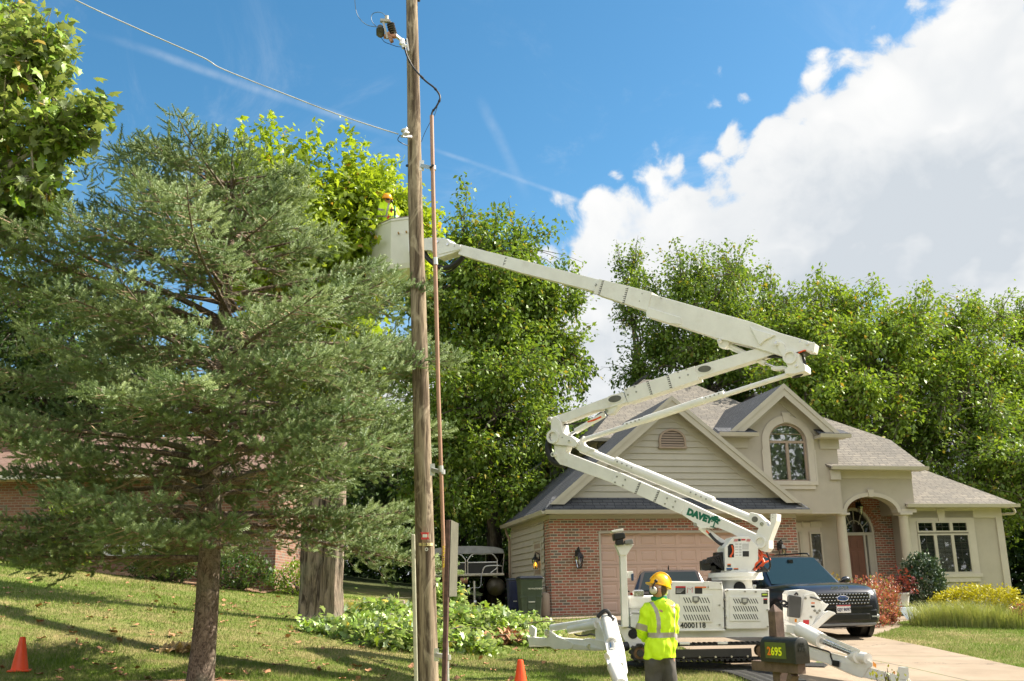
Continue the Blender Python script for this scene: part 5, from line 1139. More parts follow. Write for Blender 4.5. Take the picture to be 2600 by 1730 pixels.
m = MB(); m.bar(at(*sp(310, 270), 13.25), at(*sp(405, 345), 13.38), .045, .035); m.cyl(at(*sp(375, 320), 13.25), at(*sp(392, 385), 13.22), .04, .028); m.cyl(at(*sp(365, 345), 13.22), at(*sp(412, 372), 13.22), .03); m.bar(at(*sp(418, 310), 13.36), at(*sp(432, 410), 13.36), .035, .02); m.build('crossarm_bracket', ALU, pole)
m = MB(); c0 = at(*sp(378, 1050), 13.2); ax = (at(*sp(440, 1085), 13.4)-c0).normalized()
m.bar(c0-Vector((0, 0, .07)), at(*sp(448, 1090), 13.38), .05, .03); m._lathe(at(*sp(395, 1028), 13.25), [(.02, 0), (.055, .015), (.055, .03), (.03, .045), (.03, .06), (.055, .075), (.055, .095), (.02, .11)], 16, Vector((.3, 0, -.95))); m.build('spool_insulator', ALU, pole, smooth=30)
wire([at(*sp(365, 1075), 13.2), at(*sp(345, 1115), 13.2), at(*sp(375, 1140), 13.2), at(*sp(425, 1162), 13.3)], .006, 'tail_wire')
m = MB(); zc = [(900+.3188*507, 3, 1), (900+.3188*420, 103, 1)]
m.cyl(at(1061, 1, 13.35), at(1066, 3, 13.35), .02); m.cyl(at(1031, 103, 13.5), at(1037, 103, 13.45), .02); m.cyl(at(1033, 421, 13.5), at(1038, 421, 13.45), .02); m.build('through_bolt', BLACKM, pole)
m = MB(); 
for (px0, px1, py0, py1) in ((1059, 1099, 1379, 1386),):
    P = []
    for k in range(9):
        t_ = k/8; px = px0+(px1-px0)*t_; dd = .142*math.sqrt(1-(1.86*(t_-.5))**2)+.004; P.append((px, 13.5-dd))
    for (a, ya), (b, yb) in zip(P, P[1:]): m.add([at(a, py0, ya), at(b, py0, yb), at(b, py1, yb), at(a, py1, ya)], [(0, 1, 2, 3)])
tagp = m.build('number_band', plain('yellow_tag', (.70, .62, .30), .5), pole, fix=False); sd = tagp.modifiers.new('thick', 'SOLIDIFY'); sd.thickness = .004; sd.offset = 0
q = at(1069, 1385, 13.345); text('band_lettering', 'D 1815', .04, q, CR, (0, 0, 1), BLACKM, pole, .004, bold=.001)
m = MB(); q = at(1079, 1361, 13.29); 
for k, (dx, w_) in enumerate(((0, .055),)):
    m.prism([q+CR*(-.06)+Vector((0, 0, .045)), q+CR*(.055)+Vector((0, 0, .045)), q+CR*(.035), q+CR*(.06)+Vector((0, 0, -.045)), q+CR*(-.055)+Vector((0, 0, -.045)), q+CR*(-.035)], (0, .012, 0))
m.build('red_tag', plain('red_tag_paint', (.70, .06, .06), .5), pole)
m = MB(); q2 = q+Vector((0, -.003, 0)); m.prism([q2+CR*a+Vector((0, 0, b)) for a, b in ((-.03, .02), (.03, .02), (.03, -.02), (-.03, -.02))], (0, .003, 0)); m.ring(at(1083, 1395, 13.30), at(1083, 1395, 13.32), .022, .012); m.build('white_tag', plain('tag_white', (.8, .8, .76), .5), pole)
q = at(1127, 1406, RY-.035); text('conduit_lettering', 'DUCT-TEL', .06, q+Vector((-.01, 0, .10)), (0, 0, -1), CR, plain('yellow_print', (.85, .62, .04), .6), pole, .003, bold=.002)
m = MB(); wp_ = [at(x, y, Y) for x, y, Y in ((-60, -130, 11.2), (191, 0, 11.8), (360, 78, 12.2), (505, 142, 12.55), (535, 158, 12.62), (566, 176, 12.7), (700, 230, 12.9), (850, 288, 13.1), (950, 322, 13.17), (1012, 341, 13.2))]
m.tube(bez(wp_, 5), .0085, 6); tag(m.build('overhead_wire', plain('bare_wire', (.60, .60, .58), .45, .5), smooth=60), 'single bright overhead wire running from the pole to the upper left', 'wire')
# ------------------------------------------------------------ sign post seen edge-on
a = at(1139, 1321, 11.7); b = at(1124, 1800, 11.6); b.z = gz(b.x, b.y)-.1
sg = thing('road_sign', 'road sign seen edge-on, on a brown steel post right of the utility pole', 'sign', (b.x, b.y, gz(b.x, b.y)))
m = MB(); m.bar(b, a, .055, .035); m.build('post', plain('brown_rusted_steel', (.105, .055, .045), .7, .2, var=.3, vs=18), sg, bevel=.004)
m = MB(); n0 = Vector((.085, .99, 0)).normalized(); x0 = a+Vector((.028, -.02, .0)); hgt = .86; dn = (b-a).normalized()
P = [x0+dn*.0, x0+n0*.60, x0+n0*.60+dn*hgt, x0+dn*hgt]; m.prism(P, Vector((.004, -.0005, 0))); m.build('sign_panel', SIGNB, sg)
# ------------------------------------------------------------ mailbox
fwd = Vector((.45, -.893, 0)); sdv = Vector((.893, .45, 0)); UPZ = Vector((0, 0, 1))
fc = at(2036, 1652, 10.0); bx = fc-fwd*.25; mz = gz(bx.x, bx.y)
mail = thing('mailbox', 'black metal mailbox with yellow house number on a dark brown wooden post', 'mailbox', (bx.x, bx.y, mz))
hw, hh = .088, .118
def mprof(c, k=1.0): return [c+sdv*(x*k)+UPZ*(z_*k) for x, z_ in [(-hw, -hh), (hw, -hh), (hw, hh-hw)]+[(hw*math.cos(t_), hh-hw+hw*math.sin(t_)) for t_ in [math.pi*i/10 for i in range(1, 10)]]+[(-hw, hh-hw)]]
MAILB = plain('mailbox_black', (.020, .022, .018), .45, var=.2, vs=20, bstr=.3)
m = MB(); m.loft([mprof(fc-fwd*.5), mprof(fc-fwd*.012)]); m.build('box', MAILB, mail, smooth=40)
m = MB(); m.loft([mprof(fc-fwd*.03, 1.04), mprof(fc, 1.04), mprof(fc+fwd*.006, .97)]); m.build('door', MAILB, mail, smooth=40)
text('door_lettering', 'U.S.', .045, fc+fwd*.008+UPZ*.04, sdv, UPZ, MAILB, mail, .001, .003, .001, cx=True)
text('door_lettering', 'MAIL', .045, fc+fwd*.008-UPZ*.01, sdv, UPZ, MAILB, mail, .001, .003, .001, cx=True)
o_ = fc-fwd*.395-sdv*(hw+.0005)-UPZ*.052
m = MB(); m.prism([o_-fwd*.03-UPZ*.03, o_+fwd*.27-UPZ*.03, o_+fwd*.27+UPZ*.12, o_-fwd*.03+UPZ*.12], -sdv*.0015); m.build('number_plate', plain('olive_patch', (.09, .12, .02), .5), mail)
YN = plain('reflective_yellow', (.80, .85, .02), .35); ON = plain('reflective_orange', (.9, .22, .02), .35)
text('house_number', '2', .108, o_, fwd, UPZ, ON, mail, .003, .001, .003); text('house_number', '695', .108, o_+fwd*.054, fwd, UPZ, YN, mail, .003, .001, .003)
m = MB(); m.bar(fc-fwd*.70-UPZ*(hh+.05), fc-fwd*.02-UPZ*(hh+.05), .095, .095); m.build('arm', WOODB, mail, bevel=.004)
pt = at(1966, 1553, 10.38); pb = Vector((pt.x+.01, pt.y, mz-.3))
m = MB(); hw2 = .052; bs = [pb+sdv*a*hw2+fwd*b*hw2 for a, b in ((-1, -1), (1, -1), (1, 1), (-1, 1))]; tp = [Vector((p.x, p.y, pt.z)) for p in bs]; ap = Vector((pt.x, pt.y, pt.z+.075))
m.hexa(bs, tp); m.add(tp+[tp[0].lerp(ap, .93), tp[1].lerp(ap, .93), tp[2].lerp(ap, .93), tp[3].lerp(ap, .93)], [(0, 1, 5, 4), (1, 2, 6, 5), (2, 3, 7, 6), (3, 0, 4, 7), (4, 5, 6, 7)]); m.build('post', WOODB, mail)
m = MB(); m.bar(fc-fwd*.14-UPZ*(hh+.10), Vector((pt.x+.03, pt.y-.02, mz+.45)), .08, .08); m.build('brace', WOODB, mail, bevel=.004)
m = MB(); s0 = fc-fwd*.1+sdv*(hw+.006); m.prism([s0-UPZ*.02, s0+fwd*.02-UPZ*.02, s0+fwd*.02+UPZ*.1, s0+UPZ*.1], sdv*.003); m.build('flag', plain('flag_red', (.5, .03, .02), .4), mail)
# ------------------------------------------------------------ traffic cones
ORC = plain('cone_orange', (.95, .085, .01), .4, var=.06, vs=4, bstr=.05, grime=.15, gcol=(.4, .07, .03))
def cone(px, py, Y, lab):
    p = at(px, py, Y); z0 = gz(p.x, Y); t_ = thing('traffic_cone', lab, 'cone', (p.x, Y, z0), R(20), group='orange traffic cones on the lawn')
    m = MB(); m.lathe((0, 0, 0), [(.118, .028), (.112, .05), (.040, .455), (.034, .47), (.024, .465)], 28); m.build('cone_body', ORC, t_, world=False, smooth=40)
    m = MB(); m.box(-.15, .15, -.15, .15, 0.005, .030); m.build('base', ORC, t_, world=False, bevel=.01); return t_
cone(50, 1696, 14.6, 'orange traffic cone on the lawn at the far left'); cone(1322, 1729, 14.3, 'orange traffic cone on the lawn between the pole and the lift')
q = gat(1309, 1553); m = MB(); m.lathe((q.x, q.y-.6, gz(q.x, q.y-.6)), [(.12, 0), (.11, .03), (.04, .42), (.03, .44)], 16)
tag(m.build('traffic_cone', ORC, smooth=40), 'orange traffic cone mostly hidden behind the cut branches, by the bins', 'cone', 'orange traffic cones on the lawn')
# ------------------------------------------------------------ bins
def bin_(px0, px1, pyt, Y, H_, body, lid, lab, nm='wheeled_bin', rot=.15, lettering=True):
    c = at((px0+px1)/2, 1550, Y); w_ = (px1-px0)/2*Y/FPX; z0 = gz(c.x, Y)
    t_ = thing(nm, lab, 'bin', (c.x, Y, z0), rot, group='wheeled household bins by the garage side')
    def sec(z_, a, b): return [Vector((x*a, y*b, z_)) for x, y in ((-1, -1), (1, -1), (1, 1), (-1, 1))]
    m = MB(); m.loft([sec(.03, w_*.80, w_*.85), sec(H_*.55, w_*.90, w_*1.02), sec(H_*.88, w_*.96, w_*1.15), sec(H_*.93, w_*1.0, w_*1.2)]); m.build('body', body, t_, world=False, bevel=.02)
    m = MB(); m.loft([sec(H_*.93, w_*1.05, w_*1.26), sec(H_*.965, w_*1.05, w_*1.26), sec(H_, w_*.86, w_*.95)]); m.build('lid', lid, t_, world=False, bevel=.015)
    m = MB(); m.box(-w_*.34, w_*.34, -w_*.98-.012, -w_*.86, H_*.22, H_*.74); m.build('front_recess', body, t_, world=False, bevel=.01)
    m = MB(); m.box(-w_*.95, -w_*.4, -w_*1.02-.01, -w_*.9, H_*.50, H_*.55); m.box(w_*.4, w_*.95, -w_*1.02-.01, -w_*.9, H_*.50, H_*.55); m.build('rib', body, t_, world=False)
    m = MB(); m.bar((-w_*.28, -w_*.99-.03, H_*.40), (w_*.28, -w_*.99-.03, H_*.40), .02, .03); m.build('handle_bar', ALU, t_, world=False)
    m = MB(); m.cyl((-w_*.95, w_*.9, .1), (-w_*.75, w_*.9, .1), .1); m.build('wheel', RUB, t_, world=False); m = MB(); m.cyl((w_*.95, w_*.9, .1), (w_*.75, w_*.9, .1), .1); m.build('wheel', RUB, t_, world=False)
    return t_
GB = plain('bin_green', (.045, .065, .045), .5, var=.15, vs=5, grime=.2); BL_ = plain('bin_lid_navy', (.015, .018, .03), .45); BB = plain('bin_blue', (.012, .018, .06), .5, var=.15)
b = bin_(1317, 1374, 1473, 28.2, 1.14, GB, BL_, 'dark green wheeled bin standing before the shaded siding wall')
text('bin_lettering', 'THE WASTE BOX', .055, at(1338, 1497, 27.86), (1, 0, 0), (0, -.15, .99), plain('white_print', (.8, .8, .8), .6), b, .01, bold=.001)
bin_(1289, 1322, 1478, 29.3, 1.06, BB, BL_, 'blue wheeled bin with dark lid behind the green bin')
c = at(1383, 1558, 28.6); t_ = thing('storage_canister', 'tan plastic canister standing between the green bin and brick corner', 'canister', (c.x, 28.6, gz(c.x, 28.6)))
m = MB(); m.lathe((0, 0, .0), [(.13, .04), (.15, .08), (.15, .60), (.13, .66), (.05, .68)], 20); m.build('body', TAUPE, t_, world=False, smooth=40); m = MB(); m.tube(bez([(-.06, 0, .66), (-.07, 0, .82), (.07, 0, .82), (.06, 0, .66)], 5), .012, 6); m.build('handle', BLACKM, t_, world=False)
q0 = at(1312, 1572, 28.2)
m = MB(); V = [(x, y, gz(x, y)+.03) for x, y in ((q0.x-.2, 27.6), (1.35, 27.75), (2.3, 28.2), (2.1, 29.2), (.5, 29.6), (-.3, 29.6))]; m.prism(V, (0, 0, -.12)); tag(m.build('concrete_pad', CONC), kind='structure')
# ------------------------------------------------------------ pontoon boat on trailer
BX = at(1181, 1500, 34.0).x; BY = 34.0; BZ = gz(BX, BY)
def bo(x, y): px, py = 1080+.1467*x, 1370+.1467*y; q = at(px, py, BY); return q.x-BX, q.z-BZ
boat = thing('pontoon_boat', 'pontoon boat with grey canopy and black side panels, parked on its trailer', 'boat', (BX, BY, BZ))
PAN = plain('boat_black_panel', (.018, .018, .022), .4, var=.2); CANV = plain('grey_canvas', (.34, .35, .38), .85, var=.15, vs=4); CRM = plain('boat_cream', (.50, .47, .40), .45, .2)
dk = bo(0, 650)[1]; dt = bo(0, 603)[1]; hwB = 1.30
m = MB(); m.box(-hwB, hwB, 0, 6.6, dk, dt); m.build('deck', CRM, boat, world=False, bevel=.02)
f0z = bo(0, 400)[1]; m = MB(); m.box(-hwB+.22, -.02, .95, .99, dt, f0z); m.box(.06, hwB-.25, .95, .99, dt, f0z); m.box(hwB-.28, hwB-.24, .99, 6.2, dt, f0z); m.box(-hwB+.22, -hwB+.26, .99, 6.2, dt, f0z); m.build('fence_panels', PAN, boat, world=False)
m = MB(); rt_ = bo(0, 252)[1]
for x0, x1 in ((-hwB+.2, -.03), (.05, hwB-.24)):
    m.tube(bez([(x0, .94, dt), (x0, .94, f0z), (x0, .94, rt_-.2), (x0+.18, .94, rt_), ((x0+x1)/2, .94, rt_), (x1-.18, .94, rt_), (x1, .94, rt_-.2), (x1, .94, f0z), (x1, .94, dt)], 4), .022, 8)
m.tube([(-hwB+.2, .93, f0z), (-.03, .93, f0z)], .022, 8); m.tube([(.05, .93, f0z), (hwB-.24, .93, f0z)], .022, 8)
for x in (.62, 1.03): m.tube([(x, 2.5, f0z), (x, 2.5, rt_+.1)], .02, 6)
m.build('rail_frame', ALU, boat, world=False, smooth=40)
m = MB(); zt = bo(0, 478)[1]; m.tube(bez([(.57, .1, dt), (.62, .1, zt-.08), (.75, .1, zt), (1.2, .1, zt), (1.24, .3, zt-.1), (1.25, .5, dt)], 5), .02, 8); m.tube(bez([(.85, .1, dt+.01), (.98, .1, dt+.1), (1.08, .1, zt-.06)], 5), .018, 8); m.build('bow_rail', ALU, boat, world=False, smooth=40)
m = MB(); ce = bo(0, 238)[1]; ct = bo(0, 105)[1]; rings = []
for j in range(9):
    y = .95+j*.45; rings.append([Vector((hwB*1.0*math.cos(math.pi*i/14)*(1 if True else 1), y, ce+(ct-ce)*(math.sin(math.pi*i/14)**.55))) for i in range(15)]+[Vector((hwB*.98*math.cos(math.pi*(14-i)/14), y, ce-.02+(ct-ce)*.9*(math.sin(math.pi*(14-i)/14)**.55))) for i in range(15)])
m.loft(rings); m.prism([(hwB*math.cos(math.pi*i/14), .90, ce+(ct-ce)*(math.sin(math.pi*i/14)**.55)) for i in range(15)], (0, .05, 0)); m.build('canopy', CANV, boat, world=False, smooth=40)
for a_, b_ in (((-hwB, 1.0, ce), (hwB, 1.0, ce)), ((hwB, 1.02, ce-.02), (hwB-.05, 1.1, ce-.55)), ((hwB-.02, 3.5, ce), (hwB-.3, 2.5, dt+.1))):
    m = MB(); m.tube([a_, b_], .017, 6); m.build('canopy_strut', ALU, boat, world=False)
pr = .31; pz = bo(0, 830)[1]
for x in (-.99, .99):
    m = MB(); m.lathe((x, .15, pz), [(.015, -.35), (.10, -.18), (.22, .05), (.30, .35), (pr, .7), (pr, 6.6)], 24, Vector((0, 1, 0))); m.build('pontoon', plain('pontoon_metal', (.30, .28, .24), .35, .7, var=.2, grime=.4), boat, world=False, smooth=50)
    m = MB(); m.box(x-.06, x+.06, .5, 6.4, pz+pr-.03, dk); m.build('pontoon_riser', ALU, boat, world=False)
m = MB(); m.box(-.62, -.25, -.05, .0, bo(0, 655)[1], bo(0, 560)[1]+.02); m.build('bow_board', plain('tan_board', (.42, .27, .13), .7), boat, world=False)
wire([Vector((BX+.55, BY-.05, BZ+dt)), Vector((BX+.5, BY-.1, BZ+dk-.35)), Vector((BX+.25, BY-.15, BZ+.55)), Vector((BX+.0, BY-.1, BZ+.35))], .014, 'mooring_rope', plain('grey_rope', (.40, .42, .46), .9), boat)
m = MB(); m.box(.85, 1.1, 2.0, 2.3, f0z-.1, f0z+.25); m.build('helm_console', CRM, boat, world=False, bevel=.04)
tr = thing('boat_trailer', 'low dark boat trailer with winch post under the pontoon boat', 'trailer', (BX, BY-.3, BZ))
m = MB(); 
for x in (-.45, .45): m.box(x-.05, x+.05, 1.0, 6.0, pz-BZ*0-pr-.12, pz-pr)
m.box(-.5, .5, 1.0, 1.1, pz-pr-.22, pz-pr-.12); m.bar((-.45, 1.05, pz-pr-.17), (0, -.5, .42), .08, .08); m.bar((.45, 1.05, pz-pr-.17), (0, -.5, .42), .08, .08); m.box(-.05, .05, -1.2, -.4, .38, .46); m.build('frame', BLACKM, tr, world=False)
m = MB(); m.box(-.04, .04, -.45, -.36, .3, dk-.05); m.build('winch_post', plain('trailer_grey', (.10, .10, .10), .5), tr, world=False)
m = MB(); m.cyl((-.12, -.4, dk-.15), (.12, -.4, dk-.15), .09); m.build('winch', plain('rusty_metal', (.34, .17, .10), .7), tr, world=False)
m = MB(); m.cyl((.35, -.7, .0), (.35, -.7, .75), .035); m.cyl((.33, -.7, .08), (.41, -.7, .08), .08); m.build('jack', ALU, tr, world=False)
for x in (-.85, .85): m = MB(); m.cyl((x-.1, 3.4, .24), (x+.1, 3.4, .24), .26, n=24); m.build('wheel', RUB, tr, world=False)
# firewood stack behind the boat, by the wall
q = at(1285, 1490, 38); t_ = thing('log_stack', 'stack of firewood logs behind the boat stern near the garage wall', 'firewood', (q.x, 38, gz(q.x, 38)))
m = MB()
for j in range(6):
    for i in range(9): x = -.9+i*.2+(.1 if j % 2 else 0); m.cyl((x, -.2+rng.normal()*.02, .1+j*.18), (x, .2, .1+j*.18), .085+.012*rng.normal(), n=9)
m.build('logs', plain('log_wood', (.16, .10, .07), .9, var=.5, vs=5), t_, world=False)
# ------------------------------------------------------------ brick ranch house on the left
RA = thing('ranch_house', 'low brick ranch house with brown shingle roof behind the spruce', 'house', (at(330, 1460, 28.6).x, 28.6, gz(at(330, 1460, 28.6).x, 28.6)))
def rh(px, py, v=0):
    d = ray(px, py); t_ = (28.6+v)/d.y; p = CAM+d*t_-ROOTM[RA.name].translation; return p.x, p.z
def rb(mb, name, mm, par=None, **k): return mb.build(name, mm, par or RA, world=False, **k)
x0 = rh(-420, 1400)[0]; x1 = rh(700, 1400)[0]; ez = rh(330, 1203, -.5)[1]; rz_ = rh(330, 1112, 3.6)[1]
wl, wr, wb, wt_ = rh(178, 1400)[0], rh(450, 1400)[0], rh(300, 1418)[1], rh(300, 1285)[1]
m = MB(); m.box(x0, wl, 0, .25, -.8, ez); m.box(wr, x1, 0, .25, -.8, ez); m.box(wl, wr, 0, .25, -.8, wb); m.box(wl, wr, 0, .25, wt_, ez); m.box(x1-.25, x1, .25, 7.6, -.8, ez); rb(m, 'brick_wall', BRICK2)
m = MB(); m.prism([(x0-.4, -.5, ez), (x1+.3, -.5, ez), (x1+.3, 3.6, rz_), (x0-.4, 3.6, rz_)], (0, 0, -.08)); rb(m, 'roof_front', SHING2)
m = MB(); m.prism([(x0-.4, 8.0, ez), (x1+.3, 8.0, ez), (x1+.3, 3.605, rz_), (x0-.4, 3.605, rz_)], (0, 0, -.08)); rb(m, 'roof_back', SHING2)
GUTW = plain('white_gutter', (.66, .65, .58), .5, grime=.15)
m = MB(); m.box(x0-.4, x1+.3, -.62, -.51, ez-.12, ez-.0); rb(m, 'gutter', GUTW, bevel=.02); m = MB(); m.box(x0-.4, x1+.3, -.5, -.001, ez-.12, ez-.10); m.prism([(x1+.02, .0, ez-.1), (x1+.02, 7.2, ez-.1), (x1+.02, 3.6, rz_-.1)], (.05, 0, 0)); rb(m, 'soffit', plain('beige_soffit', (.50, .44, .30), .7))
WF = plain('white_window_frame', (.78, .78, .76), .5)
nW = 3
for i in range(nW):
    a = wl+(wr-wl)*i/nW; b = wl+(wr-wl)*(i+1)/nW; m = MB()
    m.box(a, a+.09, -.03, .12, wb, wt_); m.box(b-.09, b, -.03, .12, wb, wt_); m.box(a+.09, b-.09, -.03, .12, wb, wb+.09); m.box(a+.09, b-.09, -.03, .12, wt_-.09, wt_); m.box((a+b)/2-.03, (a+b)/2+.03, -.028, .11, wb+.09, wt_-.09)
    for j in (1, 2, 3): z_ = wb+(wt_-wb)*j/4; m.box(a+.09, b-.09, -.02, .1, z_-.025, z_+.025)
    w_ = rb(m, 'window', WF); m = MB(); m.box(a+.06, b-.06, .05, .056, wb+.06, wt_-.06); rb(m, 'pane', GLASSR, w_); m = MB(); m.box(a+.06, b-.06, .2, .21, wb+.06, wt_-.06); rb(m, 'window_backing', plain('curtain', (.35, .36, .37), .8), w_)
for a, b, c, d, dep in ((-60, 62, 1063, 1120, 2.2), (622, 648, 1020, 1120, 4.2)):
    xa, zt_ = rh(a, c, dep); xb = rh(b, c, dep)[0]; m = MB(); m.box(xa, xb, dep, dep+.8, ez, zt_); ch = rb(m, 'chimney', BRICK2); m = MB(); m.box(xa-.06, xb+.06, dep-.06, dep+.86, zt_, zt_+.1); rb(m, 'chimney_cap', plain('chimney_cap', (.22, .17, .13), .8), ch)
m = MB(); V = []; n_ = 30
for i in range(n_+1): x = RA.location.x+x0+(x1-x0)*i/n_; V.append((x, 27.35+.15*math.sin(i*.9), 0)); 
V = [(x, y, gz(x, y)+.035) for x, y, _ in V]+[(RA.location.x+x1-(x1-x0)*i/n_, 28.7, gz(RA.location.x+x1-(x1-x0)*i/n_, 28.7)+.035) for i in range(n_+1)]
m.add(V, [(i, i+1, 2*n_-i, 2*n_+1-i) for i in range(n_)]); tag(m.build('mulch_bed', MUL), kind='structure')
for k in range(3):
    q = at(1008+k*24, 1500+k*8, 27.5); z0 = gz(q.x, 27.5); m = MB(); m.box(q.x-.2, q.x+.2, 27.4, 27.7, z0-.05, z0+.26-.04*k); o = m.build('retaining_block', plain('grey_block', (.26, .21, .18), .9, var=.3, vs=6), bevel=.02)
    tag(o, ('grey landscape block on the slope, leftmost of three', 'grey landscape block on the slope, middle of three', 'grey landscape block on the slope, rightmost of three')[k], 'block', 'landscape blocks on the slope')
# ------------------------------------------------------------ porch pot, tray
q = at(2290, 1513, 28.6); t_ = thing('flower_pot', 'white round pot with dark red leafy plant on the porch step', 'flower pot', (q.x, 28.6, HO.z+cz0-.19)); m = MB(); m.lathe((0, 0, 0), [(.15, 0), (.20, .30), (.22, .30), (.22, .35), (.18, .35), (.17, .28)], 20); m.build('pot', plain('pot_white', (.62, .62, .58), .6), t_, world=False, smooth=40)
P = ellpts(50, (q.x, 28.6, HO.z+cz0+.30), (.26, .2, .22), .3, .9); leaves('foliage', P, rdir(50), 9, .10, leafmat('leaf_coleus', (.09, .02, .025, 1), (.22, .05, .05, 1)), t_, spread=.1, droop=-.2)
q = at(2315, 1543, 27.2); m = MB(); m.hexa([(q.x-.2, 27.1, gz(q.x, 27.1)+.02), (q.x+.25, 27.0, gz(q.x, 27)+.02), (q.x+.25, 27.04, gz(q.x, 27)+.06), (q.x-.2, 27.14, gz(q.x, 27)+.06)], [(q.x-.3, 27.35, gz(q.x, 27)+.32), (q.x+.12, 27.3, gz(q.x, 27)+.32), (q.x+.12, 27.34, gz(q.x, 27)+.35), (q.x-.3, 27.39, gz(q.x, 27)+.35)]); tag(m.build('plastic_tray', plain('blue_grey_plastic', (.33, .38, .42), .4), bevel=.01), 'blue grey plastic tray leaning against the lowest porch step', 'tray')
# ------------------------------------------------------------ cars
def paintfn(c):
    return lambda gg: pbr(gg, gg.mix(gg.m('MULTIPLY', gg.ss(gg.noise(OBJ(gg), 3, 5, .6), .4, .8), .25), c, (.10, .085, .07, 1)), .28, .25, None, Coat_Weight=.8, Coat_Roughness=.04)
CARG = mat('car_glass', lambda gg: pbr(gg, (.010, .026, .032, 1), .04, 0, spec=.42))
LAMPG = mat('headlight_glass', lambda gg: pbr(gg, (.55, .57, .6, 1), .12, .4, spec=.9))
TAILR = mat('taillight_red', lambda gg: pbr(gg, (.35, .012, .01, 1), .2))
CHR = plain('chrome', (.75, .75, .77), .12, 1.0, var=.02, bstr=0)
def car(name, label, paint, loc, rz, L, W, H, suv=True, rails=True):
    t_ = thing(name, label, 'car', loc, rz); h = H; w = W/2; cl = .24
    hood = .62*h if suv else .60*h; belt = .62*h if suv else .63*h
    # body stations along x (front = +): x, half width, bottom z, top z
    S = [(.500, .74, .30, .40*h), (.492, .86, .24, .50*h), (.465, .95, .22, .57*h), (.42, .985, .21, hood), (.30, 1.0, .22, hood+.03), (.20, 1.0, .24, belt), (0, 1.0, .24, belt), (-.25, 1.0, .24, belt+.01), (-.40, .985, .24, belt+.02), (-.475, .95, .27, belt), (-.495, .88, .32, belt-.06), (-.500, .80, .40, belt-.25)]
    def sec(x, wf, zb_, zt_):
        ww = w*wf; a = [(0, zb_), (.80, zb_), (.94, zb_+.06), (1.0, zb_+(zt_-zb_)*.38), (.995, zb_+(zt_-zb_)*.62), (.965, zb_+(zt_-zb_)*.84), (.90, zt_-.03), (.78, zt_), (.4, zt_+.015), (0, zt_+.022)]
        R_ = [Vector((x*L, p*ww, z_)) for p, z_ in a]; return R_+[Vector((v.x, -v.y, v.z)) for v in R_[-2:0:-1]]
    m = MB(); m.loft([sec(*s_) for s_ in S]); body = m.build('body', paint, t_, world=False, smooth=28); sb = body.modifiers.new('sub', 'SUBSURF'); sb.levels = sb.render_levels = 2
    # greenhouse
    G0 = [(.215, .86, belt-.02), (.06, .72, h-.07), (-.02, .71, h-.02), (-.25, .70, h-.01), (-.43 if suv else -.34, .68, h-.06), (-.488 if suv else -.47, .80, belt-.02)]
    def gsec(x, wt, zt_):
        zb_ = belt-.03; k = (zt_-zb_)/(h-zb_); bw = .90
        a = [(0, zb_), (bw, zb_), (bw+(wt-bw)*.5*max(k, .02), zb_+(zt_-zb_)*.5), (wt, zb_+(zt_-zb_)*.93), (wt-.08, zt_), (0, zt_+.012*k)]
        R_ = [Vector((x*L, p*w, z_)) for p, z_ in a]; return R_+[Vector((v.x, -v.y, v.z)) for v in R_[-2:0:-1]]
    m = MB(); m.loft([gsec(*g_) for g_ in G0]); m.build('roof', paint, t_, world=False, smooth=25, bevel=.02)
    def gp_(i, f, side, zf, off=.012):   # point on the greenhouse side: between stations i,i+1
        a, b = G0[i], G0[i+1]; x = (a[0]+(b[0]-a[0])*f)*L; zt_ = a[2]+(b[2]-a[2])*f; wt = a[1]+(b[1]-a[1])*f; zb_ = belt-.03; z_ = zb_+(zt_-zb_)*zf; bw = .90
        k = max(.02, (zt_-zb_)/(h-zb_)); mid = bw+(wt-bw)*.5*k; ww = bw+(mid-bw)*zf/.5 if zf < .5 else mid+(wt-mid)*(zf-.5)/.43; return Vector((x, side*(ww*w+off), z_))
    # windscreen and rear glass
    def slab(P, nm, mm, off=.008):
        n_ = (P[1]-P[0]).cross(P[2]-P[0]).normalized(); m = MB(); m.prism([p+n_*off for p in P], -n_*.006); return m.build(nm, mm, t_, world=False)
    xa, xb = .208*L, .068*L; slab([Vector((xa, -.80*w, belt+.01)), Vector((xa, .80*w, belt+.01)), Vector((xb, .655*w, h-.085)), Vector((xb, -.655*w, h-.085))], 'windscreen', CARG, .014)
    rx0, rx1 = (-.482*L, -.437*L) if suv else (-.455*L, -.352*L)
    slab([Vector((rx0, .74*w, belt+.04)), Vector((rx0, -.74*w, belt+.04)), Vector((rx1, -.60*w, h-.10)), Vector((rx1, .60*w, h-.10))], 'rear_window', CARG, .02)
    for sd_ in (1, -1):
        for (i0, f0, i1, f1, t0_, t1_) in ((0, .25, 2, .25, 0, 0), (2, .30, 3, .25, 0, 0), (3, .32, 3, .92, 0, 0)):
            b0 = gp_(i0, f0, sd_, .10); b1 = gp_(i1, f1, sd_, .10); u1 = gp_(i1, min(1, f1), sd_, .86); u0 = gp_(1, .15, sd_, .86) if i0 == 0 else gp_(i0, f0, sd_, .86)
            P = [b0, b1, u1, u0] if sd_ > 0 else [b1, b0, u0, u1]; m = MB(); m.prism(P, Vector((0, -sd_*.02, 0))); m.build('side_window', CARG, t_, world=False)
        m = MB(); m.bar((.16*L, sd_*w*.97, belt+.03), (.165*L, sd_*(w*1.08), belt+.07), .05, .04); m.ell((.17*L, sd_*(w*1.12), belt+.09), .07, .11, .075, 14, 8); m.build('wing_mirror', paint, t_, world=False, smooth=50)
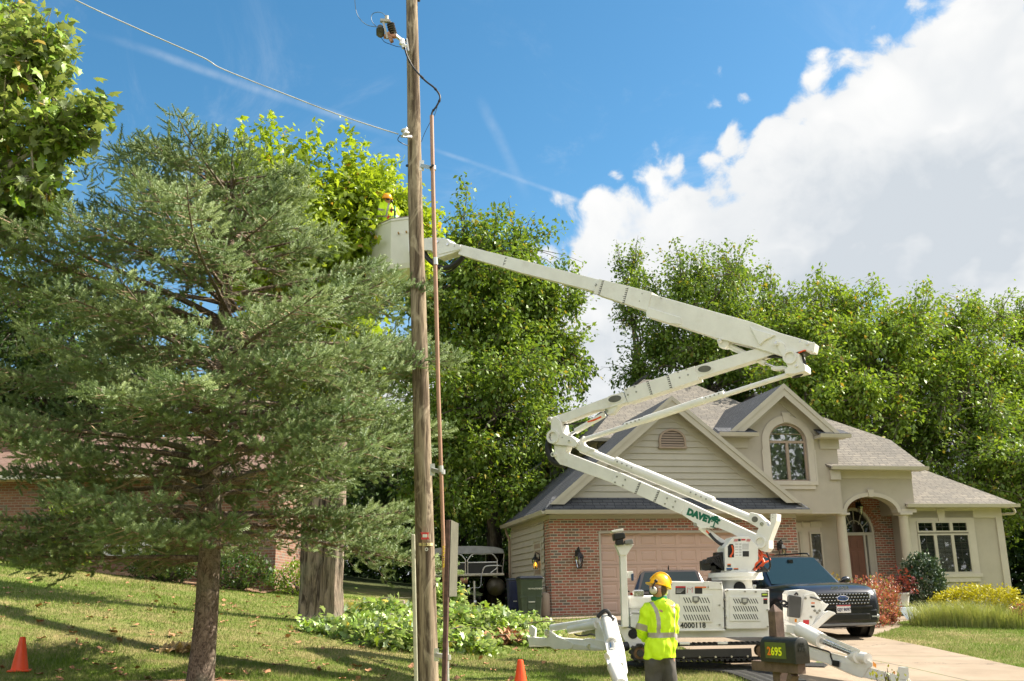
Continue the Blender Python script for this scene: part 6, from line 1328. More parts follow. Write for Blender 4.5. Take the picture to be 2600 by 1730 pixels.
        if rails: m = MB(); m.tube(bez([(.02*L, sd_*w*.69, h-.03), (-.02*L, sd_*w*.68, h+.035), (-.3*L, sd_*w*.67, h+.04), (-.40*L, sd_*w*.66, h-.02)], 5), .018, 6); m.build('roof_rail', BLACKM, t_, world=False)
        for hx in (.10, -.12): m = MB(); m.bar((hx*L-.08, sd_*(w+.005), belt-.09), (hx*L+.08, sd_*(w+.005), belt-.09), .03, .03); m.build('door_handle', paint, t_, world=False)
        for hx in (.19, .0, -.19): m = MB(); m.box(hx*L-.004, hx*L+.004, sd_*w*.93 if sd_ > 0 else -w*1.003, w*1.003 if sd_ > 0 else -w*.93, .38, belt-.05); m.build('door_gap', BLACKM, t_, world=False)
    rw_ = .37 if suv else .33
    for xx in (.315, -.31):
        for sd_ in (1, -1):
            c = Vector((xx*L, sd_*(w-.13), rw_)); ax = Vector((0, sd_, 0)); m = MB(); m.ring(c-ax*.12, c+ax*.125, rw_, rw_*.66, 36); wh = m.build('wheel', RUB, t_, world=False, bevel=.02, smooth=40)
            m = MB(); m.cyl(c-ax*.10, c+ax*.05, rw_*.66, n=28); 
            for k in range(5): an = 2*math.pi*k/5; d_ = Vector((math.cos(an), 0, math.sin(an))); m.bar(c+ax*.09+d_*.04, c+ax*.10+d_*rw_*.62, .06, .03, ax)
            m.build('rim', plain('rim_dark', (.05, .05, .055), .35, .7), wh, world=False)
            m = MB(); m.ring(c+ax*.03, c+ax*.137, rw_+.075, rw_+.01, 30); m.build('wheel_arch', BLACKM, t_, world=False)
    return t_, L, w, h, belt, hood
NAVY = mat('car_paint_black', paintfn((.010, .011, .018, 1))); BRN = mat('car_paint_brown', paintfn((.055, .038, .035, 1)))
hd = R(-90+11.5+1.5); fx = at(2146, 1600, 20.9)
fwdc = Vector((math.cos(hd), math.sin(hd), 0)); cc = Vector((fx.x, 20.9, 0))-fwdc*2.5; cc.z = gz(fx.x, 21.5)
suv, L, w, h, belt, hood = car('parked_suv', 'black sport utility car facing the camera on the driveway', NAVY, cc, hd, 5.0, 1.98, 1.76)
xF = L*.5; GRL = plain('grille_black', (.014, .014, .015), .35)
def fb(name, y0, y1, z0, z1, d0, d1, mm, bev=.01, par=None): m = MB(); m.box(xF+d0, xF+d1, y0, y1, z0, z1); return m.build(name, mm, par or suv, world=False, bevel=bev)
gr = fb('grille', -.62, .62, .66, .92, -.10, .012, GRL, .03)
m = MB()
for j in range(4):
    for i in range(17): y = -.56+.07*i+(.035 if j % 2 else 0); m.ell((xF+.018, y, .70+.06*j), .008, .016, .011, 8, 4)
m.build('grille_studs', CHR, gr, world=False)
fb('grille_bar', -.66, .66, .60, .645, -.10, .02, GRL, .01); fb('lower_intake', -.60, .60, .36, .50, -.10, .006, GRL, .02); fb('skid_trim', -.72, .72, .26, .31, -.14, -.0, plain('grey_trim', (.18, .18, .18), .4), .01)
fb('bumper', -.80, .80, .31, .60, -.22, -.01, NAVY, .05)
for s_ in (1, -1):
    m = MB(); P = [(xF-.02, s_*.64, .72), (xF-.02, s_*.64, .90), (xF-.26, s_*.93, .97), (xF-.20, s_*.93, .74)]; m.prism(P, (-.04, -s_*.03, 0)); m.build('headlight', LAMPG, suv, world=False, bevel=.012)
    m = MB(); m.box(xF-.10, xF-.01, s_*.72-.1, s_*.72+.1, .40, .47); m.build('fog_light', LAMPG, suv, world=False, bevel=.02)
pl = fb('licence_plate', -.155, .155, .515, .670, .006, .028, plain('plate_white', (.75, .74, .74), .4), .004)
m = MB(); m.box(xF+.0285, xF+.030, -.155, .155, .645, .668); m.build('plate_stripe', plain('plate_red', (.5, .06, .07), .5), pl, world=False)
MC = ROOTM[suv.name]; Rm = MC.to_3x3(); yv = Rm @ Vector((0, 1, 0)); 
text('plate_number', 'GJY 8097', .078, MC @ Vector((xF+.03, 0, .555)), yv, (0, 0, 1), plain('plate_navy', (.03, .03, .10), .5), suv, .001, cx=True, bold=.002)
text('hood_lettering', 'EXPLORER', .085, MC @ Vector((xF-.055, 0, .975)), yv, (0, 0, 1), CHR, suv, .0, cx=True, bold=.003)
m = MB(); m.ell((xF+.02, 0, .80), .014, .13, .055, 20, 8); em = m.build('oval_emblem', plain('emblem_blue', (.03, .07, .22), .3), suv, world=False, smooth=60)
m = MB(); m.tube([(xF+.024, .13*math.cos(R(a)), .80+.055*math.sin(R(a))) for a in range(0, 361, 20)], .006, 6); m.build('emblem_rim', CHR, em, world=False)
text('emblem_lettering', 'Ford', .075, MC @ Vector((xF+.036, 0, .78)), yv, (0, 0, 1), CHR, suv, .001, cx=True, shear=.3)
for s_ in (.35, -.30): m = MB(); m.bar((L*.21, s_-.30, belt+.012), (L*.205, s_+.28, belt+.03), .02, .02); m.build('wiper', BLACKM, suv, world=False)
m = MB(); m.box(L*.085, L*.10, -.05, .05, h-.20, h-.12); m.build('rear_view_mirror', BLACKM, suv, world=False)
hd2 = R(84); rc = at(1708, 1560, 22.6); f2 = Vector((math.cos(hd2), math.sin(hd2), 0)); c2 = Vector((rc.x, 22.6, 0))+f2*2.3; c2.z = gz(c2.x, 23.4)
bc, L2, w2, h2, b2_, _h = car('parked_sedan', 'dark brown car parked facing the garage door, mostly hidden behind the lift', BRN, c2, hd2, 4.6, 1.86, 1.40, suv=True, rails=False)
for s_ in (1, -1):
    m = MB(); P = [(-L2*.497, s_*.62, .72), (-L2*.497, s_*.62, .85), (-L2*.46, s_*.90, .88), (-L2*.46, s_*.90, .72)]; m.prism(P, (.05, 0, 0)); m.build('tail_light', TAILR, bc, world=False, bevel=.01)
m = MB(); m.tube([(-.3*L2, 0, h2), (-.33*L2, 0, h2+.07)], [.02, .006], 6); m.build('roof_antenna', BLACKM, bc, world=False)
# ------------------------------------------------------------ tracked spider lift
def c1(x, y): return 1250+.4974*x, 950+.4974*y
def c5(x, y): return 1350+.3394*x, 800+.3394*y
def c6(x, y): return 900+.3394*x, 450+.3394*y
def c4(x, y): return 1850+.27427*x, 1300+.27427*y
def cz(x, y): return 1860+.1403*x, 1200+.1403*y
def co(x, y): return 1350+.12754*x, 1530+.12754*y
PA = at(1890, 1400, 17.0); PB = at(1000, 600, 21.0); bd_ = Vector((PB.x-PA.x, PB.y-PA.y, 0)).normalized()
BN = Vector((-bd_.y, bd_.x, 0)); BN = BN if BN.y > 0 else -BN          # square to the boom plane, away from camera
def bp(p, off=0.0):
    d = ray(*p); t_ = (PA+BN*off-CAM).dot(BN)/d.dot(BN); return CAM+d*t_
lift = thing('tracked_lift', 'white tracked boom lift with raised folding arm, outriggers and cream bucket', 'boom lift', (PA.x, 17.0, gz(PA.x, 17.0)))
def lb(m, name, mm=WHITE, par=None, **k):
    k.setdefault('bevel', .006); return m.build(name, mm, par or lift, **k)
def arm(name, pts, conv, hw_, par=None, mm=WHITE, off=0.0, **k):
    m = MB(); m.prism([bp(conv(*p), off-hw_) for p in pts], BN*2*hw_); return lb(m, name, mm, par, **k)
def rod(name, p, q, conv, rpx, par=None, off=0.0, mm=WHITE, n=20):
    a, b = bp(conv(*p), off), bp(conv(*q), off); m = MB(); m.cyl(a, b, rpx*mpp(a), rpx*mpp(b), n); return m.build(name, mm, par or lift, smooth=50)
def pin(m, p, conv, rpx, hw_, off=0.0):
    a = bp(conv(*p), off); r_ = rpx*mpp(a); m.cyl(a-BN*hw_, a+BN*hw_, r_, n=18)
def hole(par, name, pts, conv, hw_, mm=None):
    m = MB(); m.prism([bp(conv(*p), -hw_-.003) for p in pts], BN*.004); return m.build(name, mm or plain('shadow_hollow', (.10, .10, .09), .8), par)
# upper (fly) boom, three telescoping sections
up = arm('upper_boom', [(2210, 872), (2357, 918), (2440, 942), (2440, 1125), (2357, 1100), (2175, 1003)], c6, .15)
m = MB(); P_ = [(1651, 746), (1908, 818), (1981, 846), (2068, 871), (2063, 893), (2040, 891), (2011, 898), (1985, 905), (1910, 881), (1815, 858), (1640, 800), (1638, 784)]
lift_children = up
bpy.data.objects.remove(up)
m.prism([bp(p, -.15) for p in P_], BN*.30); up = lb(m, 'upper_boom', bevel=.010)
idp = lambda x, y: (x, y)
arm('boom_sleeve', [(1521, 708), (1655, 742), (1644, 790), (1507, 745)], idp, .165, up)
arm('inner_boom', [(1168, 621), (1525, 711), (1513, 741), (1320, 692), (1163, 646)], idp, .115, up)
arm('boom_tip_knuckle', [(520, 458), (580, 450), (690, 461), (715, 487), (792, 508), (790, 545), (735, 568), (620, 606), (585, 560), (572, 548), (525, 546)], c6, .14, up)
arm('tip_plate', [(560, 470), (600, 455), (690, 461), (715, 487), (790, 508), (788, 540), (700, 562), (630, 578)], c6, .155, up)
arm('lower_cover', [(2195, 975), (2440, 1050), (2440, 1100), (2357, 1093), (2180, 1040)], c6, .17, up)
m = MB()
for p in ((655, 498), (730, 518)): pin(m, p, c6, 3.6, .175)
lb(m, 'pivot_pin', STEEL, up, bevel=0, smooth=40)
BLTM = plain('zinc_bolt', (.38, .37, .34), .4, .8)
def bolts(par, pts, conv, hw_, r=1.5):
    m = MB()
    for p in pts: pin(m, p, conv, r, hw_)
    return m.build('bolts', BLTM, par, smooth=40)
bolts(up, [(1835, 815), (1830, 825), (2060, 852), (2040, 908), (2180, 888), (2160, 943), (2320, 918), (782, 530)], c6, .172)
BLKP = plain('black_decal', (.02, .02, .02), .5)
def ticks(par, a, b, conv, hw_, n=7, side=1):      # stitched black marks across a joint
    A, B = bp(conv(*a), -hw_), bp(conv(*b), -hw_); d = (B-A); t_ = bd_; m = MB()
    m.prism([A, B, B+t_*.006, A+t_*.006], -BN*.003)
    for i in range(n): p = A.lerp(B, (i+.5)/n); q = p-t_*side*.045; w_ = d.normalized()*.007; m.prism([p-w_, q-w_, q+w_, p+w_], -BN*.003)
    return m.build('joint_marks', BLKP, par)
ticks(up, (1868, 770), (1835, 880), c6, .165, 8, -1); ticks(up, (2050, 826), (2018, 945), c6, .165, 8, -1); ticks(up, (1132, 597), (1112, 662), c6, .116, 3, 1)
m = MB(); m.tube(bez([bp(c6(*p), 0) for p in ((520, 560), (560, 620), (640, 675), (720, 670), (790, 620), (815, 590))], 6), .055, 10); m.build('hose_loop', HOSE, up, smooth=50)
m = MB(); m.tube(bez([bp(c6(*p), .05) for p in ((620, 690), (680, 712), (740, 690), (800, 630))], 6), .02, 8); m.build('hose_loop', HOSE, up, smooth=50)
# bucket on the tip
b0, b1, b2 = at(928, 566, 21.7), at(993, 557, 21.0), at(1052, 551, 20.85); zr = b1.z; zb = at(993, 684, 21.0).z
m = MB(); top = [Vector((b0.x, b0.y, zr)), Vector((b1.x, b1.y, zr)), Vector((b2.x, b2.y, zr)), Vector((b2.x+.1, b2.y+.75, zr)), Vector((b0.x+.15, b0.y+.7, zr))]
cen = sum(top, Vector())/5
def ringz(z_, k): return [Vector((cen.x+(p.x-cen.x)*k, cen.y+(p.y-cen.y)*k, z_)) for p in top]
m.loft([ringz(zb, .90), ringz(zb+.12, .96), ringz(zb+.12, .96), ringz(zr-.05, 1.0), ringz(zr-.05, 1.035), ringz(zr, 1.035), ringz(zr, .96), ringz(zb+.3, .93)], caps=True)
bucket = lb(m, 'bucket', FIBER, bevel=.02)
arm('bucket_bracket', [(400, 470), (540, 458), (545, 545), (400, 560)], c6, .10)
m = MB(); m.tube([Vector((p.x, p.y, zr+.008)) for p in ringz(zr, 1.0)+[ringz(zr, 1.0)[0]]], .02, 8); m.build('bucket_rim', plain('brown_rim', (.22, .17, .12), .6), bucket)
m = MB(); a = at(905, 549, 21.6); b = at(945, 560, 21.6); m.bar(a, b, .10, .03); m.cyl(at(945, 556, 21.5), at(945, 575, 21.5), .02); m.build('control_box', plain('grey_plastic', (.30, .31, .30), .5), bucket)
m = MB()
for px, py in ((1012, 593), (1032, 590)): d_ = ray(px, py); a = at(px, py, 20.89+(.05 if px < 1020 else 0)); m.cyl(a-Vector((0, .05, 0)), a+Vector((0, .04, 0)), .02, n=10)
m.build('bucket_bolts', plain('brass_bolt', (.35, .22, .08), .5, .5), bucket)
# elbow

arm('elbow_gusset', [(1632, 85), (1660, 105), (1820, 150), (1740, 190), (1705, 225), (1690, 200)], c5, .19, up)
elb = arm('elbow_link', [(1828, 215), (1855, 193), (1890, 215), (1905, 262), (2000, 290), (2012, 345), (2045, 375), (2045, 420), (1960, 440), (1895, 440), (1890, 405), (1915, 390), (1890, 330), (1845, 260)], c5, .17)
def ringc(par, p, conv, ro, ri, hw_, nm='pivot_ring'):
    a = bp(conv(*p)); m = MB(); m.ring(a-BN*hw_, a+BN*hw_, ro*mpp(a), ri*mpp(a), 32); r_ = m.build(nm, WHITE, par, smooth=40)
    m = MB(); m.cyl(a+BN*(hw_*.6), a+BN*(hw_*.7), ri*mpp(a)*.99, n=28); m.build('ring_bore', plain('bore_grey', (.45, .43, .38), .5), r_); return r_
ringc(elb, (1955, 330), c5, 17.5, 12.5, .20)
m = MB(); pin(m, (1855, 226), c5, 6.5, .21); pin(m, (2005, 395), c5, 4, .2); pin(m, (1432, 207), c5, 4, .2); pin(m, (2083, 228), c5, 4, .17); m.build('pivot_pin', WHITE, elb, smooth=40)
m = MB(); pin(m, (1855, 226), c5, 3.5, .218); pin(m, (2005, 395), c5, 2.2, .206); pin(m, (1432, 207), c5, 2.4, .206); pin(m, (2083, 228), c5, 2.2, .176); pin(m, (2028, 214), c5, 2.2, .155); m.build('pin_end', STEEL, elb, smooth=40)
arm('cylinder_lug', [(1380, 175), (1475, 190), (1470, 225), (1440, 245), (1400, 240)], c5, .10, up)
rod('lift_cylinder', (1455, 222), (1745, 362), c5, 7.5, up, .0); rod('cylinder_rod', (1745, 362), (1880, 415), c5, 3.5, up, 0, STEEL)
arm('cylinder_clevis', [(1790, 388), (1870, 380), (1905, 385), (1905, 405), (1840, 412), (1790, 408)], c5, .07, elb)
m = MB(); m.tube(bez([bp(c5(*p), -.05) for p in ((1650, 195), (1720, 235), (1760, 305), (1850, 310), (1900, 320))], 5), .03, 8); m.build('hose', HOSE, up, smooth=40)
m = MB(); m.tube(bez([bp(c5(*p), 0) for p in ((1980, 290), (2020, 330), (2035, 380), (2010, 440), (1950, 455))], 5), .045, 8); m.build('hose', HOSE, elb, smooth=40)
m = MB(); m.tube([bp(c5(*p), -.17) for p in ((2105, 205), (2117, 212), (2105, 285))], .012, 6); m.build('end_guard', WHITE, up)
arm('end_slot', [(1985, 275), (2060, 262), (2030, 285), (1990, 292)], c5, .152, up, BLACKM); m = MB(); m.tube([bp(c5(*p), -.16) for p in ((1995, 285), (2030, 268), (2050, 265))], .012, 6); m.build('orange_hose', REDH, up)
# middle boom
mid = arm('middle_boom', [(1215, 386), (1700, 245), (1830, 203), (1862, 212), (1862, 262), (1845, 280), (1700, 330), (1240, 472)], c5, .105)
arm('middle_boom_sleeve', [(685, 555), (1215, 383), (1246, 486), (720, 657)], c5, .125, mid)
arm('middle_boom_root', [(150, 765), (240, 735), (680, 573), (718, 652), (560, 700), (470, 715), (250, 800), (215, 800)], c5, .105, mid)
def slot(par, c, conv, a, b, ang, hw_):
    cx, cy = c; N_ = 20; f = lambda k, i: (cx+k*a*math.cos(2*math.pi*i/N_)*math.cos(ang)-k*b*math.sin(2*math.pi*i/N_)*math.sin(ang), cy+k*a*math.cos(2*math.pi*i/N_)*math.sin(ang)+k*b*math.sin(2*math.pi*i/N_)*math.cos(ang))
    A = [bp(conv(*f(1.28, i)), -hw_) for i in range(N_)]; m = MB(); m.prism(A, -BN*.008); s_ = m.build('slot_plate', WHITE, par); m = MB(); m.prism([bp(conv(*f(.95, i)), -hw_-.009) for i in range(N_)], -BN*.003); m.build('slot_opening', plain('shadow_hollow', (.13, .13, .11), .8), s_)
slot(mid, (1293, 404), c5, 52, 26, -.12, .106); slot(mid, (622, 628), c5, 52, 26, -.20, .106)
for par_, pl_, hw_ in ((mid, [(1115, 437), (1128, 478), (1178, 416), (1190, 457), (730, 566), (742, 605), (792, 545), (804, 583)], .133),): bolts(par_, pl_, c5, hw_, 2.3)
ticks(mid, (1022, 447), (1052, 550), c5, .125, 7, -1); ticks(mid, (872, 492), (905, 598), c5, .125, 7, -1)
# parallel upper tube
tb1 = rod('parallel_tube', (390, 935), (1990, 425), c5, 6.6, None, .0)
rod('tube_sleeve', (845, 785), (1285, 640), c5, 9.8, tb1); rod('tube_collar', (700, 832), (845, 785), c5, 8.6, tb1); rod('tube_collar', (1285, 640), (1440, 590), c5, 8.6, tb1)
bolts(tb1, [(723, 818), (754, 807), (785, 797), (815, 787), (1312, 624), (1344, 614), (1376, 604), (1408, 593)], c5, .068, 2.0)
arm('tube_end', [(1895, 440), (1985, 400), (2040, 365), (2050, 400), (2030, 425), (1930, 462)], c5, .09, tb1)
# left joint
jl = arm('left_joint', [(145, 775), (165, 757), (188, 765), (215, 800), (228, 880), (275, 905), (330, 935), (345, 960), (325, 985), (160, 968), (140, 925)], c5, .15)
ringc(jl, (190, 918), c5, 17.5, 12, .18)
m = MB(); pin(m, (165, 787), c5, 6, .17); pin(m, (188, 1050), c5, 6, .16); pin(m, (312, 950), c5, 4, .17); m.build('pivot_pin', WHITE, jl, smooth=40)
m = MB(); pin(m, (165, 787), c5, 3, .176); pin(m, (188, 1050), c5, 3.4, .166); pin(m, (312, 950), c5, 2.2, .176); pin(m, (258, 923), c5, 1.6, .156); m.build('pin_end', STEEL, jl, smooth=40)
arm('link_plate', [(300, 975), (345, 1000), (345, 950), (385, 905), (375, 955), (400, 985), (470, 1005), (440, 1045), (360, 1025)], c5, .08, jl)
rod('lift_cylinder', (330, 870), (545, 745), c5, 7.5, mid, .0); arm('cylinder_lug', [(545, 700), (620, 670), (655, 672), (600, 740), (565, 745)], c5, .08, mid); rod('cylinder_rod', (270, 905), (330, 870), c5, 4, mid, 0, STEEL)
m = MB(); pin(m, (577, 722), c5, 4, .10); m.build('pivot_pin', STEEL, mid, smooth=40)
m = MB(); m.tube(bez([bp(c5(*p), -.02) for p in ((215, 825), (300, 815), (420, 800), (520, 762))], 5), .016, 6); m.build('hose', HOSE, mid)
m = MB(); m.tube(bez([bp(c5(*p), -.05) for p in ((420, 800), (470, 785), (520, 762))], 5), .017, 6); m.build('orange_hose', REDH, mid)
m = MB(); m.tube(bez([bp(c5(*p), 0) for p in ((135, 930), (125, 1000), (150, 1075), (190, 1110), (245, 1122))], 6), .07, 10); m.build('hose_bundle', HOSE, jl, smooth=40)
# lower boom
low = arm('lower_boom', [(965, 715), (990, 655), (1340, 820), (1375, 830), (1390, 850), (1340, 880), (1225, 815), (1140, 780), (1060, 790), (1030, 760)], c1, .125)
arm('lower_boom_tip', [(315, 362), (382, 368), (370, 400), (630, 500), (608, 555), (375, 470), (345, 462), (318, 430)], c1, .105, low)
lsl = arm('lower_boom_sleeve', [(630, 498), (992, 656), (962, 716), (608, 556)], c1, .13, low)
bolts(low, [(653, 527), (643, 556), (695, 543), (683, 572), (908, 637), (897, 665), (950, 653), (938, 681)], c1, .138, 2.3)
ticks(low, (760, 552), (735, 612), c1, .13, 7, -1); ticks(low, (857, 592), (832, 652), c1, .13, 7, -1)
DG = plain('green_lettering', (.0, .13, .075), .45)
o = bp(c1(992, 715), -.127); e = bp(c1(1108, 760), -.127); ux = (e-o).normalized(); nrm = -BN; uy = nrm.cross(ux); 
hgt = .150
text('boom_lettering', 'DAVEY', hgt, o, ux, uy, DG, low, .002, .001, .012)
m = MB(); ctr = bp(c1(1137, 752), -.131)                          # tree emblem: trunk, ground line and leaf masses
def ep(x, y): return ctr+ux*x+uy*y
k_ = .0105
for (x, y, a, b) in ((-.05, .045, .04, .022), (.0, .075, .045, .025), (.052, .04, .036, .022), (-.028, .01, .036, .018), (.03, .0, .034, .018), (.0, .035, .03, .02), (-.055, -.018, .02, .010), (.058, -.022, .018, .010)):
    m.prism([ep(x+a*math.cos(R(t_))*(1+.15*math.sin(t_*.11)), y+b*math.sin(R(t_))*(1+.2*math.cos(t_*.17))) for t_ in range(0, 360, 24)], nrm*.002)
m.prism([ep(-.012, -.10), ep(.012, -.10), ep(.006, .05), ep(-.006, .05)], nrm*.002); m.prism([ep(-.06, -.112), ep(.06, -.112), ep(.045, -.098), ep(-.045, -.098)], nrm*.002); m.build('tree_emblem', DG, low)
tb2 = rod('parallel_tube', (455, 382), (1330, 742), c1, 10.4, None, .0)
rod('tube_sleeve', (740, 492), (1000, 598), c1, 12.6, tb2); rod('tube_collar', (630, 446), (742, 494), c1, 12.2, tb2); rod('tube_collar', (1000, 598), (1128, 652), c1, 12.2, tb2)
bolts(tb2, [(648, 450), (672, 459), (697, 470), (721, 481), (1022, 606), (1048, 617), (1075, 628), (1100, 640)], c1, .088, 2.2)
arm('tube_tip', [(405, 350), (460, 362), (520, 385), (470, 405), (440, 390)], c1, .09, tb2)
arm('tube_foot', [(1315, 705), (1355, 715), (1395, 750), (1400, 780), (1385, 800), (1330, 770), (1300, 752)], c1, .10, tb2)
sl_ = (1340, 742); slot(tb2, sl_, c1, 17, 16, 0, .10)
tw = arm('turret_head', [(1345, 820), (1370, 755), (1392, 748), (1405, 775), (1418, 775), (1420, 714), (1452, 714), (1450, 750), (1412, 850), (1412, 890), (1395, 910), (1345, 890)], c1, .12)
ringc(tw, (1382, 860), c1, 15, 11, .16); m = MB(); pin(m, (1388, 768), c1, 5, .13); m.build('pivot_pin', STEEL, tw, smooth=40)
bolts(tw, [(1429, 722), (1444, 722), (1429, 735), (1444, 735)], c1, .125, 1.3)
rod('lift_cylinder', (1065, 782), (1155, 850), c1, 8.5, low, .0); rod('cylinder_rod', (1140, 840), (1195, 872), c1, 8, low, .0, plain('grey_boot', (.7, .7, .7), .4)); m = MB(); pin(m, (1050, 771), c1, 5, .14); m.build('pivot_pin', STEEL, low, smooth=40)
m = MB(); m.tube(bez([bp(c1(*p), -.08) for p in ((1108, 815), (1135, 845), (1165, 868), (1195, 868))], 5), .026, 8); m.build('hose', HOSE, low, smooth=40); m = MB(); m.tube([bp(c1(*p), -.08) for p in ((1092, 800), (1110, 818))], .015, 6); m.build('orange_hose', REDH, low)
# turret
YT = 16.7
def fp(conv, Y): return lambda p: at(*conv(*p), Y)
def slabp(name, pts, conv, Y, th, mm=WHITE, par=None, **k): m = MB(); m.prism([at(*conv(*p), Y) for p in pts], (0, th, 0)); return lb(m, name, mm, par, **k)
tur = slabp('turret_cabinet', [(1187, 1008), (1185, 885), (1230, 830), (1308, 829), (1358, 882), (1358, 960), (1318, 1012)], c1, YT, .62, bevel=.012)
slabp('cabinet_window', [(1203, 936), (1202, 880), (1212, 868), (1228, 868), (1234, 880), (1234, 936)], c1, YT-.004, .003, DARK, tur, bevel=0)
m = MB(); m.tube(bez([at(*c1(*p), YT-.012) for p in ((1222, 875), (1228, 895), (1226, 915), (1215, 930), (1222, 933))], 4), .014, 6); m.build('orange_hose', REDH, tur)
def decal(par, x0, x1, y0, y1, conv, Y, mm, nm='decal', d=.004): m = MB(); m.prism([at(*conv(*p), Y-d) for p in ((x0, y0), (x1, y0), (x1, y1), (x0, y1))], (0, .003, 0)); return m.build(nm, mm, par)
DW = plain('decal_grey', (.55, .55, .55), .5); DRD = plain('decal_red', (.55, .03, .04), .5); DO = plain('decal_orange', (.75, .16, .03), .5); DBL = plain('decal_blue', (.02, .10, .30), .5); DWH = plain('decal_white', (.8, .8, .8), .5)
dd_ = decal(tur, 1236, 1310, 858, 934, c1, YT, DWH, 'instruction_sheet'); decal(tur, 1276, 1309, 866, 896, c1, YT, DW, d=.007); decal(tur, 1278, 1310, 904, 932, c1, YT, BLKP, d=.007)
for k in range(5): decal(tur, 1240, 1256, 866+k*14, 872+k*14, c1, YT, DW, d=.007); decal(tur, 1260, 1272, 864+k*14, 873+k*14, c1, YT, DW, d=.007)
for k in range(4):
    for x0 in (1233, 1297): m = MB(); m.prism([at(*c1(x0+k*5-.5, 855), YT-.007), at(*c1(x0+k*5+2, 855), YT-.007), at(*c1(x0+k*5+6.5, 842), YT-.007), at(*c1(x0+k*5+4, 842), YT-.007)], (0, .003, 0)); m.build('hazard_stripe', DRD, tur)
decal(tur, 1271, 1292, 842, 850, c1, YT, DRD); decal(tur, 1255, 1268, 842, 853, c1, YT, BLKP); decal(tur, 1200, 1218, 969, 975, c1, YT, DO); decal(tur, 1200, 1218, 976, 984, c1, YT, BLKP); decal(tur, 1195, 1226, 990, 997, c1, YT, DBL); decal(tur, 1196, 1226, 998, 1004, c1, YT, BLKP); decal(tur, 1232, 1256, 991, 996, c1, YT, DO); decal(tur, 1232, 1256, 997, 1003, c1, YT, BLKP)
for k, (c_, w_) in enumerate((((1335, 900), 5), ((1352, 915), 5), ((1345, 895), 9), ((1362, 935), 2), ((1338, 920), 7), ((1372, 925), 8))):
    m = MB(); x, y = c_; m.tube(bez([at(*c1(x, y-10), 16.9), at(*c1(x+22+w_*k*.6, y+22), 16.75), at(*c1(x+35-k*7, y+50), 16.7), at(*c1(x-5, y+78+k*3), 16.8), at(*c1(x-30, y+95), 16.9)], 6), .015, 8); m.build('orange_hose', REDH, tur, smooth=40)
m = MB(); 
for k in range(6): m.tube(bez([at(*c1(1365+k*3, 985+k*4), 16.6), at(*c1(1400+k*2, 1000+rng.normal()*5), 16.55), at(*c1(1330+k*6, 1010), 16.7)], 4), .012, 6)
m.tube(bez([at(*c1(*p), 16.6) for p in ((1400, 910), (1415, 950), (1418, 985), (1400, 1005), (1365, 1000))], 6), .016, 8); m.build('hose_cluster', HOSE, tur, smooth=40)
tc = Vector((at(*c1(1240, 1025), 17.0).x, 17.0, 0)); zc = lambda y: at(*c1(1240, y), 16.6).z
m = MB(); m.cyl((tc.x, 17.0, zc(1036)), (tc.x, 17.0, zc(1012)), .44, n=40); m.cyl((tc.x+.03, 17.0, zc(1052)), (tc.x+.03, 17.0, zc(1035)), .42, n=40); lb(m, 'slew_ring', smooth=40)
m = MB(); m.lathe((tc.x+.02, 17.0, zc(1098)), [(.26, 0), (.25, .04), (.24, .16), (.34, .27), (.34, .30)], 30); ped = lb(m, 'pedestal', smooth=40); m = MB(); m.ell((tc.x+.0, 16.735, zc(1092)), .10, .03, .10, 18, 8); m.build('pedestal_opening', DARK, ped)
m = MB()
for (x, y, sx_, sz_) in ((1088, 978, .15, .16), (1110, 965, .2, .12), (1140, 960, .25, .16), (1165, 945, .2, .22), (1125, 990, .3, .08), (1170, 985, .25, .18)): m.cbox(at(*c1(x, y), 16.95), sx_, .25, sz_)
m.cyl(at(*c1(1090, 978), 16.75), at(*c1(1090, 978), 16.95), .085, n=18); m.build('slew_motor', BLACKM, lift, bevel=.012)
m = MB()
for k in range(5): m.tube(bez([at(*c1(1085+8*k, 965), 16.7), at(*c1(1110+12*k, 940-4*k), 16.65), at(*c1(1150+8*k, 975+6*k), 16.75), at(*c1(1190, 985), 16.8)], 5), .015, 6)
m.build('hose_cluster', HOSE, lift, smooth=40)
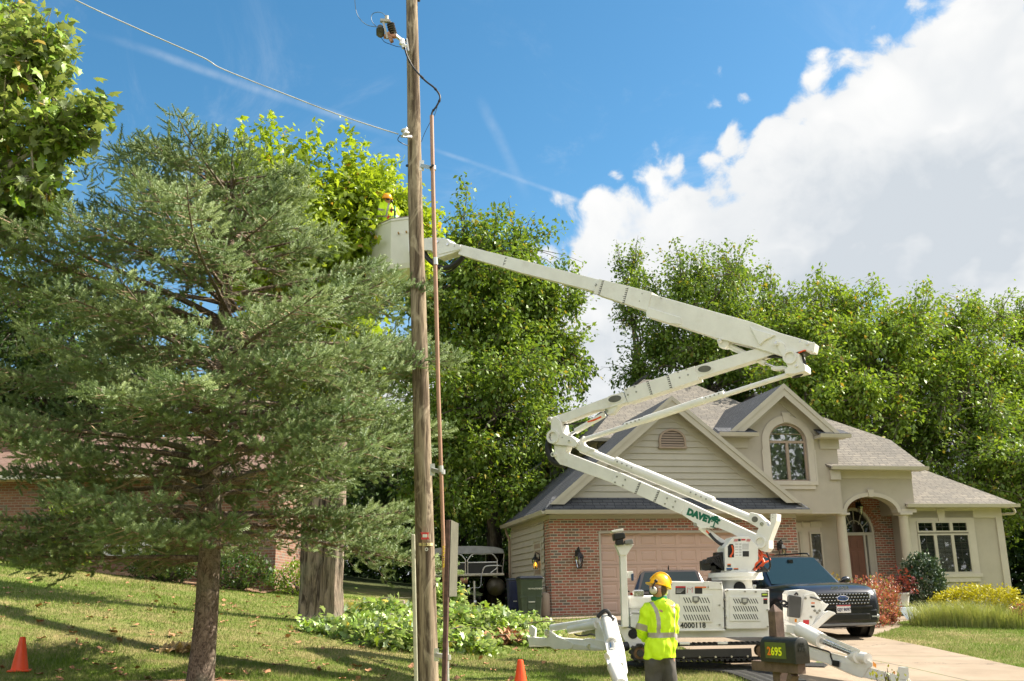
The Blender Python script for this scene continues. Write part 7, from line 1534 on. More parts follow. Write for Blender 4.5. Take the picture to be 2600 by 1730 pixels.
# hoods and chassis
YH = 16.3
def hood_(pts, name='engine_hood', Y=YH, th=1.25): return slabp(name, pts, c1, Y, th, bevel=.018)
H1 = hood_([(902, 1057), (1172, 1061), (1180, 1100), (1186, 1304), (1040, 1312), (912, 1312)]); H2_ = hood_([(1190, 1097), (1414, 1099), (1417, 1301), (1194, 1304)], Y=YH+.03)
slabp('hood_lid', [(1080, 1058), (1173, 1061), (1173, 1100), (1080, 1098)], c1, YH-.012, .02, WHITE, H1)
for par_, (x0, x1, y0, y1), Y in ((H1, (957, 1124, 1127, 1268), YH), (H2_, (1212, 1369, 1134, 1262), YH+.03)):
    dr2_ = slabp('access_door', [(x0, y0), (x1, y0), (x1, y1), (x0, y1)], c1, Y-.014, .016, WHITE, par_, bevel=.006); wv = x1-x0
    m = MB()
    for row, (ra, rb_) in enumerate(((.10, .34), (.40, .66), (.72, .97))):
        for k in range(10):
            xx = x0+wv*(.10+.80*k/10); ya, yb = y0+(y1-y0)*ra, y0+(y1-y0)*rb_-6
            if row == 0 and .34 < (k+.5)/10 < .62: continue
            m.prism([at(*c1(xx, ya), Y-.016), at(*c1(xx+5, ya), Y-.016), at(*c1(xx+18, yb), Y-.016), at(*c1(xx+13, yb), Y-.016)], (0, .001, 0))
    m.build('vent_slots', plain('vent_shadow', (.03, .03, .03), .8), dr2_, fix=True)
    xm = x0+wv*.49; m = MB(); m.prism([at(*c1(*p), Y-.03) for p in ((xm-17, y0+8), (xm+17, y0+8), (xm+17, y0+34), (xm, y0+45), (xm-17, y0+34))], (0, .02, 0)); la = m.build('latch', plain('latch_grey', (.22, .22, .21), .4, .4), dr2_, bevel=.006)
    decal(la, xm-9, xm+9, y0+13, y0+30, c1, Y-.028, ALU, 'latch_face')
bolts_ = MB()
for x, y in ((1165, 1070), (1190, 1110), (1186, 1150), (1181, 1195), (1192, 1240), (1190, 1292), (1407, 1290), (1405, 1205), (1290, 1110), (1405, 1110), (1200, 1105), (1160, 1180), (1160, 1280), (913, 1075), (1345, 1112)): a = at(*c1(x, y), YH-.01); bolts_.cyl(a-Vector((0, .012, 0)), a+Vector((0, .03, 0)), .014, n=10)
bolts_.build('bolts', BLTM, H1)
decal(H1, 935, 987, 1083, 1091, c1, YH, DRD); decal(H1, 935, 987, 1091, 1124, c1, YH, BLKP); decal(H1, 991, 1029, 1085, 1124, c1, YH, DWH); decal(H1, 1034, 1092, 1085, 1092, c1, YH-.013, DO); decal(H1, 1034, 1072, 1092, 1122, c1, YH, BLKP)
m = MB(); m.tube([at(*c1(*p), YH-.006) for p in ((995, 1118), (997, 1092), (1012, 1100), (1022, 1088), (1020, 1116))], .004, 4); m.build('decal_diagram', DRD, H1)
for k in range(4): decal(H1, 940, 982-6*k, 1097+6*k, 1098.5+6*k, c1, YH, DWH, 'decal_lines', .006)
decal(H2_, 1374, 1407, 1118, 1138, c1, YH+.03, BLKP); decal(H2_, 1378, 1404, 1122, 1130, c1, YH+.03, plain('decal_lime', (.45, .6, .05), .5), d=.006); decal(H2_, 1384, 1404, 1146, 1152, c1, YH+.03, DRD); decal(H2_, 1384, 1404, 1152, 1174, c1, YH+.03, BLKP)
text('unit_number', '4000118', .115, at(*c1(960, 1297), YH-.004), (1, 0, 0), (0, 0, 1), BLKP, H1, .001, .001, .003)
m = MB(); m.cyl(at(*c1(1338, 1098), 16.5), at(*c1(1338, 1080), 16.5), .02); m.cyl(at(*c1(1330, 1080), 16.5), at(*c1(1346, 1080), 16.5), .015); m.cyl(at(*c1(1102, 1060), 16.4), at(*c1(1102, 1090), 16.27), .012); m.build('lid_pin', STEEL, H2_)
slabp('chassis', [(940, 1303), (1412, 1300), (1412, 1344), (1330, 1344), (940, 1346)], c1, YH+.12, .95); slabp('chassis_rail', [(905, 1306), (1190, 1303), (1190, 1312), (905, 1314)], c1, YH-.02, .2)
nose = slabp('chassis_nose', [(640, 1283), (668, 1286), (790, 1330), (905, 1318), (905, 1400), (770, 1405), (700, 1398), (680, 1370), (648, 1310)], c1, YH+.10, .85)
a = at(*c1(718, 1327), YH+.09); m = MB(); m.cyl(a, a+Vector((0, .012, 0)), .075, n=24); rr_ = m.build('nose_hole', DARK, nose)
slabp('deck_tub', [(695, 1131), (905, 1130), (905, 1195), (695, 1200)], c1, YH+.15, .8, bevel=.04); slabp('deck_body', [(700, 1198), (905, 1195), (905, 1320), (760, 1318), (702, 1290)], c1, YH+.2, .7)
slabp('battery_box', [(706, 1232), (772, 1206), (772, 1290), (740, 1300), (706, 1290)], c1, YH+.05, .2, plain('pale_plastic', (.62, .64, .62), .4)); slabp('battery_clip', [(712, 1214), (770, 1218), (770, 1228), (712, 1225)], c1, YH+.04, .05, plain('grey_plastic', (.30, .31, .30), .5))
m = MB(); m.tube(bez([at(*c1(*p), 16.5) for p in ((725, 1130), (722, 1110), (735, 1108), (765, 1108), (768, 1118), (764, 1130))], 4), .02, 6); m.cbox(at(*c1(745, 1120), 16.5), .16, .1, .08); m.build('deck_handle', STEEL, lift)
# mast with work light
mast = slabp('boom_rest_mast', [(652, 885), (684, 885), (697, 1290), (664, 1294)], c1, YH+.02, .20); slabp('mast_head', [(628, 868), (722, 870), (705, 895), (686, 925), (652, 925), (640, 895)], c1, YH, .26, par=mast)
slabp('work_light', [(616, 815), (676, 808), (682, 838), (620, 852)], c1, YH-.05, .2, BLACKM, mast, bevel=.02); slabp('work_light', [(632, 850), (668, 842), (672, 872), (632, 875)], c1, YH-.05, .2, BLACKM, mast, bevel=.01); slabp('light_cover', [(608, 798), (668, 788), (670, 800), (612, 808)], c1, YH-.08, .3, WHITE, mast); slabp('light_box', [(678, 848), (715, 842), (722, 866), (676, 868)], c1, YH-.06, .2, plain('latch_grey', (.3, .3, .3), .4), mast, bevel=.01)
slabp('mast_bracket', [(690, 1008), (718, 1006), (720, 1040), (692, 1042)], c1, YH+.05, .1, par=mast); slabp('mast_reflector', [(708, 1022), (722, 1018), (722, 1055), (710, 1055)], c1, YH+.03, .03, plain('dark_blue_plastic', (.03, .06, .12), .4), mast)
# tracks
def track(Y0, wdt, front=True):
    cl_, cr_ = at(*c1(752, 1420), Y0), at(*c1(1386, 1420), Y0); rT = 36*.4974*mpp(cl_); P = []
    n_ = 14; cl_.z = (cl_.z+cr_.z)/2; cr_.z = cl_.z
    for i in range(n_+1): t_ = math.pi/2+math.pi*i/n_; P.append((cl_.x+rT*math.cos(t_), cl_.z+rT*math.sin(t_)))
    for i in range(n_+1): t_ = -math.pi/2+math.pi*i/n_; P.append((cr_.x+rT*math.cos(t_), cr_.z+rT*math.sin(t_)))
    m = MB(); k = len(P); I = []
    cxm, czm = (cl_.x+cr_.x)/2, cl_.z
    for i, (x, z_) in enumerate(P): c = cl_ if i <= n_ else cr_; I.append((c.x+(x-c.x)*.86, c.z+(z_-c.z)*.86))
    for i in range(k): a, b, c, d = P[i], P[(i+1) % k], I[(i+1) % k], I[i]; m.prism([(p[0], Y0, p[1]) for p in (a, b, c, d)], (0, wdt, 0))
    t_ = m.build('track', RUB, lift)
    # cleats round the loop
    m = MB(); L_ = [Vector((p[0], Y0, p[1])) for p in P+[P[0]]]; acc = 0; nx_ = 0
    for a, b in zip(L_, L_[1:]):
        s_ = (b-a).length; d = (b-a).normalized(); nr = Vector((-d.z, 0, d.x)) if (Vector((-d.z, 0, d.x)).dot(a-Vector((cxm, Y0, czm))) > 0) else Vector((d.z, 0, -d.x))
        while nx_ <= acc+s_: p = a+d*(nx_-acc); m.hexa([p-d*.028-Vector((0, .01, 0)), p+d*.028-Vector((0, .01, 0)), p+d*.018+nr*.028-Vector((0, .01, 0)), p-d*.018+nr*.028-Vector((0, .01, 0))], [p-d*.028+Vector((0, wdt+.01, 0)), p+d*.028+Vector((0, wdt+.01, 0)), p+d*.018+nr*.028+Vector((0, wdt+.01, 0)), p-d*.018+nr*.028+Vector((0, wdt+.01, 0))]); nx_ += .085
        acc += s_
    m.build('cleats', RUB, t_)
    for c, nm in ((cl_, 'idler_wheel'), (cr_, 'drive_sprocket')):
        m = MB(); m.cyl((c.x, Y0+.03, c.z), (c.x, Y0+wdt-.03, c.z), rT*.84, n=28); w_ = m.build(nm, plain('rusty_sprocket', (.17, .10, .05), .8, var=.5, vs=12), t_, smooth=40); m = MB(); m.cyl((c.x+.01, Y0-.02, c.z), (c.x+.01, Y0+.04, c.z), rT*.50, n=24); m.build('hub', plain('track_black', (.03, .03, .035), .4), w_, smooth=40)
        m = MB()
        for q in range(16): an = 2*math.pi*q/16; d_ = Vector((math.cos(an), 0, math.sin(an))); m.cbox(Vector((c.x, Y0+.05, c.z))+d_*rT*.86, .03, .03, .03)
        m.build('teeth', MATS['rusty_sprocket'], w_)
    for k in range(5): x = cl_.x+.35+(cr_.x-cl_.x-.7)*k/4; m = MB(); m.cyl((x, Y0+.04, cl_.z-rT*.58), (x, Y0+wdt-.04, cl_.z-rT*.58), rT*.30, n=16); m.build('roller', plain('track_black', (.03, .03, .035), .4), t_, smooth=40)
    if front:
        x0_, x1_ = at(*c1(930, 1400), Y0).x, at(*c1(1322, 1400), Y0).x; g1_ = MB(); g1_.box(x0_, x1_, Y0-.012, Y0+.02, cl_.z-rT*.72, cl_.z+rT*.42); gg_ = g1_.build('side_guard', plain('guard_black', (.03, .028, .026), .5, grime=.25, gcol=(.1, .09, .07)), t_, bevel=.006)
        m = MB(); 
        for k in range(5): x = x0_+.13+(x1_-x0_-.2)*k/4; m.cyl((x, Y0-.03, cl_.z-rT*.66), (x, Y0, cl_.z-rT*.66), .017, n=10)
        m.build('guard_bolts', STEEL, gg_)
        for (xx, yy_) in ((983, 1376), (1177, 1374)): slabp('track_bracket', [(xx-26, yy_-6), (xx+26, yy_-6), (xx+26, yy_+6), (xx-26, yy_+6)], c1, Y0-.02, .1, par=t_)
    return rT, cl_
rT, clT = track(16.2, .30); track(17.35, .30, False)
# left outrigger reaching to the left
def oY(x): return 18.4-(x-0)/1528*1.7
def og(name, pts, th, dy=0, par=None, mm=WHITE, **k): m = MB(); m.prism([at(*co(*p), oY(p[0])+dy) for p in pts], (.03, th, 0)); return lb(m, name, mm, par, **k)
ol = og('outrigger_arm', [(0, 690), (300, 720), (310, 610), (350, 560), (400, 600), (480, 660), (600, 710), (1010, 740), (1100, 720), (1260, 740), (1420, 760), (1480, 950), (1260, 965), (700, 935), (440, 925), (350, 880), (0, 850)], .22)
og('arm_plate', [(285, 640), (310, 580), (350, 560), (420, 620), (500, 680), (650, 730), (790, 790), (830, 850), (800, 910), (700, 938), (440, 930), (400, 900)], .03, -.03, ol)
m = MB(); a = at(*co(320, 620), oY(320)); m.cyl(a-Vector((0, .06, 0)), a+Vector((0, .3, 0)), .055, n=18); a = at(*co(1150, 880), oY(1150)); m.cyl(a-Vector((0, .03, 0)), a+Vector((0, .25, 0)), .045, n=16); m.build('pivot_pin', STEEL, ol, smooth=40)
a, b, c = [at(*co(*p), oY(p[0])+.1) for p in ((400, 505), (860, 440), (1330, 370))]; m = MB(); m.cyl(a, c, .058, n=20); m.build('outrigger_cylinder', WHITE, ol, smooth=40); m = MB(); m.cyl(at(*co(760, 540), oY(760)+.06), at(*co(1300, 440), oY(1300)+.06), .07, n=20); m.build('outrigger_cylinder', WHITE, ol, smooth=40)
og('cylinder_shroud', [(390, 540), (400, 480), (860, 380), (930, 370), (870, 440), (740, 520), (480, 565)], .12, .0, ol)
og('foot_post', [(-45, 640), (-60, 480), (-10, 460), (70, 520), (70, 580), (60, 690)], .12, 0, ol); og('foot', [(-90, 700), (20, 690), (60, 840), (-40, 860)], .2, .02, ol)
og('joint_block', [(1255, 400), (1340, 380), (1430, 420), (1460, 700), (1480, 950), (1380, 960), (1210, 900), (1215, 790), (1270, 720)], .25, .05)
# front outrigger coming toward the camera
def fY(y): return 16.25-max(0, y-300)/1260*2.0
def fg(name, pts, th, dy=0, par=None, mm=WHITE, **k): m = MB(); m.prism([at(*co(*p), fY(p[1])+dy) for p in pts], (0, th, 0)); return lb(m, name, mm, par, **k)
of_ = fg('outrigger_arm', [(1600, 250), (1680, 300), (1760, 620), (1840, 900), (1915, 1380), (1890, 1450), (1800, 1200), (1700, 1180), (1640, 900), (1560, 420)], .16)
def fc_(p, q, r, nm='outrigger_cylinder', mm=WHITE, par=of_): a, b = at(*co(*p), fY(p[1])-.02), at(*co(*q), fY(q[1])-.02); m = MB(); m.cyl(a, b, r, n=20); return m.build(nm, mm, par, smooth=40)
fc_((1480, 330), (1590, 800), .085); fc_((1590, 800), (1610, 960), .05, 'cylinder_rod', STEEL)
fg('cylinder_shroud', [(1430, 640), (1500, 610), (1620, 940), (1650, 980), (1500, 985)], .1, -.05, of_); fg('arm_link', [(1320, 380), (1370, 390), (1450, 620), (1440, 650)], .05, 0, of_)
fg('foot_yoke', [(1465, 1080), (1560, 1030), (1740, 980), (1770, 1080), (1800, 1200), (1690, 1260), (1580, 1290), (1520, 1260)], .14, -.05, of_)
a, b = at(*co(1500, 1090), fY(1090)-.1), at(*co(1720, 1010), fY(1010)-.1); m = MB(); m.cyl(a, b, .06, n=18); m.build('cross_pin', WHITE, of_, smooth=40)
fg('foot_bracket', [(1530, 1270), (1670, 1210), (1720, 1310), (1600, 1350)], .1, -.14, of_); fc_((1620, 1290), (1780, 1640), .085, 'foot_leg', WHITE); fg('leg_plate', [(1690, 1240), (1790, 1220), (1900, 1480), (1930, 1620), (1780, 1600)], .05, -.02, of_)
pf = at(*co(1830, 1600), 14.15); zf = gz(pf.x, pf.y); m = MB(); m.cyl(pf, (pf.x+.04, pf.y-.15, zf+.06), .06, n=16); m.cyl((pf.x+.04, pf.y-.15, zf), (pf.x+.04, pf.y-.15, zf+.07), .20, n=24); m.build('foot_pad', WHITE, of_, smooth=40, bevel=.01)
m = MB(); m.tube(bez([at(*co(*p), 16.1) for p in ((1310, 300), (1370, 230), (1460, 165), (1530, 200), (1570, 290), (1640, 350))], 6), .03, 8); m.build('hose', HOSE, of_, smooth=40); m = MB(); m.tube(bez([at(*co(*p), oY(900)-.1) for p in ((850, 630), (940, 660), (1080, 655), (1180, 630), (1270, 655))], 5), .014, 6); m.build('hose', HOSE, ol, smooth=40)
m = MB(); a = at(*co(1900, 870), 16.3); m.tube([a, a+Vector((-.18, -.1, -.02))], .07, 12); m.build('wrapped_hose', HOSE, of_, smooth=40)
# right outrigger
def rY(x): return 16.4-max(0, x-480)/1180*2.6
def rg(name, pts, th, dy=0, par=None, mm=WHITE, **k): m = MB(); m.prism([at(*c4(*p), rY(p[0])+dy) for p in pts], (0, th, 0)); return lb(m, name, mm, par, **k)
orr = rg('outrigger_arm', [(470, 1090), (560, 1130), (740, 1235), (900, 1300), (1080, 1345), (1150, 1340), (1190, 1310), (1240, 1340), (1330, 1400), (1330, 1440), (1290, 1450), (1240, 1540), (1200, 1530), (1100, 1490), (900, 1400), (750, 1370), (560, 1300), (470, 1250)], .18)
rg('arm_edge', [(470, 1082), (560, 1120), (740, 1226), (900, 1290), (1080, 1338), (1080, 1348), (900, 1302), (740, 1238), (560, 1134), (470, 1094)], .2, -.012, orr)
rg('foot_arm', [(1240, 1440), (1290, 1435), (1600, 1520), (1680, 1545), (1690, 1600), (1500, 1590), (1220, 1530)], .14, .02, orr)
rg('foot_column', [(1585, 1525), (1590, 1480), (1600, 1438), (1665, 1440), (1672, 1530), (1660, 1560), (1600, 1550)], .12, -.03, orr)
pf = at(*c4(1640, 1560), rY(1640)); zf = gz(pf.x, pf.y); m = MB(); m.cyl(pf, (pf.x, pf.y, zf+.05), .06, n=16); m.cyl((pf.x, pf.y, zf), (pf.x, pf.y, zf+.06), .2, n=24); m.build('foot_pad', WHITE, orr, smooth=40)
cy = MB(); a, b = at(*c4(660, 1090), rY(660)+.02), at(*c4(865, 1195), rY(865)+.02); cy.cyl(a, b, .115, n=24); cy.build('outrigger_cylinder', WHITE, orr, smooth=40)
cy = MB(); cy.cyl(b, at(*c4(1180, 1320), rY(1180)+.02), .05, n=18); cy.build('cylinder_rod', STEEL, orr, smooth=40)
rg('cylinder_block', [(540, 1040), (675, 1062), (665, 1140), (535, 1118)], .22, -.1, orr); rg('rod_guard', [(820, 1108), (1215, 1275), (1225, 1300), (1190, 1310), (830, 1140)], .03, -.05, orr)
m = MB(); a = at(*c4(1196, 1345), rY(1196)); m.cyl(a-Vector((0, .05, 0)), a+Vector((0, .22, 0)), .085, n=20); m.cyl(at(*c4(1200, 1340), rY(1200)+.02), at(*c4(1290, 1360), rY(1290)+.02), .075, n=16); m.build('pivot_boss', WHITE, orr, smooth=40)
m = MB(); a = at(*c4(1196, 1345), rY(1196)-.055); m.cyl(a, a+Vector((0, .02, 0)), .03, n=14); a = at(*c4(1238, 1388), rY(1238)-.02); m.cyl(a, a+Vector((0, .03, 0)), .03, n=14); m.build('pin_end', STEEL, orr, smooth=40)
rg('sensor_box', [(965, 1372), (1028, 1382), (1022, 1440), (962, 1425)], .05, -.045, orr, BLACKM); m = MB(); m.tube(bez([at(*c4(*p), rY(p[0])-.02) for p in ((745, 1238), (850, 1270), (935, 1300), (945, 1340), (965, 1395))], 5), .012, 6); m.build('hose', HOSE, orr)
# stowed rear right outrigger and control box
YS = 16.9
st = slabp('stowed_outrigger', [(540, 760), (560, 730), (690, 718), (800, 745), (860, 820), (900, 850), (930, 855), (880, 920), (950, 935), (990, 945), (950, 975), (800, 1100), (640, 1060), (560, 1050), (550, 980)], c4, YS, .30)
slabp('stowed_plate', [(700, 770), (790, 750), (870, 850), (850, 900), (760, 1080), (690, 1060), (660, 1040)], c4, YS-.03, .02, par=st)
slabp('control_box', [(558, 790), (570, 768), (672, 785), (678, 800), (665, 975), (655, 985), (556, 970)], c4, YS-.16, .12, plain('box_charcoal', (.055, .055, .055), .5), st, bevel=.02)
slabp('stowed_arm', [(760, 1070), (900, 930), (930, 915), (980, 930), (995, 945), (950, 965), (800, 1105)], c4, YS-.10, .1, par=st)
decal(st, 690, 745, 1000, 1042, c4, YS-.03, DRD, 'reflector'); decal(st, 765, 797, 838, 850, c4, YS-.03, DO); decal(st, 765, 797, 868, 885, c4, YS-.03, BLKP); decal(st, 612, 632, 990, 1022, c4, YS, plain('amber', (.8, .3, .02), .4), 'side_marker')
m = MB()
for p in ((795, 915), (820, 935), (840, 915), (760, 975), (710, 800)): a = at(*c4(*p), YS-.03); m.cyl(a-Vector((0, .02, 0)), a, .02, n=10)
m.build('bolts', BLTM, st)
m = MB(); m.tube(bez([at(*c4(*p), YS-.02) for p in ((610, 770), (630, 748), (640, 770))], 4), .012, 6); m.tube(bez([at(*c4(*p), YS-.04) for p in ((755, 790), (800, 800), (860, 822))], 4), .014, 6); m.tube(bez([at(*c4(*p), YS-.1) for p in ((480, 840), (510, 825), (540, 850), (500, 870), (545, 880))], 4), .02, 6); m.build('hose', HOSE, st)
slabp('rear_frame', [(470, 980), (560, 1020), (660, 1060), (680, 1170), (560, 1150), (470, 1120)], c4, 16.8, .5)
# ground mats and boards
MATB = plain('black_mat', (.035, .035, .033), .7, var=.4, vs=25, bstr=.8)
def strip(name, P, wd, mm, lab, cat, lift_=.045):
    P = bez(P, 6); m = MB(); V = []; 
    for i, p in enumerate(P): d = (P[min(i+1, len(P)-1)]-P[max(0, i-1)]).normalized(); s_ = Vector((-d.y, d.x, 0))*wd/2; V += [Vector((q.x, q.y, gz(q.x, q.y)+lift_)) for q in (p-s_, p+s_)]
    n_ = len(P); V2_ = [v-Vector((0, 0, .03)) for v in V]
    F = [(2*i, 2*i+1, 2*i+3, 2*i+2) for i in range(n_-1)]+[(2*n_+2*i, 2*n_+2*i+2, 2*n_+2*i+3, 2*n_+2*i+1) for i in range(n_-1)]+[(2*i, 2*i+2, 2*n_+2*i+2, 2*n_+2*i) for i in range(n_-1)]+[(2*i+1, 2*n_+2*i+1, 2*n_+2*i+3, 2*i+3) for i in range(n_-1)]+[(0, 2*n_, 2*n_+1, 1), (2*n_-2, 2*n_-1, 4*n_-1, 4*n_-2)]
    m.add(V+V2_, F)
    for i in range(0, n_-1):
        for j in range(5):
            for q in range(3): 
                a, b, c, d = V[2*i], V[2*i+1], V[2*i+3], V[2*i+2]; s0 = (j+.15)/5; s1 = (j+.8)/5; t0 = (q+.2)/3; t1 = (q+.75)/3
                f = lambda u, v: a.lerp(b, u).lerp(d.lerp(c, u), v)+Vector((0, 0, .006)); m.add([f(s0, t0), f(s1, t0), f(s1, t1), f(s0, t1)], [(0, 1, 2, 3)])
    return tag(m.build(name, mm, fix=False), lab, cat)
strip('ground_mat', [gat(1590, 1688), gat(1700, 1695), gat(1800, 1699), gat(1900, 1711), gat(1985, 1740)], .75, MATB, 'black textured ground mat curving over the grass beneath the worker side of the lift', 'mat')
strip('ground_mat', [gat(1960, 1690), gat(2040, 1692), gat(2100, 1694)], .5, MATB, 'short black ground mat on the driveway behind the mailbox', 'mat', .03)
q = gat(1388, 1645); m = MB(); m.hexa([(q.x-.35, q.y-.25, gz(q.x, q.y)+.03), (q.x+.45, q.y-.3, gz(q.x, q.y)+.03), (q.x+.5, q.y+.25, gz(q.x, q.y)+.04), (q.x-.3, q.y+.3, gz(q.x, q.y)+.04)], [(q.x-.35, q.y-.25, gz(q.x, q.y)+.075), (q.x+.45, q.y-.3, gz(q.x, q.y)+.075), (q.x+.5, q.y+.25, gz(q.x, q.y)+.085), (q.x-.3, q.y+.3, gz(q.x, q.y)+.085)])
tag(m.build('outrigger_board', plain('white_board', (.70, .68, .66), .6, grime=.3), bevel=.01), 'white flat board on the lawn under the left outrigger foot', 'board')
# ------------------------------------------------------------ people
def remesh(mb, name, mm, par, vox=.012, smooth_it=4, wr=0.0, wf=9, paint=None):
    """join overlapping lofts into one continuous skin"""
    tmp = mb.build('tmp', mm, par); md = tmp.modifiers.new('r', 'REMESH'); md.mode = 'VOXEL'; md.voxel_size = vox
    s_ = tmp.modifiers.new('s', 'SMOOTH'); s_.iterations = smooth_it; s_.factor = .6
    dg = bpy.context.evaluated_depsgraph_get(); dg.update(); me = bpy.data.meshes.new_from_object(tmp.evaluated_get(dg)); bpy.data.objects.remove(tmp)
    me.name = name
    if wr:
        n_ = [v.normal.copy() for v in me.vertices]
        for v, nn in zip(me.vertices, n_):
            q = Vector((v.co.x*wf*.8, v.co.y*wf*.8, v.co.z*wf*.55)); a = mnoise.noise(q+Vector((3, 1, 7)))+.5*mnoise.noise(q*2.1)
            v.co += nn*wr*a
    M_ = rootm(par); me.materials.clear()
    mm = mm if isinstance(mm, (list, tuple)) else [mm]
    for x in mm: me.materials.append(x)
    for p in me.polygons:
        p.use_smooth = True
        if paint: p.material_index = paint(M_ @ p.center)
        else: p.material_index = 0
    o = bpy.data.objects.new(name, me); COL.objects.link(o); o.parent = par; ROOTM[o.name] = M_; return o
HV = plain('hi_vis_yellow', (.62, .90, .012), .7, var=.05, vs=5, bstr=.2); SILV = plain('reflective_grey', (.40, .36, .34), .45, .2, var=.05)
SKIN = mat('skin', lambda gg: pbr(gg, gg.mix(gg.noise(OBJ(gg), 12, 3, .5), (.46, .23, .15, 1), (.56, .30, .20, 1)), .5, Subsurface_Weight=.15)); HARD = plain('helmet_yellow', (.90, .50, .01), .28, var=.03, vs=3, bstr=0)
PANT = plain('dark_grey_trousers', (.075, .068, .062), .85, var=.2, vs=6, bstr=.4); GREENC = plain('green_bandana', (.01, .20, .07), .8, var=.2, vs=20); HAIR = plain('brown_hair', (.09, .055, .03), .8, var=.3, vs=40); MUFF = plain('muff_cream', (.62, .58, .50), .4)
BOOT = plain('boot_leather', (.06, .04, .025), .6)
YW = 12.6
def wz(x, y, dy=0): return at(1580+.1914*x, 1430+.1914*y, YW+dy)
def ellring(x0, x1, y, dep, dy=0, n=20, tilt=0):
    a, b = wz(x0, y, dy), wz(x1, y, dy); c = (a+b)/2; r_ = (b-a).length/2; return [c+Vector((r_*math.cos(2*math.pi*i/n), dep*math.sin(2*math.pi*i/n), tilt*math.cos(2*math.pi*i/n))) for i in range(n)]
wc = wz(505, 1200); wg = gz(wc.x, YW)
man = thing('person', 'worker in yellow high-visibility shirt and yellow hard hat standing with back to camera, looking up', 'person', (wc.x, YW, wg))
# continuous body under the clothes: head, neck, torso, arms, hands, legs
body = MB()
body.ell(wz(470, 345, -.02), .078, .098, .125, 18, 12); body.cyl(wz(475, 430, .0), wz(480, 520, .02), .062, .075, 16)
body.loft([ellring(360, 690, 560, .12), ellring(370, 690, 800, .12), ellring(350, 680, 1100, .12), ellring(350, 670, 1250, .12)])
LA = [wz(345, 610, .02), wz(262, 840, .04), wz(268, 900, -.02+.1), wz(330, 1010, .24)]; RAm = [wz(665, 610, .02), wz(700, 860, .10), wz(650, 960, .26)]
body.tube([LA[0], LA[1], LA[3]], [.05, .042, .032], 12); body.tube(RAm, [.05, .042, .03], 12)
hx = wz(400, 1040, .30)
for hnd in (wz(345, 1020, .26), wz(640, 975, .29)):                     # palms with fingers closed together in front
    body.ell(hnd, .042, .022, .048, 12, 8)
    for k in range(4): a = hnd+Vector((-.028+.019*k, .0, -.035)); body.tube([a, a+Vector((.002, .02, -.035)), a+Vector((.0, .045, -.042-.004*k))], [.0095, .009, .007], 8)
    body.tube([hnd+Vector((.038, 0, .0)), hnd+Vector((.058, .02, -.01)), hnd+Vector((.06, .04, -.03))], [.011, .010, .008], 8)
body.tube([wz(420, 1240), wz(415, 1560), wz(410, 1900)], [.09, .07, .05], 12); body.tube([wz(600, 1240), wz(625, 1560), wz(650, 1900)], [.09, .07, .05], 12)
bo_ = remesh(body, 'body', SKIN, man, .009, 3)
# shirt
sh = MB()
sh.loft([ellring(405, 570, 470, .075, 0), ellring(370, 640, 505, .105), ellring(335, 690, 550, .125), ellring(325, 715, 620, .135), ellring(345, 710, 760, .14), ellring(345, 708, 920, .145), ellring(318, 712, 1030, .15), ellring(296, 706, 1150, .155), ellring(292, 704, 1262, .155)])
sh.tube([wz(375, 575, .01), wz(325, 680, .02), wz(280, 820, .05), wz(262, 880, .08)], [.078, .082, .074, .070], 16); sh.tube([wz(262, 880, .08), wz(272, 960, .14), wz(290, 1030, .20)], [.070, .056, .045], 16)
sh.tube([wz(662, 580, .01), wz(692, 700, .03), wz(700, 850, .09), wz(675, 930, .18), wz(630, 970, .26)], [.068, .068, .056, .046, .04], 16)
def to_w(P):                                   # back to crop coordinates for the band layout
    v = P-CAM; d = v.dot(_f); px = 1300+FPX*v.dot(CR)/d; py = 865-FPX*v.dot(CU)/d; return (px-1580)/.1914, (py-1430)/.1914
def bands(P):
    x, y = to_w(P)
    zb1 = wz(500, 985).z; zt1 = wz(500, 922).z
    on_arm = (x < 335 and y < 1060) or x > 700
    if on_arm:
        t_ = y-.28*(x-230); return 1 if (800 < t_ < 885) else 0
    if zb1 < P.z < zt1+.0: return 1
    if P.z >= zt1:
        k = [(520, 385), (600, 440), (680, 468), (800, 486), (930, 480)]; back = P.y < YW+.02
        cx = 385
        for (ya, xa), (yb, xb) in zip(k, k[1:]):
            if ya <= y <= yb: cx = xa+(xb-xa)*(y-ya)/(yb-ya)
        if y >= 515 and abs(x-cx) < 27: return 1
        if y > 540 and abs(x-(698+.02*(y-600))) < 14: return 1
    return 0
shirt = remesh(sh, 'shirt', [HV, SILV], man, .0085, 3, .032, 11, bands)
tr_ = MB(); tr_.loft([ellring(300, 700, 1225, .13), ellring(296, 560, 1330, .125), ellring(305, 550, 1480, .11), ellring(320, 520, 1700, .095), ellring(330, 500, 2050, .085)]); tr_.loft([ellring(450, 695, 1225, .12), ellring(520, 705, 1330, .12), ellring(545, 735, 1480, .11), ellring(565, 760, 1700, .095), ellring(580, 760, 2050, .085)])
remesh(tr_, 'trousers', PANT, man, .012, 3, .022, 8)
m = MB()
for x in (415, 670): a = wz(x, 2080); m.ell((a.x, YW+.05, wg+.06), .055, .14, .06, 14, 8)
m.build('boots', BOOT, man, smooth=60)
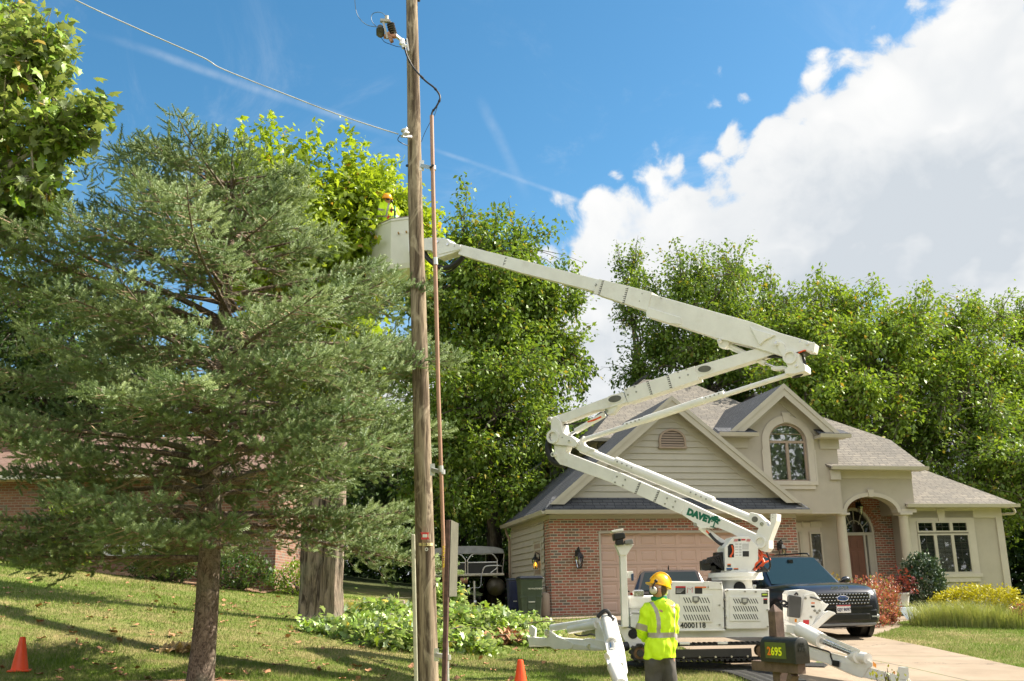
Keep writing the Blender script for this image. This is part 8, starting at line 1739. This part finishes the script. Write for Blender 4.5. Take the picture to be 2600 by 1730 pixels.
# bandana collar, hair, hard hat, ear muffs, glasses strap
m = MB(); m.loft([ellring(385, 590, 440, .075, -.0), ellring(378, 592, 470, .085), ellring(390, 580, 500, .08)]); m.build('bandana', GREENC, man, smooth=60)
m = MB(); m.ell(wz(510, 350, -.035), .075, .075, .085, 16, 10); m.build('hair', HAIR, man, smooth=60)
hc = wz(508, 285, -.0); tilt = Matrix.Rotation(R(14), 3, 'Y') @ Matrix.Rotation(R(-8), 3, 'X')
m = MB(); rings = []
for i in range(11):
    t_ = (math.pi/2)*i/10; z_ = .155*math.sin(t_); r_ = math.cos(t_)**.8
    rings.append([hc+tilt @ Vector((.133*r_*math.cos(2*math.pi*j/32)-.004, .112*r_*math.sin(2*math.pi*j/32), z_-.02)) for j in range(32)])
m.loft(rings); hat = m.build('hard_hat', HARD, man, smooth=60)
m = MB(); P = []
for j in range(32): a = 2*math.pi*j/32; ext = 1.07+.30*max(0, -math.cos(a))**3; P.append((a, ext))
top_ = [hc+tilt @ Vector((.133*e*math.cos(a)-.004, .116*e*math.sin(a), -.018)) for a, e in P]; bot_ = [p-Vector((0, 0, .008)) for p in top_]; m.loft([bot_, top_]); m.build('hat_brim', HARD, hat, smooth=60)
m = MB(); 
for s_ in (-.04, 0, .04): m.tube([hc+tilt @ Vector((.136*math.cos(a)-.004, s_*(1+.2*math.sin(a)), .158*math.sin(a)-.018)) for a in [math.pi*(.12+.76*i/16) for i in range(17)]], .0075, 8)
m.build('hat_ridges', HARD, hat, smooth=60)
a = wz(600, 305, -.06); m = MB(); m.ell(a, .013, .006, .022, 12, 6); m.build('hat_sticker', plain('sticker_green', (.05, .25, .06), .4), hat, smooth=60); a = wz(495, 318, -.115); m = MB(); m.cbox(a, .028, .004, .012); m.build('hat_sticker', DWH if 'DWH' in globals() else MUFF, hat)
mc = wz(412, 362, -.115); m = MB(); ax = Vector((-.45, -.85, 0)).normalized(); m._lathe(mc-ax*.02, [(.044, 0), (.048, .01), (.046, .03), (.034, .045), (.01, .05)], 20, ax); mf = m.build('ear_muff', MUFF, man, smooth=50); m = MB(); m._lathe(mc-ax*.03, [(.05, 0), (.052, .012), (.045, .016)], 20, ax); m.build('muff_cushion', BLACKM, mf, smooth=50)
m = MB(); m.tube(bez([wz(405, 340, -.15), wz(410, 300, -.155), wz(440, 245, -.14)], 5), .010, 8); m.ell(wz(447, 240, -.12), .022, .014, .022, 12, 6); m.build('muff_arm', BLACKM, mf, smooth=50)
mc = wz(575, 375, .085); m = MB(); m.ell(mc, .03, .05, .05, 14, 8); m.build('ear_muff', MUFF, man, smooth=50)
m = MB(); m.ell(wz(545, 385, -.075), .022, .012, .026, 12, 6); m.build('chin_strap_knob', plain('strap_lime', (.35, .5, .05), .5), man, smooth=60)
m = MB(); e = wz(385, 300, -.05); m.ell(wz(378, 330, -.045), .018, .016, .026, 10, 6); m.build('nose', SKIN, bo_, smooth=60)
m = MB(); m.ell(wz(372, 395, -.06), .02, .03, .022, 10, 6); m.build('glasses', plain('dark_lens', (.02, .04, .07), .1), man, smooth=60)
decal(man, 0, 1, 0, 1, lambda x, y: (0, 0), 1, BLACKM) if False else None
m = MB(); a = wz(570, 503, -.118); m.cbox(a, .042, .006, .012); m.build('shirt_label', plain('label_brown', (.16, .13, .05), .6), shirt)
# --- worker in the bucket
YB = 21.3
def bz(x, y, dy=0): return at(920+.1914*x, 460+.1914*y, YB+dy)
def er2(x0, x1, y, dep, dy=0, y1=None, n=18): a, b = bz(x0, y, dy), bz(x1, y if y1 is None else y1, dy); c = (a+b)/2; d = (b-a)/2; return [c+d*math.cos(2*math.pi*i/n)+Vector((0, dep*math.sin(2*math.pi*i/n), 0)) for i in range(n)]
bw = bz(370, 700); w2 = thing('person', 'worker in yellow high-visibility jacket and harness leaning over the bucket rim', 'person', (bw.x, YB+.3, zb+.1))
b2_ = MB(); b2_.ell(bz(338, 265, .25), .075, .09, .115, 16, 10); b2_.tube([bz(345, 300, .28), bz(370, 370, .33)], [.055, .07], 12); b2_.loft([er2(290, 400, 330, .11, .33), er2(290, 470, 480, .12, .36), er2(320, 480, 640, .12, .38), er2(330, 480, 900, .11, .38)])
b2_.tube([bz(280, 330, .3), bz(235, 440, .25), bz(205, 500, .35)], [.055, .045, .035], 12); b2_.tube([bz(430, 380, .4), bz(470, 470, .45), bz(430, 540, .55)], [.055, .045, .035], 12)
for s_ in (bz(200, 505, .36), bz(425, 548, .58)):
    b2_.ell(s_, .04, .03, .045, 10, 6)
    for k in range(4): a = s_+Vector((-.03+.018*k, .02, -.02)); b2_.tube([a, a+Vector((0, .03, -.03)), a+Vector((0, .045, -.045))], [.01, .009, .007], 6)
    b2_.tube([s_+Vector((.03, 0, 0)), s_+Vector((.05, .02, -.02))], [.011, .008], 6)
b2_.tube([bz(370, 800, .36), bz(370, 1100, .36)], [.09, .06], 10); b2_.tube([bz(440, 800, .40), bz(440, 1100, .40)], [.09, .06], 10)
remesh(b2_, 'body', SKIN, w2, .012, 2)
j = MB(); j.loft([er2(295, 385, 262, .08, .28, 285), er2(250, 405, 300, .12, .30, 340), er2(235, 440, 370, .15, .33, 400), er2(240, 480, 450, .16, .36, 470), er2(265, 490, 540, .17, .38), er2(280, 490, 700, .17, .38)])
j.tube([bz(270, 310, .28), bz(245, 390, .24), bz(225, 450, .28), bz(212, 490, .34)], [.085, .08, .065, .05], 14); j.tube([bz(425, 370, .38), bz(470, 440, .42), bz(455, 520, .52)], [.08, .07, .055], 14)
def tb_(P):
    v = P-CAM; d = v.dot(_f); px = 1300+FPX*v.dot(CR)/d; py = 865-FPX*v.dot(CU)/d; return (px-920)/.1914, (py-460)/.1914
def bands2(P):
    x, y = tb_(P); c = 375-(y-280)*.28
    if x < 300 and 362 < y-.25*(x-230) < 392: return 1
    if 280 < y < 470 and abs(x-(352-(y-300)*.22)) < 13: return 1
    if 455 < y < 480: return 1
    return 0
remesh(j, 'jacket', [HV, SILV], w2, .012, 2, .012, 9, bands2)
m = MB(); m.tube([bz(395, 350, .17), bz(385, 410, .15), bz(330, 500, .16)], .022, 8); m.build('harness_strap', plain('harness_red', (.55, .05, .03), .6), w2); m = MB(); m.tube([bz(428, 335, .22), bz(432, 400, .19), bz(432, 500, .19)], .024, 8); m.build('harness_strap', plain('harness_green', (.01, .22, .10), .6), w2); m = MB(); m.cbox(bz(395, 385, .14), .09, .03, .04); m.cbox(bz(432, 425, .17), .05, .03, .11); m.build('harness_buckle', BLACKM, w2, bevel=.006)
hc2 = bz(328, 232, .24); t2 = Matrix.Rotation(R(6), 3, 'Y') @ Matrix.Rotation(R(12), 3, 'X'); HO_ = plain('helmet_orange_yellow', (.85, .36, .01), .3, var=.03, bstr=0); m = MB()
m.loft([[hc2+t2 @ Vector((.118*math.cos((math.pi/2)*i/9)**.8*math.cos(2*math.pi*k/24), .125*math.cos((math.pi/2)*i/9)**.8*math.sin(2*math.pi*k/24), .125*math.sin((math.pi/2)*i/9))) for k in range(24)] for i in range(10)]); h_ = m.build('hard_hat', HO_, w2, smooth=60)
m = MB(); m.loft([[hc2+t2 @ Vector((.135*math.cos(2*math.pi*k/24), .145*math.sin(2*math.pi*k/24), z_)) for k in range(24)] for z_ in (-.008, .0)]); m.build('hat_brim', HO_, h_, smooth=60)
m = MB(); m.ell(bz(342, 243, .12), .05, .02, .022, 12, 6); m.build('hat_strap', BLACKM, w2, smooth=60); m = MB(); m.ell(bz(392, 272, .22), .028, .035, .045, 12, 8); m.build('ear_muff', BLACKM, w2, smooth=60)
